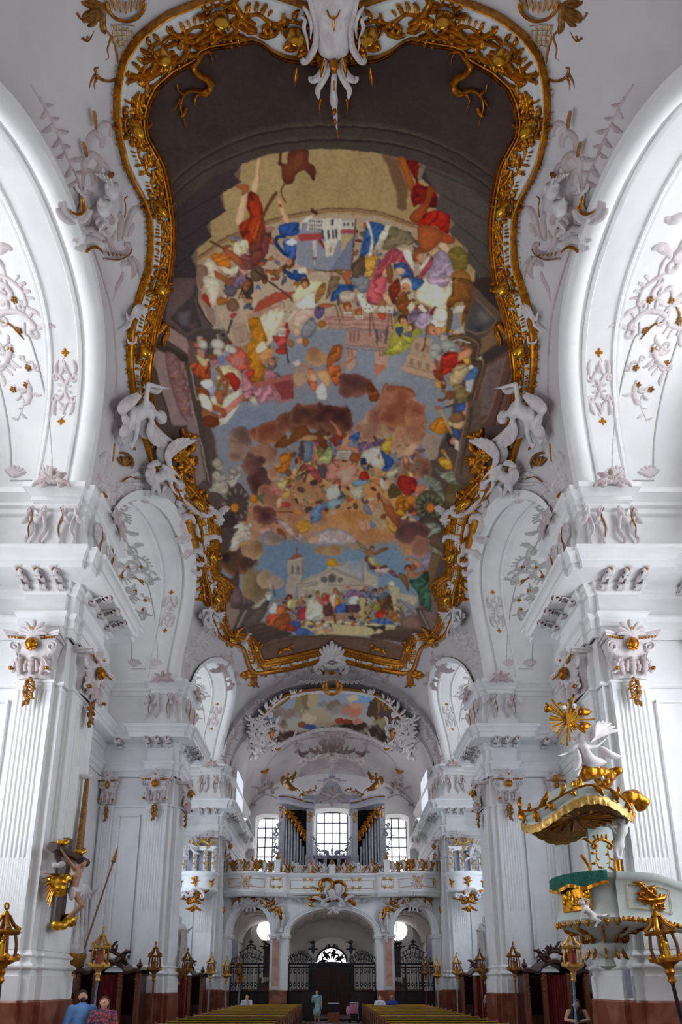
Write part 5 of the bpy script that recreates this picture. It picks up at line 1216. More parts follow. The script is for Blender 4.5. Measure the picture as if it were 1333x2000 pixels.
for x, y, r, h in ((740, 720, 26, (150, 150, 150)), (840, 690, 24, (80, 50, 40)), (800, 760, 22, (120, 70, 40)), (825, 830, 26, (90, 56, 36)), (930, 760, 20, (150, 110, 70)), (985, 755, 22, (150, 100, 60)), (1130, 660, 24, (150, 104, 56)), (1195, 680, 20, (150, 104, 60)), (1310, 635, 24, (140, 96, 50)), (895, 880, 30, (90, 110, 120)), (985, 970, 18, (140, 90, 50)), (920, 820, 18, (70, 80, 90))): fhead(8, x, y, r, h)
S(8, (70, 50, 44), 2, '685 575 705 690'); F(8, SK, '930 720 990 680 990 700 940 740', sh=.2); F(8, (190, 190, 176), '1170 970 1220 950 1240 1010 1190 1000', fold=.2); F(8, SK, '1090 970 1170 960 1170 980 1110 985', sh=.2); F(8, SK, '1195 1010 1290 1010 1285 1030 1215 1050', sh=.2); fhead(8, 1185, 945, 18, (90, 60, 40)); E(8, (176, 150, 110), 1100, 1035, 30, 20)
for P, c in (('20 680 100 660 110 740 60 780 20 760', (206, 196, 178)), ('80 690 120 700 110 770 70 770', (206, 130, 50)), ('70 850 90 780 180 760 190 830 130 850', (66, 96, 166)), ('0 740 40 780 50 850 0 870', (80, 56, 56)), ('190 670 230 610 300 620 370 690 300 690 220 700', (122, 92, 122)), ('200 720 300 680 320 760 260 790', (216, 212, 206)), ('200 780 320 770 320 835 200 840', (88, 60, 76)), ('370 650 430 630 520 700 440 720', (92, 106, 130)), ('540 660 600 640 610 680 560 720 520 710', (84, 98, 112)), ('440 760 520 740 540 820 470 830', (130, 122, 66)), ('480 850 560 820 580 860 540 900 490 900', (176, 50, 36)), ('440 930 540 900 620 920 660 965 500 950', (74, 104, 160)), ('460 640 500 650 520 690 480 670', (196, 190, 180))): F(9, c, P, fold=.25, ang=.5, per=7)
for x, y, r, h in ((80, 630, 26, (150, 100, 50)), (135, 670, 24, (140, 96, 54)), (150, 735, 20, (190, 140, 80)), (205, 585, 26, (190, 180, 170)), (380, 610, 24, (170, 130, 100)), (475, 635, 24, (50, 46, 48)), (540, 625, 26, (130, 84, 54)), (590, 600, 18, (150, 100, 70)), (475, 735, 24, (190, 180, 160)), (625, 830, 22, (130, 90, 56))): fhead(9, x, y, r, h)
S(9, (110, 76, 44), 2.5, '370 930 450 820'); F(9, (56, 54, 52), '395 970 470 985 570 970 575 1000 560 1040 540 1010 490 1010 470 1045 450 1010 410 990', sh=.2); F(9, (60, 54, 50), '200 885 260 890 290 915 240 920', sh=.2); F(9, (176, 160, 140), '0 985 60 995 40 1010 60 1035 0 1030', sh=.2)
# broken painterly finish
CAN = np.clip(CAN*(1+.10*(NZ[4]-.5)[..., None]+.08*(NZ[5]-.5)[..., None]+.10*FBM[..., None]), 0, 255)
yi = np.clip(np.mgrid[0:FH, 0:FW][0]+WY*.45, 0, FH-1).astype(int); xi = np.clip(np.mgrid[0:FH, 0:FW][1]+WX*.45, 0, FW-1).astype(int)
CAN = CAN[yi, xi]*np.array((1.0, .96, .9))
CAN = np.stack([blurm(CAN[..., i], 1)*.55+CAN[..., i]*.45 for i in range(3)], -1)
def can_at(P, can=None):
    can = CAN if can is None else can
    x = np.clip(P[..., 0]-FX0-.5, 0, FW-1.01); y = np.clip(P[..., 1]-FY0-.5, 0, FH-1.01)
    xi, yi = x.astype(int), y.astype(int); fx, fy = (x-xi)[..., None], (y-yi)[..., None]
    return (can[yi, xi]*(1-fx)+can[yi, xi+1]*fx)*(1-fy)+(can[yi+1, xi]*(1-fx)+can[yi+1, xi+1]*fx)*fy

PAINT_GAIN = 1.22
pm = bpy.data.materials.new('fresco_paint'); pm.use_nodes = True
_n = pm.node_tree.nodes; _l = pm.node_tree.links; _b = _n['Principled BSDF']
_a = _n.new('ShaderNodeAttribute'); _a.attribute_name = 'paint'; _l.new(_a.outputs['Color'], _b.inputs['Base Color'])
_b.inputs['Roughness'].default_value = 0.8; _b.inputs['Specular IOR Level'].default_value = 0.2
MATS['fresco_paint'] = pm
def painted(name, surf, poly, step, colfn, parent=None, lift=0.03):
    # mesh of the painted field laid on the vault, colour stored per vertex
    P = np.asarray(poly, float); x0, y0 = P.min(0); x1, y1 = P.max(0)
    xs = np.arange(x0-step, x1+step, step); ys = np.arange(y0-step, y1+step, step)
    X, Y = np.meshgrid(xs, ys); A, B = P, np.roll(P, -1, 0)
    ins = np.zeros(X.shape, bool)
    for i, y in enumerate(ys):
        m = (A[:, 1] <= y) != (B[:, 1] <= y)
        a, b = A[m], B[m]; xc = np.sort(a[:, 0]+(y-a[:, 1])/(b[:, 1]-a[:, 1])*(b[:, 0]-a[:, 0]))
        ins[i] = (np.searchsorted(xc, xs) % 2) == 1
    G = np.stack([X, Y], -1); Q, N, s = surf(G); Q = Q+N*lift
    q = ins[:-1, :-1] & ins[1:, :-1] & ins[:-1, 1:] & ins[1:, 1:]
    idx = np.arange(X.size).reshape(X.shape)
    F4 = np.stack([idx[:-1, :-1][q], idx[:-1, 1:][q], idx[1:, 1:][q], idx[1:, :-1][q]], -1)
    used = np.unique(F4); remap = np.full(X.size, -1); remap[used] = np.arange(len(used)); F4 = remap[F4]
    V = Q.reshape(-1, 3)[used]; c = colfn(G.reshape(-1, 2)[used])/255.0
    lin = np.where(c <= .04045, c/12.92, ((c+.055)/1.055)**2.4)
    me = bpy.data.meshes.new(name)
    me.vertices.add(len(V)); me.vertices.foreach_set('co', V.astype(np.float32).ravel())
    me.loops.add(F4.size); me.loops.foreach_set('vertex_index', F4.astype(np.int32).ravel())
    me.polygons.add(len(F4)); me.polygons.foreach_set('loop_start', np.arange(0, F4.size, 4, dtype=np.int32))
    me.update(calc_edges=True)
    at_ = me.color_attributes.new('paint', 'FLOAT_COLOR', 'POINT')
    rgba = np.ones((len(V), 4), np.float32); rgba[:, :3] = np.clip(lin*PAINT_GAIN, 0, .95); at_.data.foreach_set('color', rgba.ravel())
    me.materials.append(pm); me.polygons.foreach_set('use_smooth', [True]*len(F4))
    o = bpy.data.objects.new(name, me); COL.objects.link(o)
    if parent: o.parent = parent
    return o
VAULT = surf_barrel()
# inner edge of the gilded frame (left half, photograph order from the crown at the near end to the far end)
INNER_L = [(649, 128), (600, 120), (560, 116), (533, 103), (516, 88), (497, 78), (455, 86), (412, 92), (392, 100), (385, 116), (375, 120), (340, 140), (305, 170), (291, 200), (285, 235), (288, 262), (302, 285), (320, 320), (331, 370), (339, 430), (338, 490), (332, 540), (322, 580), (312, 610), (304, 640), (297, 680), (292, 720), (292, 760), (298, 810), (308, 850), (318, 880), (332, 905), (368, 935), (393, 965), (410, 985), (424, 1010), (428, 1050), (424, 1090), (424, 1120), (440, 1128), (452, 1140), (448, 1160), (436, 1180), (440, 1215), (450, 1238), (465, 1236), (488, 1240), (503, 1258), (508, 1280), (512, 1291), (540, 1286), (580, 1278), (610, 1270), (635, 1265), (649, 1263)]
INNER = np.array(INNER_L + [(2*CX-x, y) for x, y in INNER_L[::-1][1:-1]], float)
FRAME = empty('ceiling_fresco', (0, 0, 0), 'huge ceiling painting of crowds and clouds in a gilded frame with oval bosses', 'fresco')
fr = painted('painted_field', VAULT, INNER, 1.7, can_at, FRAME)
# == gilded frame of the great fresco
PAIR = [((649,128),(649,14)),((600,120),(598,8)),((560,116),(545,-10)),((533,103),(512,-20)),((516,88),(485,-24)),((497,78),(452,-20)),((455,86),(410,-8)),((412,92),(355,14)),((392,100),(326,26)),((385,116),(305,40)),((340,140),(270,68)),((305,170),(240,110)),((291,200),(228,160)),((285,235),(225,215)),((288,262),(229,255)),((302,285),(242,315)),((320,320),(258,350)),((331,370),(278,385)),((339,430),(290,420)),((338,490),(293,465)),((332,540),(289,520)),((322,580),(272,570)),((312,610),(262,605)),((304,640),(254,640)),((297,680),(251,680)),((292,720),(252,715)),((292,760),(256,750)),((298,810),(264,800)),((308,850),(280,850)),((318,880),(291,885)),((332,905),(300,915)),((368,935),(338,950)),((393,965),(350,975)),((410,985),(368,987)),((424,1010),(385,1005)),((428,1050),(392,1050)),((424,1090),(394,1100)),((424,1120),(399,1130)),((440,1128),(405,1150)),((452,1140),(407,1158)),((448,1160),(408,1170)),((436,1180),(410,1190)),((440,1215),(415,1220)),((450,1238),(430,1246)),((465,1236),(455,1256)),((488,1240),(474,1262)),((503,1258),(482,1285)),((508,1280),(486,1300)),((512,1291),(494,1314)),((540,1286),(545,1308)),((580,1278),(590,1298)),((610,1270),(620,1290)),((635,1265),(640,1285)),((649,1263),(649,1284))]
IN = np.array([p[0] for p in PAIR], float); OU = np.array([p[1] for p in PAIR], float)
def dense(P, n=420):
    L = np.r_[0, np.cumsum(np.linalg.norm(np.diff(IN, axis=0), axis=1))]
    t = np.linspace(0, L[-1], n)
    return np.stack([np.interp(t, L, P[:, 0]), np.interp(t, L, P[:, 1])], -1)
def smooth1(P, k=2):
    Q = P.copy()
    for _ in range(k): Q[1:-1] = (Q[:-2]+2*Q[1:-1]+Q[2:])/4
    return Q
IND, OUD = smooth1(dense(IN), 3), smooth1(dense(OU), 4)
def both(P): return np.vstack([P, np.stack([2*CX-P[::-1, 0], P[::-1, 1]], -1)[1:]])
INB, OUB = both(IND), both(OUD)
def band(prof):
    # profile of (fraction inner->outer, absolute px offset, height m)
    G = []
    for f, o, h in prof:
        D = OUB-INB; L = np.linalg.norm(D, axis=1, keepdims=True)+1e-6
        P = INB + D*f + D/L*o
        Q, N, s = VAULT(P); G.append(Q+N*h)
    b = MB(); b.grid(np.array(G)); return b
band([(0, -3, -.02), (0, -3, .08), (0, -1, .11), (0, 1, .07), (0, 2.5, .12), (0, 5, .13), (0, 7, .08), (0, 8.5, .12), (0, 11, .12), (0, 12.5, .04)]).build('inner_moulding', 'gold', FRAME, 50)
band([(0, 11, .05), (.35, 0, .03), (.55, 0, .05), (.62, 0, .1), (.72, 0, .05), (.8, 0, .04), (.9, 0, .08), (1, -3, .06)]).build('white_channel', 'frame_white', FRAME, 50)
band([(1, -4, .03), (1, -3.5, .13), (1, -1, .17), (1, 2, .17), (1, 4, .12), (1, 5, -.02)]).build('outer_rail', 'gold', FRAME, 50)
# oval bosses with their leaf surrounds, and gilded scrolls between them
MID = IND*.62+OUD*.38; MIDW = np.linalg.norm(OUD-IND, axis=1)
BOSS = [(424, 22, 1.15), (575, 55, 1.2), (307, 97, 1.1), (255, 240, 1.1), (306, 397, .95), (306, 553, .9), (271, 677, .85), (312, 868, .6), (383, 978, .8), (411, 1085, .6), (419, 1168, .55), (498, 1262, .45), (452, 1247, .5)]
def frame_dir(p):
    i = int(np.argmin(np.linalg.norm(MID-np.array(p), axis=1))); i = min(max(i, 2), len(MID)-3)
    t = MID[i+2]-MID[i-2]; return math.atan2(t[1], t[0]), i
Gv = offs(VAULT, .05)
for mside in (0, 1):
    for (x, y, sc) in BOSS:
        a, i = frame_dir((x, y))
        c = (x, y); k = sc
        st = []
        for s in (-1, 1):
            st += [(rot2([(-17*k, s*6*k), (-9*k, s*13*k), (6*k, s*14*k), (17*k, s*9*k), (20*k, s*3*k)], a, 1, c), taper(6*k, .6, .4))]
            st += leaf(rot2([(14*k*s, 0)], a, 1, c)[0], 24*k, a + (0 if s > 0 else math.pi), .3, .5, 3)
            st += leaf(rot2([(4*k, s*12*k)], a, 1, c)[0], 22*k, a + s*1.3, .5*s, .42, 2)
            st += leaf(rot2([(-8*k, s*11*k)], a, 1, c)[0], 20*k, a + s*2.1, -.5*s, .42, 2)
            st += leaf(rot2([(12*k*s, 6*k)], a, 1, c)[0], 20*k, a + (.6 if s > 0 else 2.5), .5, .45, 2)
        if mside: st = mir(st)
        ob_ = relief('cartouche', 'gold', FRAME, Gv, st, .55, base=.03)
        t = np.linspace(0, 2*math.pi, 21)[:-1]
        b = MB()
        rows = []
        for f, h in ((1, 0), (.93, .09), (.75, .17), (.45, .22), (.1, .24)):
            P = rot2(np.stack([16*k*f*np.cos(t), 10.5*k*f*np.sin(t)], -1), a, 1, c)
            if mside: P[:, 0] = 2*CX-P[:, 0]
            Q, N, s_ = Gv(P); rows.append(Q+N*(h*k*1.3+.1))
        b.grid(np.array(rows), cv=True); b.build('boss', 'gold_bright', ob_, 80)
    R = random.Random(3)
    j = 6; n_sc = 0
    while j < len(MID)-4:
        p = MID[j]; w = MIDW[j]
        t = MID[min(j+2, len(MID)-1)]-MID[j-2]; a = math.atan2(t[1], t[0])
        if all(math.hypot(p[0]-bx, p[1]-by) > 18*bs for bx, by, bs in BOSS):
            sz = max(12, w*.62); fl = n_sc % 2 == 0
            st = rocaille(tuple(p), sz*.95, a, n_sc, fl) + acanthus(tuple(p), sz*.95, a+.2, fl) + leaf(tuple(IND[j]*.8+OUD[j]*.2), sz*.55, a+math.pi, .6 if fl else -.6, .4, 3)
            st += leaf(tuple(IND[j]*.72+OUD[j]*.28), sz*.6, a, -.6 if fl else .6, .4, 3)
            if mside: st = mir(st)
            relief('gilded_scroll', 'gold', FRAME, Gv, st, .5, base=.02)
            n_sc += 1
        j += max(4, int(w*.125))
    # little flames and curls outside the outer rail
    R = random.Random(8); j = 40
    for j in range(60, 330, 7):
        if 250 < j < 300: continue
        p = OUD[j]; t = OUD[j+2]-OUD[j-2]; a = math.atan2(t[1], t[0])
        st = cscroll((p[0]-7*abs(math.sin(a)), p[1]), 13 if j < 170 else 9, a, .22, True)
        if mside: st = mir(st)
        relief('gilded_curl', 'gold', FRAME, Gv, st, .45)
# acanthus reaching over the dark painted field
for mside in (0, 1):
    st = [(np.array([(388, 108), (376, 124), (384, 140), (402, 150), (409, 165), (400, 178), (386, 178)]), taper(15, .5, .4)),
          (np.array([(392, 176), (372, 172), (356, 182), (350, 205), (356, 225), (360, 244)]), head(9)),
          (np.array([(358, 180), (346, 172), (343, 160)]), head(8)), (np.array([(400, 172), (382, 182), (378, 196), (384, 210)]), head(8)),
          (np.array([(386, 116), (392, 102), (404, 96), (412, 108), (414, 122)]), head(9)), (np.array([(404, 96), (416, 98), (422, 108)]), head(6)),
          (np.array([(350, 188), (340, 205), (332, 214)]), head(4))]
    st += leaf((362, 205), 22, 1.9, .3, .4, 2) + leaf((400, 150), 20, .3, .4, .5, 2)
    st2 = [(np.array([(304, 648), (312, 640), (320, 630), (324, 645), (318, 660), (316, 672)]), taper(9, .5, .4)), (np.array([(310, 640), (322, 628), (328, 636)]), head(7))]
    st3 = [(np.array([(543, 1276), (552, 1268), (566, 1266), (575, 1275)]), taper(5)), (np.array([(552, 1270), (545, 1262)]), head(4)), (np.array([(560, 1266), (570, 1258), (578, 1262)]), head(4))]
    st4 = [(np.array([(458, 1240), (465, 1230), (476, 1222)]), head(7)), (np.array([(426, 1122), (440, 1130), (452, 1140), (455, 1150)]), taper(9)), (np.array([(446, 1150), (440, 1165), (446, 1172)]), head(7))]
    for nm, s_ in (('gilded_acanthus', st), ('gilded_acanthus', st2), ('gilded_acanthus', st3), ('gilded_acanthus', st4[:1]), ('gilded_acanthus', st4[1:])):
        relief(nm, 'gold', FRAME, offs(VAULT, .08), mir(s_) if mside else s_, .6)

# == white pendant shield at the near crown
PEND = empty('stucco_pendant', (0, 0, 0), 'white stucco shield with hanging acanthus leaf at the near end of the frame', 'stucco ornament')
pv = offs(VAULT, .15)
b = MB(); rows = []
for y, hw, h in ((-30, 56, .2), (0, 46, .26), (25, 36, .28), (50, 33, .28), (72, 34, .28), (90, 30, .24), (100, 14, .14)):
    P = np.stack([np.linspace(652-hw, 652+hw, 13), np.full(13, y)], -1); Q, N, s = pv(P)
    rows.append(Q + N*(h*np.sqrt(np.maximum(0.02, 1-np.linspace(-1, 1, 13)**2)))[:, None])
b.grid(np.array(rows)); b.build('shield', 'stucco', PEND, 60)
st = []
for s in (-1, 1):
    X = lambda v: 652+s*v
    st += [(np.array([(X(48), -20), (X(40), 10), (X(34), 40), (X(37), 75), (X(52), 100), (X(62), 104), (X(58), 96)]), taper(14, .4, .5)), (np.array([(X(62), -5), (X(52), 10), (X(45), 30), (X(47), 60)]), taper(9)),
           (np.array([(X(70), 15), (X(58), 22), (X(60), 40), (X(54), 60), (X(50), 85)]), taper(8)),
           (np.array([(X(14), 98), (X(20), 118), (X(30), 134), (X(44), 140), (X(48), 132)]), taper(15, .6, .3)), (np.array([(X(9), 105), (X(14), 130), (X(26), 150), (X(32), 162), (X(29), 178)]), taper(13, .6, .25))]
st += [(np.array([(652, 100), (653, 130), (652, 170), (655, 205), (659, 238)]), lambda t: 10+11*np.sin(np.pi*np.clip(t*1.05-.1, 0, 1))**2*(.8+.2*np.cos(t*22))-8*t)]
relief('acanthus_leaf', 'stucco', PEND, offs(VAULT, .25), st, .5)
gd = [(np.array([(659, 228), (660, 236), (662, 245)]), head(7)), (np.array([(652, 88), (653, 104), (653, 118)]), taper(20)), (np.array([(653, 130), (653, 150)]), lambda t: 3+0*t), (np.array([(654, 185), (654, 200)]), taper(9)), (np.array([(655, 205), (656, 222)]), taper(6)), (np.array([(652, 2), (653, 24), (652, 44)]), taper(7)), (np.array([(638, -8), (644, 4), (652, 8), (660, 4), (666, -8)]), taper(6))]
for s in (-1, 1): gd += [(np.array([(652+s*26, 165), (652+s*29, 182), (652+s*28, 196)]), head(7)), (np.array([(652+s*20, 90), (652+s*24, 108), (652+s*26, 126)]), taper(9)), (np.array([(652+s*76, 105), (652+s*78, 125), (652+s*80, 142)]), taper(8))]
for g in gd: relief('gilded_drop', 'gold', PEND, offs(VAULT, .4), [g], .6)

# == stucco of the vault (children of the ceiling)
def pair(name, mt, st, h=.5, base=.0, surf=None):
    for m in (0, 1): relief(name, mt, CEIL, surf or VAULT, mir(st) if m else st, h, base)
# gilded palm and lattice at the near corners
st = []
for k in range(9): st += leaf((202+k*.5, 10), 58-2*k, 1.7+.16*k+.6*(k % 2), .2*(k % 3-1), .26, 3)
st += [(np.array([(205, 55), (222, 80), (228, 105), (230, 125)]), taper(6)), (np.array([(218, 70), (210, 95), (212, 112), (205, 118)]), head(5)), (np.array([(150, 25), (160, 38), (175, 32)]), head(6)), (np.array([(160, 74), (172, 80), (185, 60)]), head(7)), (np.array([(172, 70), (168, 82)]), head(6))]
st += [(np.array([(232, 152), (215, 158), (200, 156), (190, 148), (186, 134), (192, 132)]), taper(7, .5, .4)), (np.array([(186, 145), (178, 158), (175, 172)]), head(7)), (np.array([(190, 150), (184, 165), (186, 178)]), head(6))]
pair('gilded_palm', 'gold_dull', st, .5)
st = [(spiral((243, 2), 38, 36, 0.0, .5, 12), lambda t: 7+0*t)]
for k in range(7): st += leaf((243-30+10*k, 24-abs(k-3)*3), 26, -1.57+(k-3)*.12, 0, .2, 1)
pair('gilded_shell', 'gold', st, .5, .05)
st = [(np.array([(218+10*i, 45+3*i), (222+9*i, 75), (228+7*i, 100-6*i)]), lambda t: 1.6+0*t) for i in range(5)] + [(np.array([(216+3*j, 50+10*j), (240, 48+10*j), (262-5*j, 50+10*j)]), lambda t: 1.6+0*t) for j in range(5)]
for i in range(4):
    for j in range(4): st += flower((222+9*i, 54+10*j), 5, 4)
pair('gilded_lattice', 'gold_light', st, .5, .02)
# floral garland along the near arch
st = vine([(78, 190), (105, 245), (128, 300), (150, 345), (158, 372)], 30, 4, .5, .8)
pair('floral_garland', 'stucco_rose', st, .45)
# cloud bank with cherub heads and gilded rays
st = []
for (x, y, w, h) in ((186, 275, 26, 34), (205, 255, 24, 30), (180, 318, 30, 34), (200, 335, 22, 30), (172, 350, 18, 36), (186, 420, 24, 26), (205, 430, 26, 22), (190, 445, 22, 20)):
    st += [(np.array([(x-w*.5, y+h*.5), (x-w*.5, y-h*.1), (x, y-h*.5), (x+w*.5, y-h*.1), (x+w*.45, y+h*.4)]), taper(w*.55, .5, .5))]
pair('stucco_cloud', 'stucco_rose', st, .35)
pair('gilded_ray', 'gold_dull', [(np.array([(177, 210), (180, 230), (181, 246)]), taper(7, .4, .4)), (np.array([(155, 270), (160, 288), (163, 302)]), taper(7, .4, .4)), (np.array([(204, 348), (210, 338), (216, 332)]), taper(9, .4, .5)), (np.array([(238, 420), (240, 400), (238, 384), (244, 378)]), lambda t: 2.5+0*t)], .6, .1)
# arch-foot cartouche of crescents
st = [(spiral((140, 400), 22, 20, -2.6, -.62, 8), taper(16, .4, .5)), (spiral((140, 400), 34, 30, .2, .45, 8), taper(14, .4, .5)), (spiral((175, 492), 26, 24, 3.3, .42, 8), taper(16, .4, .5)), (spiral((178, 480), 36, 34, 3.4, .36, 8), taper(12, .4, .5)), (np.array([(135, 440), (152, 442), (166, 446)]), taper(14)), (np.array([(146, 470), (150, 455), (165, 448)]), taper(12)), (np.array([(144, 355), (150, 370), (162, 372), (166, 340)]), taper(8)), (np.array([(155, 375), (160, 400), (152, 425)]), taper(10))]
pair('crescent_cartouche', 'stucco', st, .5, .04)
pair('gilded_crescent', 'gold', [(spiral((140, 396), 17, 16, -.1, .45, 8), taper(6, .5, .3)), (spiral((175, 494), 18, 17, 3.5, .38, 8), taper(6, .5, .3)), (np.array([(148, 375), (151, 390), (149, 404)]), taper(7))], .6, .15)
# acanthus beast with ribbed shell below the cloud
st = [(np.array([(200, 470), (212, 472), (222, 462), (226, 448)]), taper(8)), (np.array([(205, 445), (215, 475), (228, 495), (248, 492), (252, 478), (243, 476)]), taper(13, .4, .5)), (np.array([(202, 505), (225, 505), (245, 497), (256, 488)]), taper(12)), (np.array([(232, 470), (236, 440), (238, 420)]), taper(14)), (np.array([(240, 470), (252, 425), (262, 408), (274, 408), (277, 420)]), taper(13)), (np.array([(238, 440), (234, 420), (236, 412)]), taper(9)), (np.array([(250, 462), (258, 445), (262, 435)]), taper(9)),
      (np.array([(245, 497), (258, 512), (262, 528), (256, 545)]), taper(13)), (np.array([(236, 520), (244, 512), (252, 520)]), taper(11)), (np.array([(258, 500), (270, 520), (275, 545)]), taper(11)), (np.array([(240, 530), (236, 545), (228, 560), (220, 590)]), taper(8))]
for k in range(6): st += [(np.array([(200+8*k, 484+1.5*k), (204+8*k, 500)]), taper(7))]
pair('acanthus_scroll', 'stucco_rose', st, .5)
pair('gilded_edge', 'gold_dull', [(np.array([(200, 500), (225, 502), (245, 492), (252, 480)]), lambda t: 2.2+0*t)] + [(np.array([(203+8*k, 486+k), (205+8*k, 494)]), lambda t: 3+0*t) for k in range(6)], .8, .12)
# hooks slung over the outer rail
st = [(np.array([(272, 598), (270, 590), (258, 596), (250, 612), (242, 618), (238, 604)]), taper(9)), (np.array([(250, 612), (244, 630), (236, 636), (230, 644)]), taper(5)), (np.array([(258, 650), (255, 662), (244, 664), (240, 656)]), taper(6)), (np.array([(266, 594), (258, 606), (262, 620)]), taper(9))]
pair('stucco_hook', 'stucco', st, .6, .15)
# scrolls, shell and flowers above the pillar imposts
st = [(np.array([(220, 845), (218, 880), (208, 920), (200, 940)]), taper(9)), (np.array([(236, 835), (232, 870), (222, 900), (216, 935)]), taper(7)), (np.array([(240, 940), (262, 925), (280, 928), (284, 915), (275, 912)]), taper(12)), (np.array([(225, 960), (245, 945), (275, 945), (285, 935)]), taper(9)), (np.array([(222, 975), (226, 990), (238, 985), (240, 965)]), taper(8)), (np.array([(208, 940), (212, 965), (206, 985), (222, 1000)]), taper(9)), (np.array([(196, 905), (200, 890), (208, 880)]), taper(9)), (np.array([(194, 890), (204, 900), (200, 912)]), taper(9)), (np.array([(195, 925), (192, 945), (200, 960)]), taper(12)), (np.array([(205, 930), (214, 945), (212, 958)]), taper(12))]
st += rocaille((250, 955), 46, .3, 2) + rocaille((215, 965), 36, 1.5, 3) + acanthus((236, 980), 34, -.6)
pair('scroll_stucco', 'stucco', st, .5)
st = [(spiral((236, 905), 22, 20, -1.9, .38, 8), taper(6)), (spiral((236, 905), 12, 11, -2.0, .4, 8), taper(4)), (np.array([(256, 876), (258, 872), (262, 878)]), taper(5)), (np.array([(220, 865), (218, 885), (216, 900)]), lambda t: 2.5+0*t), (np.array([(234, 940), (250, 930), (268, 934)]), lambda t: 2.5+0*t), (np.array([(196, 960), (200, 968), (206, 968)]), taper(8)), (np.array([(232, 830), (236, 838), (232, 848)]), taper(5))]
for k in range(5): st += leaf((238, 908), 20, -2.2+.5*k, 0, .3, 1)
pair('gilded_shell', 'gold_dull', st, .6, .06)
# gilded rocaille cluster at the frame's waist
st = rocaille((345, 905), 50, -1.2, 5) + rocaille((368, 880), 46, -1.6, 6, True) + acanthus((350, 930), 46, -1.3) + acanthus((372, 925), 50, -1.8, True) + spray((362, 860), 30, -1.57, 4, 5) + spray((345, 930), 26, 1.2, 5, 5) + cscroll((358, 895), 34, 1.57, .2)
for p in ((340, 890), (376, 900), (352, 915), (372, 935)): st += flower(p, 14, 5)
pair('gilded_rocaille', 'gold', st, .55, .1)
pair('gilded_boss', 'gold_bright', [(np.array([(322, 900), (326, 908), (332, 912)]), taper(17, .5, .6))], .5, .2)
# big cartouche under the waist: white C-scrolls around gilded trellis
st = [(np.array([(345, 985), (352, 975), (366, 985), (385, 1000), (404, 1002), (412, 992), (404, 985)]), taper(13, .4, .5)), (np.array([(360, 1040), (352, 1020), (358, 1008), (372, 1008), (376, 1020)]), taper(12, .4, .5)), (np.array([(338, 1045), (348, 1054), (362, 1050), (368, 1040)]), taper(13, .4, .5)), (np.array([(355, 1088), (370, 1075), (388, 1075), (396, 1090), (388, 1100), (376, 1096)]), taper(12, .4, .5)), (np.array([(390, 1075), (394, 1055), (410, 1045), (424, 1046), (428, 1056)]), taper(12, .4, .5)), (np.array([(408, 1000), (420, 998), (426, 1010), (424, 1030)]), taper(11)), (np.array([(383, 1020), (385, 1040), (396, 1052)]), taper(9)), (np.array([(372, 1110), (384, 1120), (392, 1110)]), taper(11))]
st += leaf((425, 1005), 26, -1.0, .4, .45, 3) + leaf((350, 1010), 20, -2.0, .4, .45, 2) + flower((425, 1012), 24, 6)
pair('white_cartouche', 'stucco', st, .55, .06)
st = []
for i in range(6): st += [(np.array([(370+i*3, 1015+8*i), (388+i*2, 1025+6*i)]), lambda t: 6+0*t)]
st += [(np.array([(390, 1022), (405, 1020), (414, 1028), (408, 1044), (394, 1046)]), taper(16, .4, .6)), (np.array([(368, 1012), (372, 1040), (380, 1068)]), lambda t: 22+0*t), (np.array([(342, 1046), (352, 1052), (364, 1050)]), taper(5)), (np.array([(375, 1085), (382, 1098), (380, 1112)]), taper(9)), (np.array([(355, 1018), (358, 1030), (366, 1034)]), taper(8))]
pair('gilded_trellis', 'gold', st, .18, .03)
st = rocaille((402, 1122), 34, 1.5, 8) + acanthus((392, 1135), 30, 1.2) + acanthus((396, 1150), 34, 1.7, True)
pair('gilded_rocaille', 'gold', st, .55, .05)
# stucco at the second imposts and along the lower edge
st = rocaille((392, 1240), 44, -.9, 11) + acanthus((385, 1262), 40, 1.9) + acanthus((402, 1235), 40, -.4, True) + rocaille((375, 1285), 34, 1.4, 12) + vine([(372, 1300), (380, 1265), (395, 1235), (410, 1215)], 20, 6, .6)
pair('scroll_stucco', 'stucco', st, .5)
st = acanthus((450, 1290), 42, 2.2) + acanthus((468, 1272), 40, -1.9, True) + vine([(425, 1282), (440, 1284), (455, 1278)], 10, 9) + leaf((468, 1270), 40, -1.35, .4, .3, 3) + rocaille((455, 1305), 32, 1.2, 14) + acanthus((457, 1315), 34, 1.5)
pair('scroll_stucco', 'stucco_rose', st, .5)
st = spray((500, 1312), 34, 2.4, 3, 6) + spray((518, 1306), 24, 2.0, 4, 4) + acanthus((548, 1300), 26, 2.7) + acanthus((580, 1296), 24, 2.9, True)
pair('gilded_fringe', 'gold', st, .5, .03)
st = acanthus((600, 1305), 40, 2.9) + sscroll((580, 1312), 44, .15, .14) + acanthus((560, 1318), 34, 2.8, True) + sscroll((622, 1302), 34, -.3, .16)
pair('scroll_stucco', 'stucco_rose', st, .5)
st = []
for k in range(7): st += leaf((649, 1282), 36 if k == 3 else 30, -math.pi*(.12+.76*k/6), .25*(k-3)/3, .3, 2)
st += cscroll((649, 1300), 60, math.pi, .18) + cscroll((649, 1285), 44, 0, .18)
relief('palmette', 'stucco', CEIL, offs(VAULT, .1), st, .5)
relief('gilded_palmette_edge', 'gold', CEIL, offs(VAULT, .15), [(np.array([(625, 1300), (632, 1310), (626, 1318)]), taper(6)), (np.array([(673, 1300), (666, 1310), (672, 1318)]), taper(6))] + flower((649, 1312), 16, 5), .6)
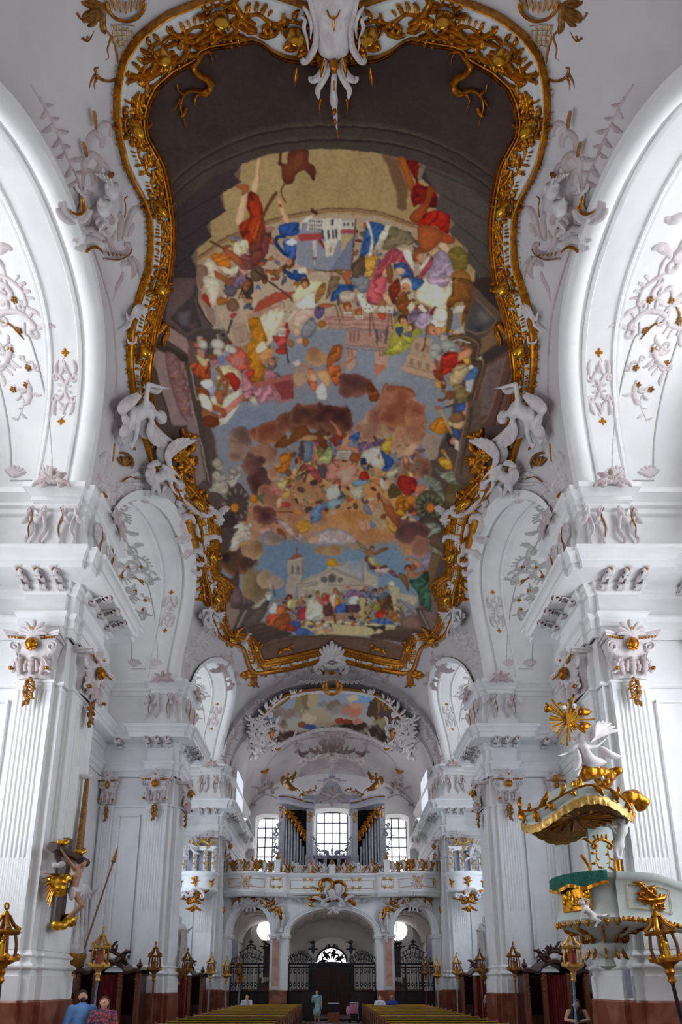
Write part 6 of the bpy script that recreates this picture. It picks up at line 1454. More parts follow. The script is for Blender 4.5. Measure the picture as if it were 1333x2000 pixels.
# faint line moulding parallel to the side arches, on the vault
for m in (0, 1):
    for P in ([(60, 165), (95, 225), (130, 300)], [(180, 480), (200, 540), (218, 610), (226, 690), (226, 770), (216, 850)]):
        relief('line_moulding', 'stucco_rose', CEIL, VAULT, mir([(np.array(P, float), lambda t: 4+0*t)]) if m else [(np.array(P, float), lambda t: 4+0*t)], .4, 0, 24)

# == second, smaller fresco over the organ
OV = surf_barrel(6.0, 4.75, Z0, bfun=ob)
ARCHF = surf_Y(YA0-.09)
P2 = [(649, 1348), (610, 1350), (575, 1356), (545, 1368), (522, 1388), (510, 1404), (526, 1404), (538, 1412), (546, 1428), (538, 1448), (530, 1458), (560, 1442), (590, 1430), (620, 1420), (649, 1417)]
P2 = np.array(P2 + [(2*CX-x, y) for x, y in P2[::-1][1:-1]], float)
def col2(P):
    # village street under a stormy sky with clouds and kneeling figures
    out = np.zeros((len(P), 3)); x = P[:, 0]; y = P[:, 1]
    yc = 1349+((x-649)/139)**2*52
    t = np.clip((y-yc)/75, 0, 1)[:, None]
    out[:] = np.array((150, 160, 178))*(1-t)+np.array((178, 164, 142))*t
    for (cx, cy, rx, ry, c, hard) in ((520, 1385, 40, 30, (146, 152, 168), 0), (585, 1365, 10, 32, (150, 130, 96), 1), (598, 1368, 9, 34, (128, 110, 82), 1), (612, 1362, 13, 26, (178, 160, 124), 1), (560, 1392, 40, 12, (140, 122, 104), 0), (618, 1396, 26, 16, (176, 158, 130), 1), (604, 1402, 14, 10, (196, 178, 148), 1), (652, 1376, 30, 12, (128, 112, 104), 0), (668, 1386, 28, 12, (150, 138, 132), 0), (690, 1388, 22, 14, (190, 120, 98), 0), (700, 1376, 16, 10, (206, 146, 116), 0), (712, 1362, 40, 12, (120, 160, 206), 0), (690, 1362, 20, 8, (210, 190, 160), 0), (735, 1382, 18, 26, (76, 62, 44), 1), (770, 1388, 24, 30, (110, 74, 50), 1), (741, 1384, 3, 40, (150, 96, 62), 1), (762, 1394, 22, 8, (84, 66, 74), 1), (745, 1414, 20, 14, (150, 138, 106), 1), (560, 1434, 60, 9, (70, 52, 38), 0), (690, 1418, 50, 10, (60, 46, 38), 0), (740, 1432, 40, 16, (56, 44, 36), 0), (602, 1418, 14, 6, (64, 84, 142), 1), (590, 1414, 8, 6, (150, 84, 52), 1), (662, 1406, 10, 6, (170, 70, 60), 1), (680, 1408, 14, 5, (140, 66, 48), 1), (700, 1408, 12, 6, (190, 130, 110), 1), (555, 1414, 8, 12, (120, 96, 78), 0), (640, 1412, 20, 5, (176, 150, 116), 0), (765, 1446, 22, 10, (60, 44, 36), 0), (545, 1446, 18, 9, (66, 50, 38), 0)):
        d = ((x-cx)/rx)**2+((y-cy)/ry)**2 + .3*np.sin(x*.21+y*.17+cx)+.12*np.sin(x*.5-y*.43+cy)
        m = np.clip((1-d)/(.3 if hard else .8), 0, 1)[:, None]
        out = out*(1-m)+np.array(c)*m
    return out*(1+.08*np.sin(x*1.9+2.1*np.sin(y*1.3))[:, None]*np.sin(y*2.3)[:, None])
FR2 = empty('vault_fresco', (0, 0, 0), 'small arched fresco of a village scene over the organ', 'fresco')
f2 = painted('painted_field', OV, P2, 1.0, col2, FR2, lift=.05)
for sgn in (0, 1):
    L = [(649, 1346), (610, 1348), (575, 1354), (545, 1366), (522, 1386), (508, 1402)]
    Lb = [(649, 1419), (620, 1422), (590, 1432), (560, 1444), (530, 1460)]
    for nm, mt, w, dy, PP in (('outer_bead', 'gold_dull', 4, -3, L), ('inner_bead', 'stucco', 5, 1, L), ('lower_bead', 'stucco', 6, 2, Lb), ('lower_gilding', 'gold_dull', 2.5, 5, Lb)):
        s_ = [(np.array([(x, y+dy) for x, y in PP], float), (lambda t, w=w: w+0*t))]
        relief(nm, mt, FR2, offs(OV, .08), mir(s_) if sgn else s_, .6, 0, 40)
    s_ = []
    for (x, y, z, a) in ((540, 1372, 20, 2.4), (575, 1356, 18, 2.8), (520, 1405, 34, 1.9), (505, 1430, 38, 1.4), (515, 1450, 34, 1.8), (530, 1425, 30, 2.4), (498, 1415, 26, 1.0), (540, 1440, 26, 1.3), (505, 1462, 26, 2.0)): s_ += rocaille((x, y), z, a, int(x)) + acanthus((x, y), z*.8, a+.8)
    relief('corner_rocaille', 'stucco', FR2, offs(OV, .1), mir(s_) if sgn else s_, .55)
    s_ = [(np.array([(523, 1418), (530, 1424), (528, 1436), (536, 1446)]), taper(6)), (np.array([(534, 1458), (540, 1460), (546, 1456)]), taper(4))]
    for k in range(7): s_ += leaf((545-k*4+20, 1366+k*3-9), 9, 2.4, .3, .4, 1)
    for q in (s_[:1], s_[1:2], s_[2:]): relief('corner_gilding', 'gold', FR2, offs(OV, .18), mir(q) if sgn else q, .6)
s_ = cscroll((649, 1340), 34, 0, .2) + leaf((640, 1345), 20, -1.9, .4, .4, 2) + leaf((658, 1345), 20, -1.25, -.4, .4, 2)
relief('crown_shell', 'gold', FR2, offs(OV, .12), s_, .6)
s_ = []
for k in range(6):
    for sg in (-1, 1): s_ += acanthus((649+sg*(8+k*9), 1330-abs(k-2)*.5), 14, 0 if sg > 0 else math.pi, sg < 0)
relief('crown_garland', 'stucco', FR2, ARCHF, s_, .5)
# ornaments of the transverse arch and of the organ vault
for m in (0, 1):
    s_ = []
    for (x, y, z, a) in ((560, 1352, 14, 2.7), (527, 1366, 16, 2.5), (500, 1384, 20, 2.3), (480, 1408, 20, 2.1), (462, 1432, 18, 1.9), (448, 1462, 18, 1.7), (440, 1490, 16, 1.6)): s_ += acanthus((x, y), z, a) + acanthus((x, y), z, a+3.1, True) + flower((x, y), z*.5)
    relief('garland_stucco', 'stucco_rose', CEIL, surf_barrel(AA-.02, AB-.02), mir(s_) if m else s_, .5)
    s_ = [(np.array([(625, 1440), (590, 1445), (560, 1460), (530, 1485), (512, 1520)]), lambda t: 2.2+0*t), (np.array([(640, 1478), (600, 1484), (570, 1502), (550, 1530), (540, 1552)]), lambda t: 2.2+0*t), (np.array([(649, 1497), (615, 1502), (590, 1515), (572, 1535), (560, 1560)]), lambda t: 3+0*t)]
    relief('line_moulding', 'stucco_rose', CEIL, OV, mir(s_) if m else s_, .4, 0, 30)
    s_ = acanthus((578, 1455), 30, -1.9) + acanthus((582, 1465), 34, 1.0, True) + vine([(575, 1450), (588, 1470), (600, 1485), (612, 1478)], 13, 5, .7) + acanthus((600, 1484), 20, 2.0) + vine([(522, 1510), (520, 1530), (520, 1545)], 12, 6) + rocaille((523, 1546), 30, math.pi, 7) + spray((524, 1550), 16, 1.57, 6, 5)
    relief('vine_stucco', 'stucco_rose', CEIL, OV, mir(s_) if m else s_, .5)
    relief('gilded_leaf', 'gold', CEIL, offs(OV, .06), mir([(np.array([(524, 1500), (516, 1508), (508, 1506)]), taper(5))]) if m else [(np.array([(524, 1500), (516, 1508), (508, 1506)]), taper(5))], .5)
s_ = rocaille((649, 1445), 44, math.pi, 3) + rocaille((649, 1462), 34, 0, 4) + spray((649, 1440), 26, -1.57, 6, 7) + acanthus((635, 1468), 30, 2.9) + acanthus((663, 1468), 30, .24, True) + [(np.array([(649, 1440), (650, 1465), (649, 1492)]), taper(16, .5, .5))] + leaf((649, 1485), 22, 1.57, 0, .5, 3)
relief('shield_stucco', 'stucco_rose', CEIL, OV, s_, .5, .03)
# == organ gallery
YG = 31.75
GAL = empty('organ_gallery', (0, YG, 0), 'white organ gallery on three arches with bowed parapet', 'gallery', kind='structure')
GAL.location = (0, 0, 0)
ARC = [(-4.52, 1.12, 4.62, 1.62), (0.0, 2.42, 4.62, 1.42), (4.52, 1.12, 4.62, 1.62)]
holes = [(x-w, x+w, (lambda q, f=arch_top(x, w, zi, r): (0, f(q)))) for x, w, zi, r in ARC]
b = MB(); wall_cols(b, YG, YG+1.0, -6.1, 6.1, 0, 6.85, holes, 120); b.build('arch_wall', 'plaster', GAL, 0)
b = MB()
for x, w, zi, r in ARC:      # soffits and jambs
    n = 24; path = [(x-w, 0)] + [(x-w*math.cos(math.pi*k/n), zi+r*math.sin(math.pi*k/n)) for k in range(n+1)] + [(x+w, 0)]
    b.grid([[(p, YG, z) for p, z in path], [(p, YG+1.0, z) for p, z in path]])
b.build('arch_soffit', 'plaster', GAL, 40)
for x, w, zi, r in ARC:
    b = MB(); n = 28
    prof = [(0, 0), (0, -.07), (.1, -.07), (.12, -.1), (.17, -.1), (.2, -.13), (.24, -.13), (.26, 0)]
    b.grid([[(x-(w+e)*math.cos(math.pi*k/n), YG+d, zi+(r+e)*math.sin(math.pi*k/n)) for e, d in prof] for k in range(n+1)])
    b.build('archivolt', 'plaster', GAL, 40)
    for sx in (-1, 1):
        xc = x+sx*(w+.12)
        b = MB(); b.box(xc-.22, xc+.22, YG-.14, YG+1.05, zi-.1, zi+.02); b.box(xc-.18, xc+.18, YG-.1, YG+1.03, zi-.2, zi-.1); b.build('impost_block', 'plaster', GAL, 0)
for s in (-1, 1):
    MB().box(s*2.42, s*3.4, YG-.06, YG+1.02, 0, 1.64).build('marble_plinth', 'marble_red', GAL, 0)
    b = MB(); b.box(s*2.9, s*3.26, YG-.09, YG, 1.85, 4.55); b.build('marble_pilaster', 'marble_light', GAL, 0)
    b = MB(); b.box(s*2.86, s*3.3, YG-.12, YG, 1.66, 1.85); b.box(s*2.84, s*3.32, YG-.1, YG, 4.5, 4.6); b.build('pilaster_base', 'stucco', GAL, 0)
    MB().box(s*5.62, s*6.1, YG-.06, YG+1.02, 0, 1.64).build('marble_plinth', 'marble_red', GAL, 0)
    # pilaster strip running up to the parapet
    b = MB(); b.box(s*2.72, s*3.4, YG-.12, YG, 4.75, 6.9); b.build('pilaster_strip', 'plaster', GAL, 0)
# parapet plan curve with two bows
def plan(off=0.0):
    P = []
    for x in np.linspace(-6.05, 6.05, 97):
        ax = abs(x); d = 0
        if 3.55 < ax < 5.85: d = .55*math.sin(math.pi*(ax-3.55)/2.3)**.8
        elif 2.6 <= ax <= 3.55: d = .12
        elif ax < 2.6: d = -.1 - .06*math.cos(ax/2.6*math.pi/2)
        P.append((x, YG-.35-d-off))
    return P
def swept(prof): return MB().grid([[(x, y, z) for x, y in plan(o)] for o, z in prof])
swept([(-.1, 6.62), (.0, 6.64), (.06, 6.7), (.1, 6.8), (.16, 6.86), (.16, 6.96), (.05, 7.0)]).build('lower_cornice', 'plaster', GAL, 40)
swept([(.05, 7.0), (.03, 7.04), (.03, 7.72)]).build('parapet', 'plaster', GAL, 40)
swept([(.03, 7.72), (.06, 7.76), (.1, 7.84), (.14, 7.86), (.14, 7.98), (-.2, 8.0)]).build('upper_cornice', 'plaster', GAL, 40)
swept([(.05, 6.66), (-.35, 6.64), (-.4, 6.64)]).build('soffit', 'plaster', GAL, 40)
def sgal(P):
    P = np.asarray(P, float); pl = np.array(plan(.04)); x = P[..., 0]
    y = np.interp(x, pl[:, 0], pl[:, 1]); Q = np.stack([x, y, P[..., 1]], -1)
    g = np.interp(x, pl[:, 0], np.gradient(pl[:, 1], pl[:, 0])); N = np.stack([g, -np.ones_like(g), 0*g], -1); N /= np.linalg.norm(N, axis=-1, keepdims=True)
    return Q, N, np.ones_like(x)
for s in (-1, 1):
    for (x0, x1) in ((.4*s, 2.3*s), (2.75*s, 3.4*s), (3.7*s, 5.7*s)):
        st = [(np.array([(x0, 7.14), (x1, 7.14)]), lambda t: .03+0*t), (np.array([(x0, 7.6), (x1, 7.6)]), lambda t: .03+0*t), (np.array([(x0, 7.14), (x0, 7.6)]), lambda t: .03+0*t), (np.array([(x1, 7.14), (x1, 7.6)]), lambda t: .03+0*t)]
        relief('panel_line', 'gold_light', GAL, sgal, st, .4, 0, 30)
        m = (x0+x1)/2
        st = acanthus((m, 7.6), .32, 0) + acanthus((m, 7.6), .32, math.pi, True) + acanthus((m, 7.14), .28, 0) + acanthus((m, 7.14), .28, math.pi, True)
        relief('gilded_flourish', 'gold_light', GAL, sgal, st, .4)
    st = rocaille((s*4.7, 7.3), .7, 1.57, 4) + acanthus((s*4.7, 7.1), .55, 1.57) + cscroll((s*4.55, 7.05), .5, 1.2, .2)
    relief('parapet_rocaille', 'stucco', GAL, sgal, st, .5)
    relief('parapet_gilding', 'gold_light', GAL, sgal, flower((s*4.72, 7.4), .2) + leaf((s*4.7, 7.2), .4, 1.5, .3, .3, 2) + leaf((s*5.6, 7.25), .4, 1.5, .3, .3, 2), .5, .08)
# stucco over the arches
SG = surf_Y(YG-.15)
for m in (0, 1):
    mm = (lambda q: mir(q)) if m else (lambda q: q)
    st = rocaille((487, 1760), 34, 0, 3) + cscroll((484, 1764), 26, math.pi, .24) + acanthus((500, 1752), 30, .3) + acanthus((470, 1756), 26, 2.6, True) + rocaille((540, 1762), 30, 1.4, 5) + [(np.array([(541, 1780), (543, 1800), (540, 1822)]), taper(10)), (np.array([(550, 1768), (554, 1790), (550, 1812)]), taper(7)), (np.array([(540, 1826), (544, 1834), (541, 1842)]), taper(7))]
    relief('arch_stucco', 'stucco', GAL, SG, mm(st), .6)
    st = vine([(453, 1768), (462, 1758), (475, 1750), (492, 1748), (508, 1756), (520, 1762), (532, 1768)], 15, 3, .55) + acanthus((536, 1752), 22, 1.6) + acanthus((546, 1772), 24, 1.7, True) + spray((541, 1770), 20, 1.57, 4, 5) + leaf((438, 1772), 16, 1.8, .4, .5, 2) + leaf((430, 1780), 14, 1.4, .4, .5, 2)
    relief('arch_gilding', 'gold', GAL, offs(SG, .05), mm(st), .6)
    relief('arch_stucco_head', 'stucco_rose', GAL, offs(SG, .1), mm([(np.array([(539, 1754), (542, 1760), (541, 1767)]), taper(10, .5, .6)), (np.array([(543, 1738), (548, 1742), (552, 1738)]), taper(8, .5, .6))]), .7)
    relief('spandrel_scroll', 'stucco_grey', GAL, SG, mm(acanthus((575, 1755), 18, .1) + acanthus((584, 1752), 16, 3.0, True)), .4)
COA = empty('gallery_cartouche', (0, 0, 0), 'gilded ribbon cartouche with white figures over the middle arch', 'stucco ornament')
b = MB()
st = [(np.array([(632, 1738), (626, 1728), (630, 1720), (642, 1718), (650, 1726), (646, 1738), (632, 1745)]), lambda t: 7+0*t), (np.array([(650, 1726), (664, 1722), (674, 1732), (668, 1744), (660, 1742)]), lambda t: 7+0*t), (np.array([(628, 1744), (622, 1738), (612, 1732)]), head(9)), (np.array([(628, 1750), (622, 1756), (606, 1764)]), head(11)), (np.array([(672, 1742), (680, 1752), (690, 1764)]), head(11)), (np.array([(674, 1748), (686, 1750), (690, 1744)]), head(8)), (np.array([(612, 1758), (606, 1768), (614, 1770)]), taper(6))] + leaf((626, 1748), 26, 2.6, .3, .4, 3) + leaf((675, 1752), 26, .5, .3, .4, 3)
relief('gilded_ribbon', 'gold', COA, offs(SG, .1), st, .6)
st = [(np.array([(645, 1740), (650, 1748), (652, 1760)]), taper(17, .5, .5)), (np.array([(660, 1728), (662, 1740), (656, 1752)]), taper(14, .5, .5)), (np.array([(637, 1736), (638, 1742), (636, 1748)]), taper(9, .5, .6)), (np.array([(668, 1732), (670, 1740), (666, 1746)]), taper(8, .5, .6))] + rocaille((652, 1766), 40, math.pi, 5) + spray((652, 1772), 20, 1.57, 5, 6)
relief('white_figure_relief', 'statue_white', COA, offs(SG, .25), st, .6)
relief('ochre_field', 'gold_dull', COA, offs(SG, .05), [(np.array([(636, 1758), (650, 1752), (666, 1756)]), taper(16, .4, .7))], .3)
# ornamental railing: posts and openwork sections
RAIL = empty('gallery_railing', (0, 0, 0), 'openwork gilded and white rocaille railing along the organ gallery', 'railing')
SR = lambda P: (lambda q: (q[0]+np.array([0, .14, 0]), q[1], q[2]))(sgal(P))
for x in (-5.75, -3.05, 0.0, 3.05, 5.75):
    y = np.interp(x, [p[0] for p in plan()], [p[1] for p in plan()])
    b = MB(); b.box(x-.16, x+.16, y-.08, y+.22, 8.0, 8.62 if x else 8.4); b.box(x-.2, x+.2, y-.12, y+.26, 8.62 if x else 8.4, 8.7 if x else 8.48); b.build('post', 'plaster', RAIL, 0)
    b = MB(); b.lathe([(.02, .46), (.07, .38), (.05, .3), (.11, .18), (.12, .1), (.05, .0)], (x, y+.07, 8.68 if x else 8.46), 10); b.build('finial', 'gold_dull', RAIL)
k = 0
for (x0, x1, hgt) in ((-5.55, -3.25, .75), (-2.85, -.2, .52), (.2, 2.85, .52), (3.25, 5.55, .75)):
    n = 7
    for i in range(n):
        xm = x0+(x1-x0)*(i+.5)/n; sz = abs(x1-x0)/n*1.35
        zz = 8.02+hgt*.42*(1+.25*math.sin(math.pi*(i+.5)/n))
        st = rocaille((xm, zz), sz, (k % 4)*1.57+.4, k) + cscroll((xm, zz-.08), sz*.9, 0 if k % 2 else math.pi, .2) + acanthus((xm, 8.05), hgt*1.05, 1.57+.3*(-1)**k, k % 2)
        relief('railing_scroll', ('gold', 'stucco', 'gold_light', 'gold')[k % 4] if abs(x0) > 3 or k % 2 else 'stucco', RAIL, SR, st, .7)
        st = sscroll((xm, zz+.05), sz, .6*(-1)**k, .12) + leaf((xm-.1, 8.05), hgt*.8, 1.2, .5, .35, 2)
        relief('railing_scroll', 'stucco' if k % 2 else 'gold_dull', RAIL, SR, st, .7, .03)
        k += 1
    st = [(np.array([(x0, 8.06), (x1, 8.06)]), lambda t: .05+0*t)]
    relief('bottom_rail', 'gold_light', RAIL, SR, st, .8, 0, 20)
MB().box(-6.0, 6.0, YG-.3, YEND, 6.7, 7.0).build('gallery_floor', 'floor_stone', GAL, 0)
# == organ
YO = 35.4
ORG = empty('pipe_organ', (0, YO, 7.0), 'pale grey pipe organ in two towers with gilded angels', 'organ')
OL = lambda x, y, z: (x, y-YO, z-7.0)
def obx(mb, x0, x1, y0, y1, z0, z1): return mb.box(x0, x1, y0-YO, y1-YO, z0-7, z1-7)
SO = surf_Y(YO-.35)
def pipe(x, y, z0, ztop, r):
    b = MB(); b.lathe([(r*.25, z0-7), (r, z0-7+.55+.5*r), (r, ztop-7)], (x, y-YO, 0), 10)
    b.lathe([(r*.98, ztop-7), (0.001, ztop-7-.01)], (x, y-YO, 0), 10)
    b.build('pipe', 'pipe_metal', ORG, 60)
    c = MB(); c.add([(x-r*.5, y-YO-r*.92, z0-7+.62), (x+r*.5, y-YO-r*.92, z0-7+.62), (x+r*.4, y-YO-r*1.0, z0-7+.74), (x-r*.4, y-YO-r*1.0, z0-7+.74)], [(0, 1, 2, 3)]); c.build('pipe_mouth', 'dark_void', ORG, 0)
for s in (-1, 1):
    b = MB()      # tower: posts, plinth, cornice with ogee top
    obx(b, s*3.42, s*3.05, YO-.1, YO+1.2, 7.0, 13.1); obx(b, s*1.62, s*1.25, YO-.35, YO+1.2, 7.0, 12.8)
    obx(b, s*3.42, s*1.25, YO+.7, YO+1.2, 7.0, 13.0)
    b.build('tower_case', 'organ_grey', ORG, 0)
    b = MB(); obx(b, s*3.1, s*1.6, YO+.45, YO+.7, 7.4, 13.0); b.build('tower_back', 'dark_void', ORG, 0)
    b = MB(); obx(b, s*3.5, s*1.2, YO-.3, YO+1.2, 7.0, 8.6); b.build('tower_base', 'organ_grey', ORG, 0)
    n = 16; b = MB(); rows = []
    for dz, dy in ((0, .0), (.12, .1), (.16, .1), (.3, .05), (.34, .18), (.5, .26), (.56, .26), (.6, 0.1)):
        rows.append([OL(s*(1.12+2.42*t), YO-.32-dy+.18*t, 12.85+dz+.42*(.5-.5*math.cos(math.pi*min(1, t*1.15)))) for t in np.linspace(0, 1, n)])
    b.grid(rows)
    rows2 = [rows[-1], [(p[0], 1.2, p[2]) for p in rows[-1]]]; b.grid(rows2)
    for j in (0, -1): b.add([r[j] for r in rows] + [(rows[-1][j][0], 1.2, rows[-1][j][2]), (rows[0][j][0], 1.2, rows[0][j][2])], [tuple(range(len(rows)+2))])
    b.grid([rows[0], [(p[0], 1.2, p[2]) for p in rows[0]]])
    b.build('tower_cornice', 'organ_grey', ORG, 40)
    g = [(np.array([(OL(s*(1.2+2.2*t), 0, 0)[0], 13.2+.42*(.5-.5*math.cos(math.pi*min(1, t*1.15)))) for t in np.linspace(0, 1, 8)]), lambda t: .07+0*t)]
    pl = surf_plane((0, YO-.44-YO, -7), (1, 0, 0), (0, 0, 1), (0, -1, 0))
    relief('cornice_gilding', 'gold', ORG, pl, g, .6, .12, 24)
    for i in range(8):      # tower pipes, tallest outside
        x = s*(2.97-.19*i); pipe(x, YO+.16+.02*i, 8.55, 12.9-.28*i-.02*i*i, .085-.002*i)
    g = []
    for i in range(7): g += acanthus((s*(2.95-.2*i), 13.0-.3*i), .55, -1.57-.5*s, s > 0) + leaf((s*(2.9-.2*i), 13.0-.28*i), .5, -1.57, .3*s, .4, 2)
    relief('gilded_pipe_shade', 'gold', ORG, surf_plane((0, -.05, -7), (1, 0, 0), (0, 0, 1), (0, -1, 0)), g, .5)
    g = acanthus((s*1.43, 12.7), .4, -1.57) + acanthus((s*3.2, 13.1), .4, -1.57, True) + leaf((s*1.43, 12.4), .5, -1.57, 0, .3, 2) + leaf((s*3.2, 12.7), .5, -1.57, 0, .3, 2)
    relief('gilded_drop', 'gold', ORG, surf_plane((0, -.36, -7), (1, 0, 0), (0, 0, 1), (0, -1, 0)), g, .5)
    g = sscroll((s*3.5, 11.6), .9, 1.57, .16) + vine([(s*3.6, 11.8), (s*3.75, 11.2), (s*3.6, 10.6), (s*3.45, 10.0)], .25, 4) + rocaille((s*3.5, 10.2), .5, 1.5, 6)
    relief('side_scroll', 'organ_blue', ORG, surf_plane((0, -.05, -7), (1, 0, 0), (0, 0, 1), (0, -1, 0)), g, .6)
    # descending wing of small pipes
    b = MB(); 
    for i in range(7):
        x = s*(1.2-.13*i); zt = 10.75-.32*i
        pipe(x, YO-.35, 8.35-.05*i, zt, .055)
    obx(b, s*1.28, s*.3, YO-.25, YO+.3, 7.0, 8.35); b.build('wing_base', 'organ_blue', ORG, 0)
    g = []
    for i in range(6): g += acanthus((s*(1.25-.15*i), 10.95-.36*i), .34, -1.0 if s < 0 else -2.1, s > 0) + flower((s*(1.2-.15*i), 10.95-.36*i), .18)
    relief('wing_foliage', 'organ_blue', ORG, surf_plane((0, -.45, -7), (1, 0, 0), (0, 0, 1), (0, -1, 0)), g, .6)
# middle console case with three little towers
b = MB(); obx(b, -1.05, 1.05, YO-.7, YO-.2, 7.0, 8.0)
for x in (-.98, -.42, .42, .98): obx(b, x-.1, x+.1, YO-.78, YO-.2, 7.0, 9.6)
obx(b, -1.15, 1.15, YO-.82, YO-.2, 9.6, 9.72); obx(b, -1.08, 1.08, YO-.76, YO-.2, 9.5, 9.6)
b.build('console_case', 'organ_blue', ORG, 0)
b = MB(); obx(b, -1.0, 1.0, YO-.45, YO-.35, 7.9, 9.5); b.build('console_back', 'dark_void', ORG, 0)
for x, r, z0, z1 in ((-.7, .14, 8.05, 9.35), (0, .24, 8.0, 9.5), (.7, .14, 8.05, 9.35)):
    MB().ell(OL(x, YO-.6, (z0+z1)/2), (r, .1, (z1-z0)/2), 12, 10).build('console_pipe_group', 'pipe_metal', ORG)
g = cscroll((0, 9.85), .7, math.pi, .2) + leaf((-.2, 9.75), .5, 2.2, .5, .4, 2) + leaf((.2, 9.75), .5, .94, -.5, .4, 2) + leaf((0, 9.8), .4, 1.57, 0, .4, 2)
relief('console_crest', 'organ_blue', ORG, surf_plane((0, -.8, -7), (1, 0, 0), (0, 0, 1), (0, -1, 0)), g, .6)
# crowning gable between the towers with coat of arms
cr = [(-1.9, 13.45), (-1.7, 13.75), (-1.2, 13.7), (-.8, 13.85), (-.45, 14.45), (0, 14.65), (.45, 14.45), (.8, 13.85), (1.2, 13.7), (1.7, 13.75), (1.9, 13.45)]
cr = crv(cr, 50)
b = MB()
b.grid([[OL(x, YO-.3, z) for x, z in cr], [OL(x, YO-.42, z+.05) for x, z in cr], [OL(x, YO-.42, z+.2) for x, z in cr], [OL(x, YO-.3, z+.28) for x, z in cr], [OL(x, YO+.3, z+.28) for x, z in cr], [OL(x, YO+.3, z) for x, z in cr], [OL(x, YO-.3, z) for x, z in cr]])
b.build('gable_moulding', 'stucco', ORG, 40)
b = MB(); n = len(cr); b.grid([[OL(x, YO-.2, z) for x, z in cr], [OL(x, YO-.2, 13.25) for x, z in cr]]); b.build('gable_panel', 'organ_grey', ORG, 0)
b = MB(); obx(b, -.95, .95, YO-.25, YO+.3, 14.75, 14.85); obx(b, -.22, .22, YO-.25, YO+.2, 15.1, 15.3); obx(b, -.55, .55, YO-.2, YO+.2, 14.85, 15.0); b.build('gable_step', 'organ_grey', ORG, 0)
g = acanthus((0, 13.6), .9, 2.4) + acanthus((0, 13.6), .9, .7, True) + acanthus((0, 13.9), .7, 1.9) + acanthus((0, 13.9), .7, 1.2, True) + rocaille((0, 13.7), .8, 0, 3) + acanthus((-.3, 13.5), .7, 3.0) + acanthus((.3, 13.5), .7, .1, True) + leaf((0, 13.5), .5, -1.57, 0, .4, 3)
relief('coat_of_arms', 'stucco_rose', ORG, surf_plane((0, -.24, -7), (1, 0, 0), (0, 0, 1), (0, -1, 0)), g, .5)
g = []
for s in (-1, 1): g += vine([(s*1.95, 13.6), (s*1.75, 13.95), (s*1.35, 14.0), (s*1.0, 14.2)], .3, 3) + cscroll((s*1.95, 13.6), .4, 1.57, .25)
relief('gable_gilding', 'gold_dull', ORG, surf_plane((0, -.45, -7), (1, 0, 0), (0, 0, 1), (0, -1, 0)), g, .6)
# ornament on the west wall above the side windows
for m in (0, 1):
    st = [(np.array([(490, 1574), (505, 1560), (520, 1552), (535, 1556), (548, 1566)]), lambda t: 2.5+0*t), (np.array([(484, 1582), (490, 1574), (488, 1564)]), lambda t: 2.5+0*t)] + rocaille((524, 1546), 22, math.pi, 3) + cscroll((494, 1566), 14, 1.2, .2)
    relief('window_stucco', 'stucco_rose', WEST, surf_Y(YEND-.02), mir(st) if m else st, .5)
# == under the gallery
NAR = empty('wall_narthex', (0, 0, 0), 'white vault and side arches under the organ gallery', 'vault', kind='structure')
b = MB()
for x, w in ((-4.5, 1.5), (0, 2.75), (4.5, 1.5)):
    rise = 1.5 if x else 1.75
    b.grid([[(x-w*math.cos(math.pi*k/20), y, 4.6+rise*math.sin(math.pi*k/20)) for k in range(21)] for y in (YG+.9, 34, 37, YEND)])
b.build('low_vault', 'ceiling_plaster', NAR, 60)
b = MB(); b.box(-6.1, 6.1, YG+.9, YEND, 6.45, 6.6); b.build('vault_top', 'plaster', NAR, 0)
for s in (-1, 1):
    b = MB(); b.box(s*2.75, s*3.05, YG+1, YG+1.6, 0, 4.7); b.box(s*2.75, s*3.05, YEND-1.2, YEND, 0, 4.7)
    n = 14; arc = [(35.6+2.6*math.cos(math.pi*k/n), 3.3+1.9*math.sin(math.pi*k/n)) for k in range(n+1)]
    b.grid([[(s*2.75, y, z) for y, z in arc], [(s*2.75, y, 5.6) for y, z in arc]]); b.grid([[(s*2.75, y, z) for y, z in arc], [(s*3.05, y, z) for y, z in arc]])
    b.build('pier', 'plaster', NAR, 0)
    # side chapel arch on the outer wall
    n = 16; arc = [(35.2+1.7*math.cos(math.pi*k/n), 4.0+1.3*math.sin(math.pi*k/n)) for k in range(n+1)]
    b = MB(); b.grid([[(s*5.98, y, z) for y, z in arc], [(s*5.98, y, 0) for y, z in arc]]); b.build('dark_niche', 'organ_blue', NAR, 0)
    b = MB(); b.grid([[(s*5.95, 35.2+(1.7+e)*math.cos(math.pi*k/n), 4.0+(1.3+e)*math.sin(math.pi*k/n)) for k in range(n+1)] for e in (0, .25)]); b.build('niche_arch', 'plaster', NAR, 0)
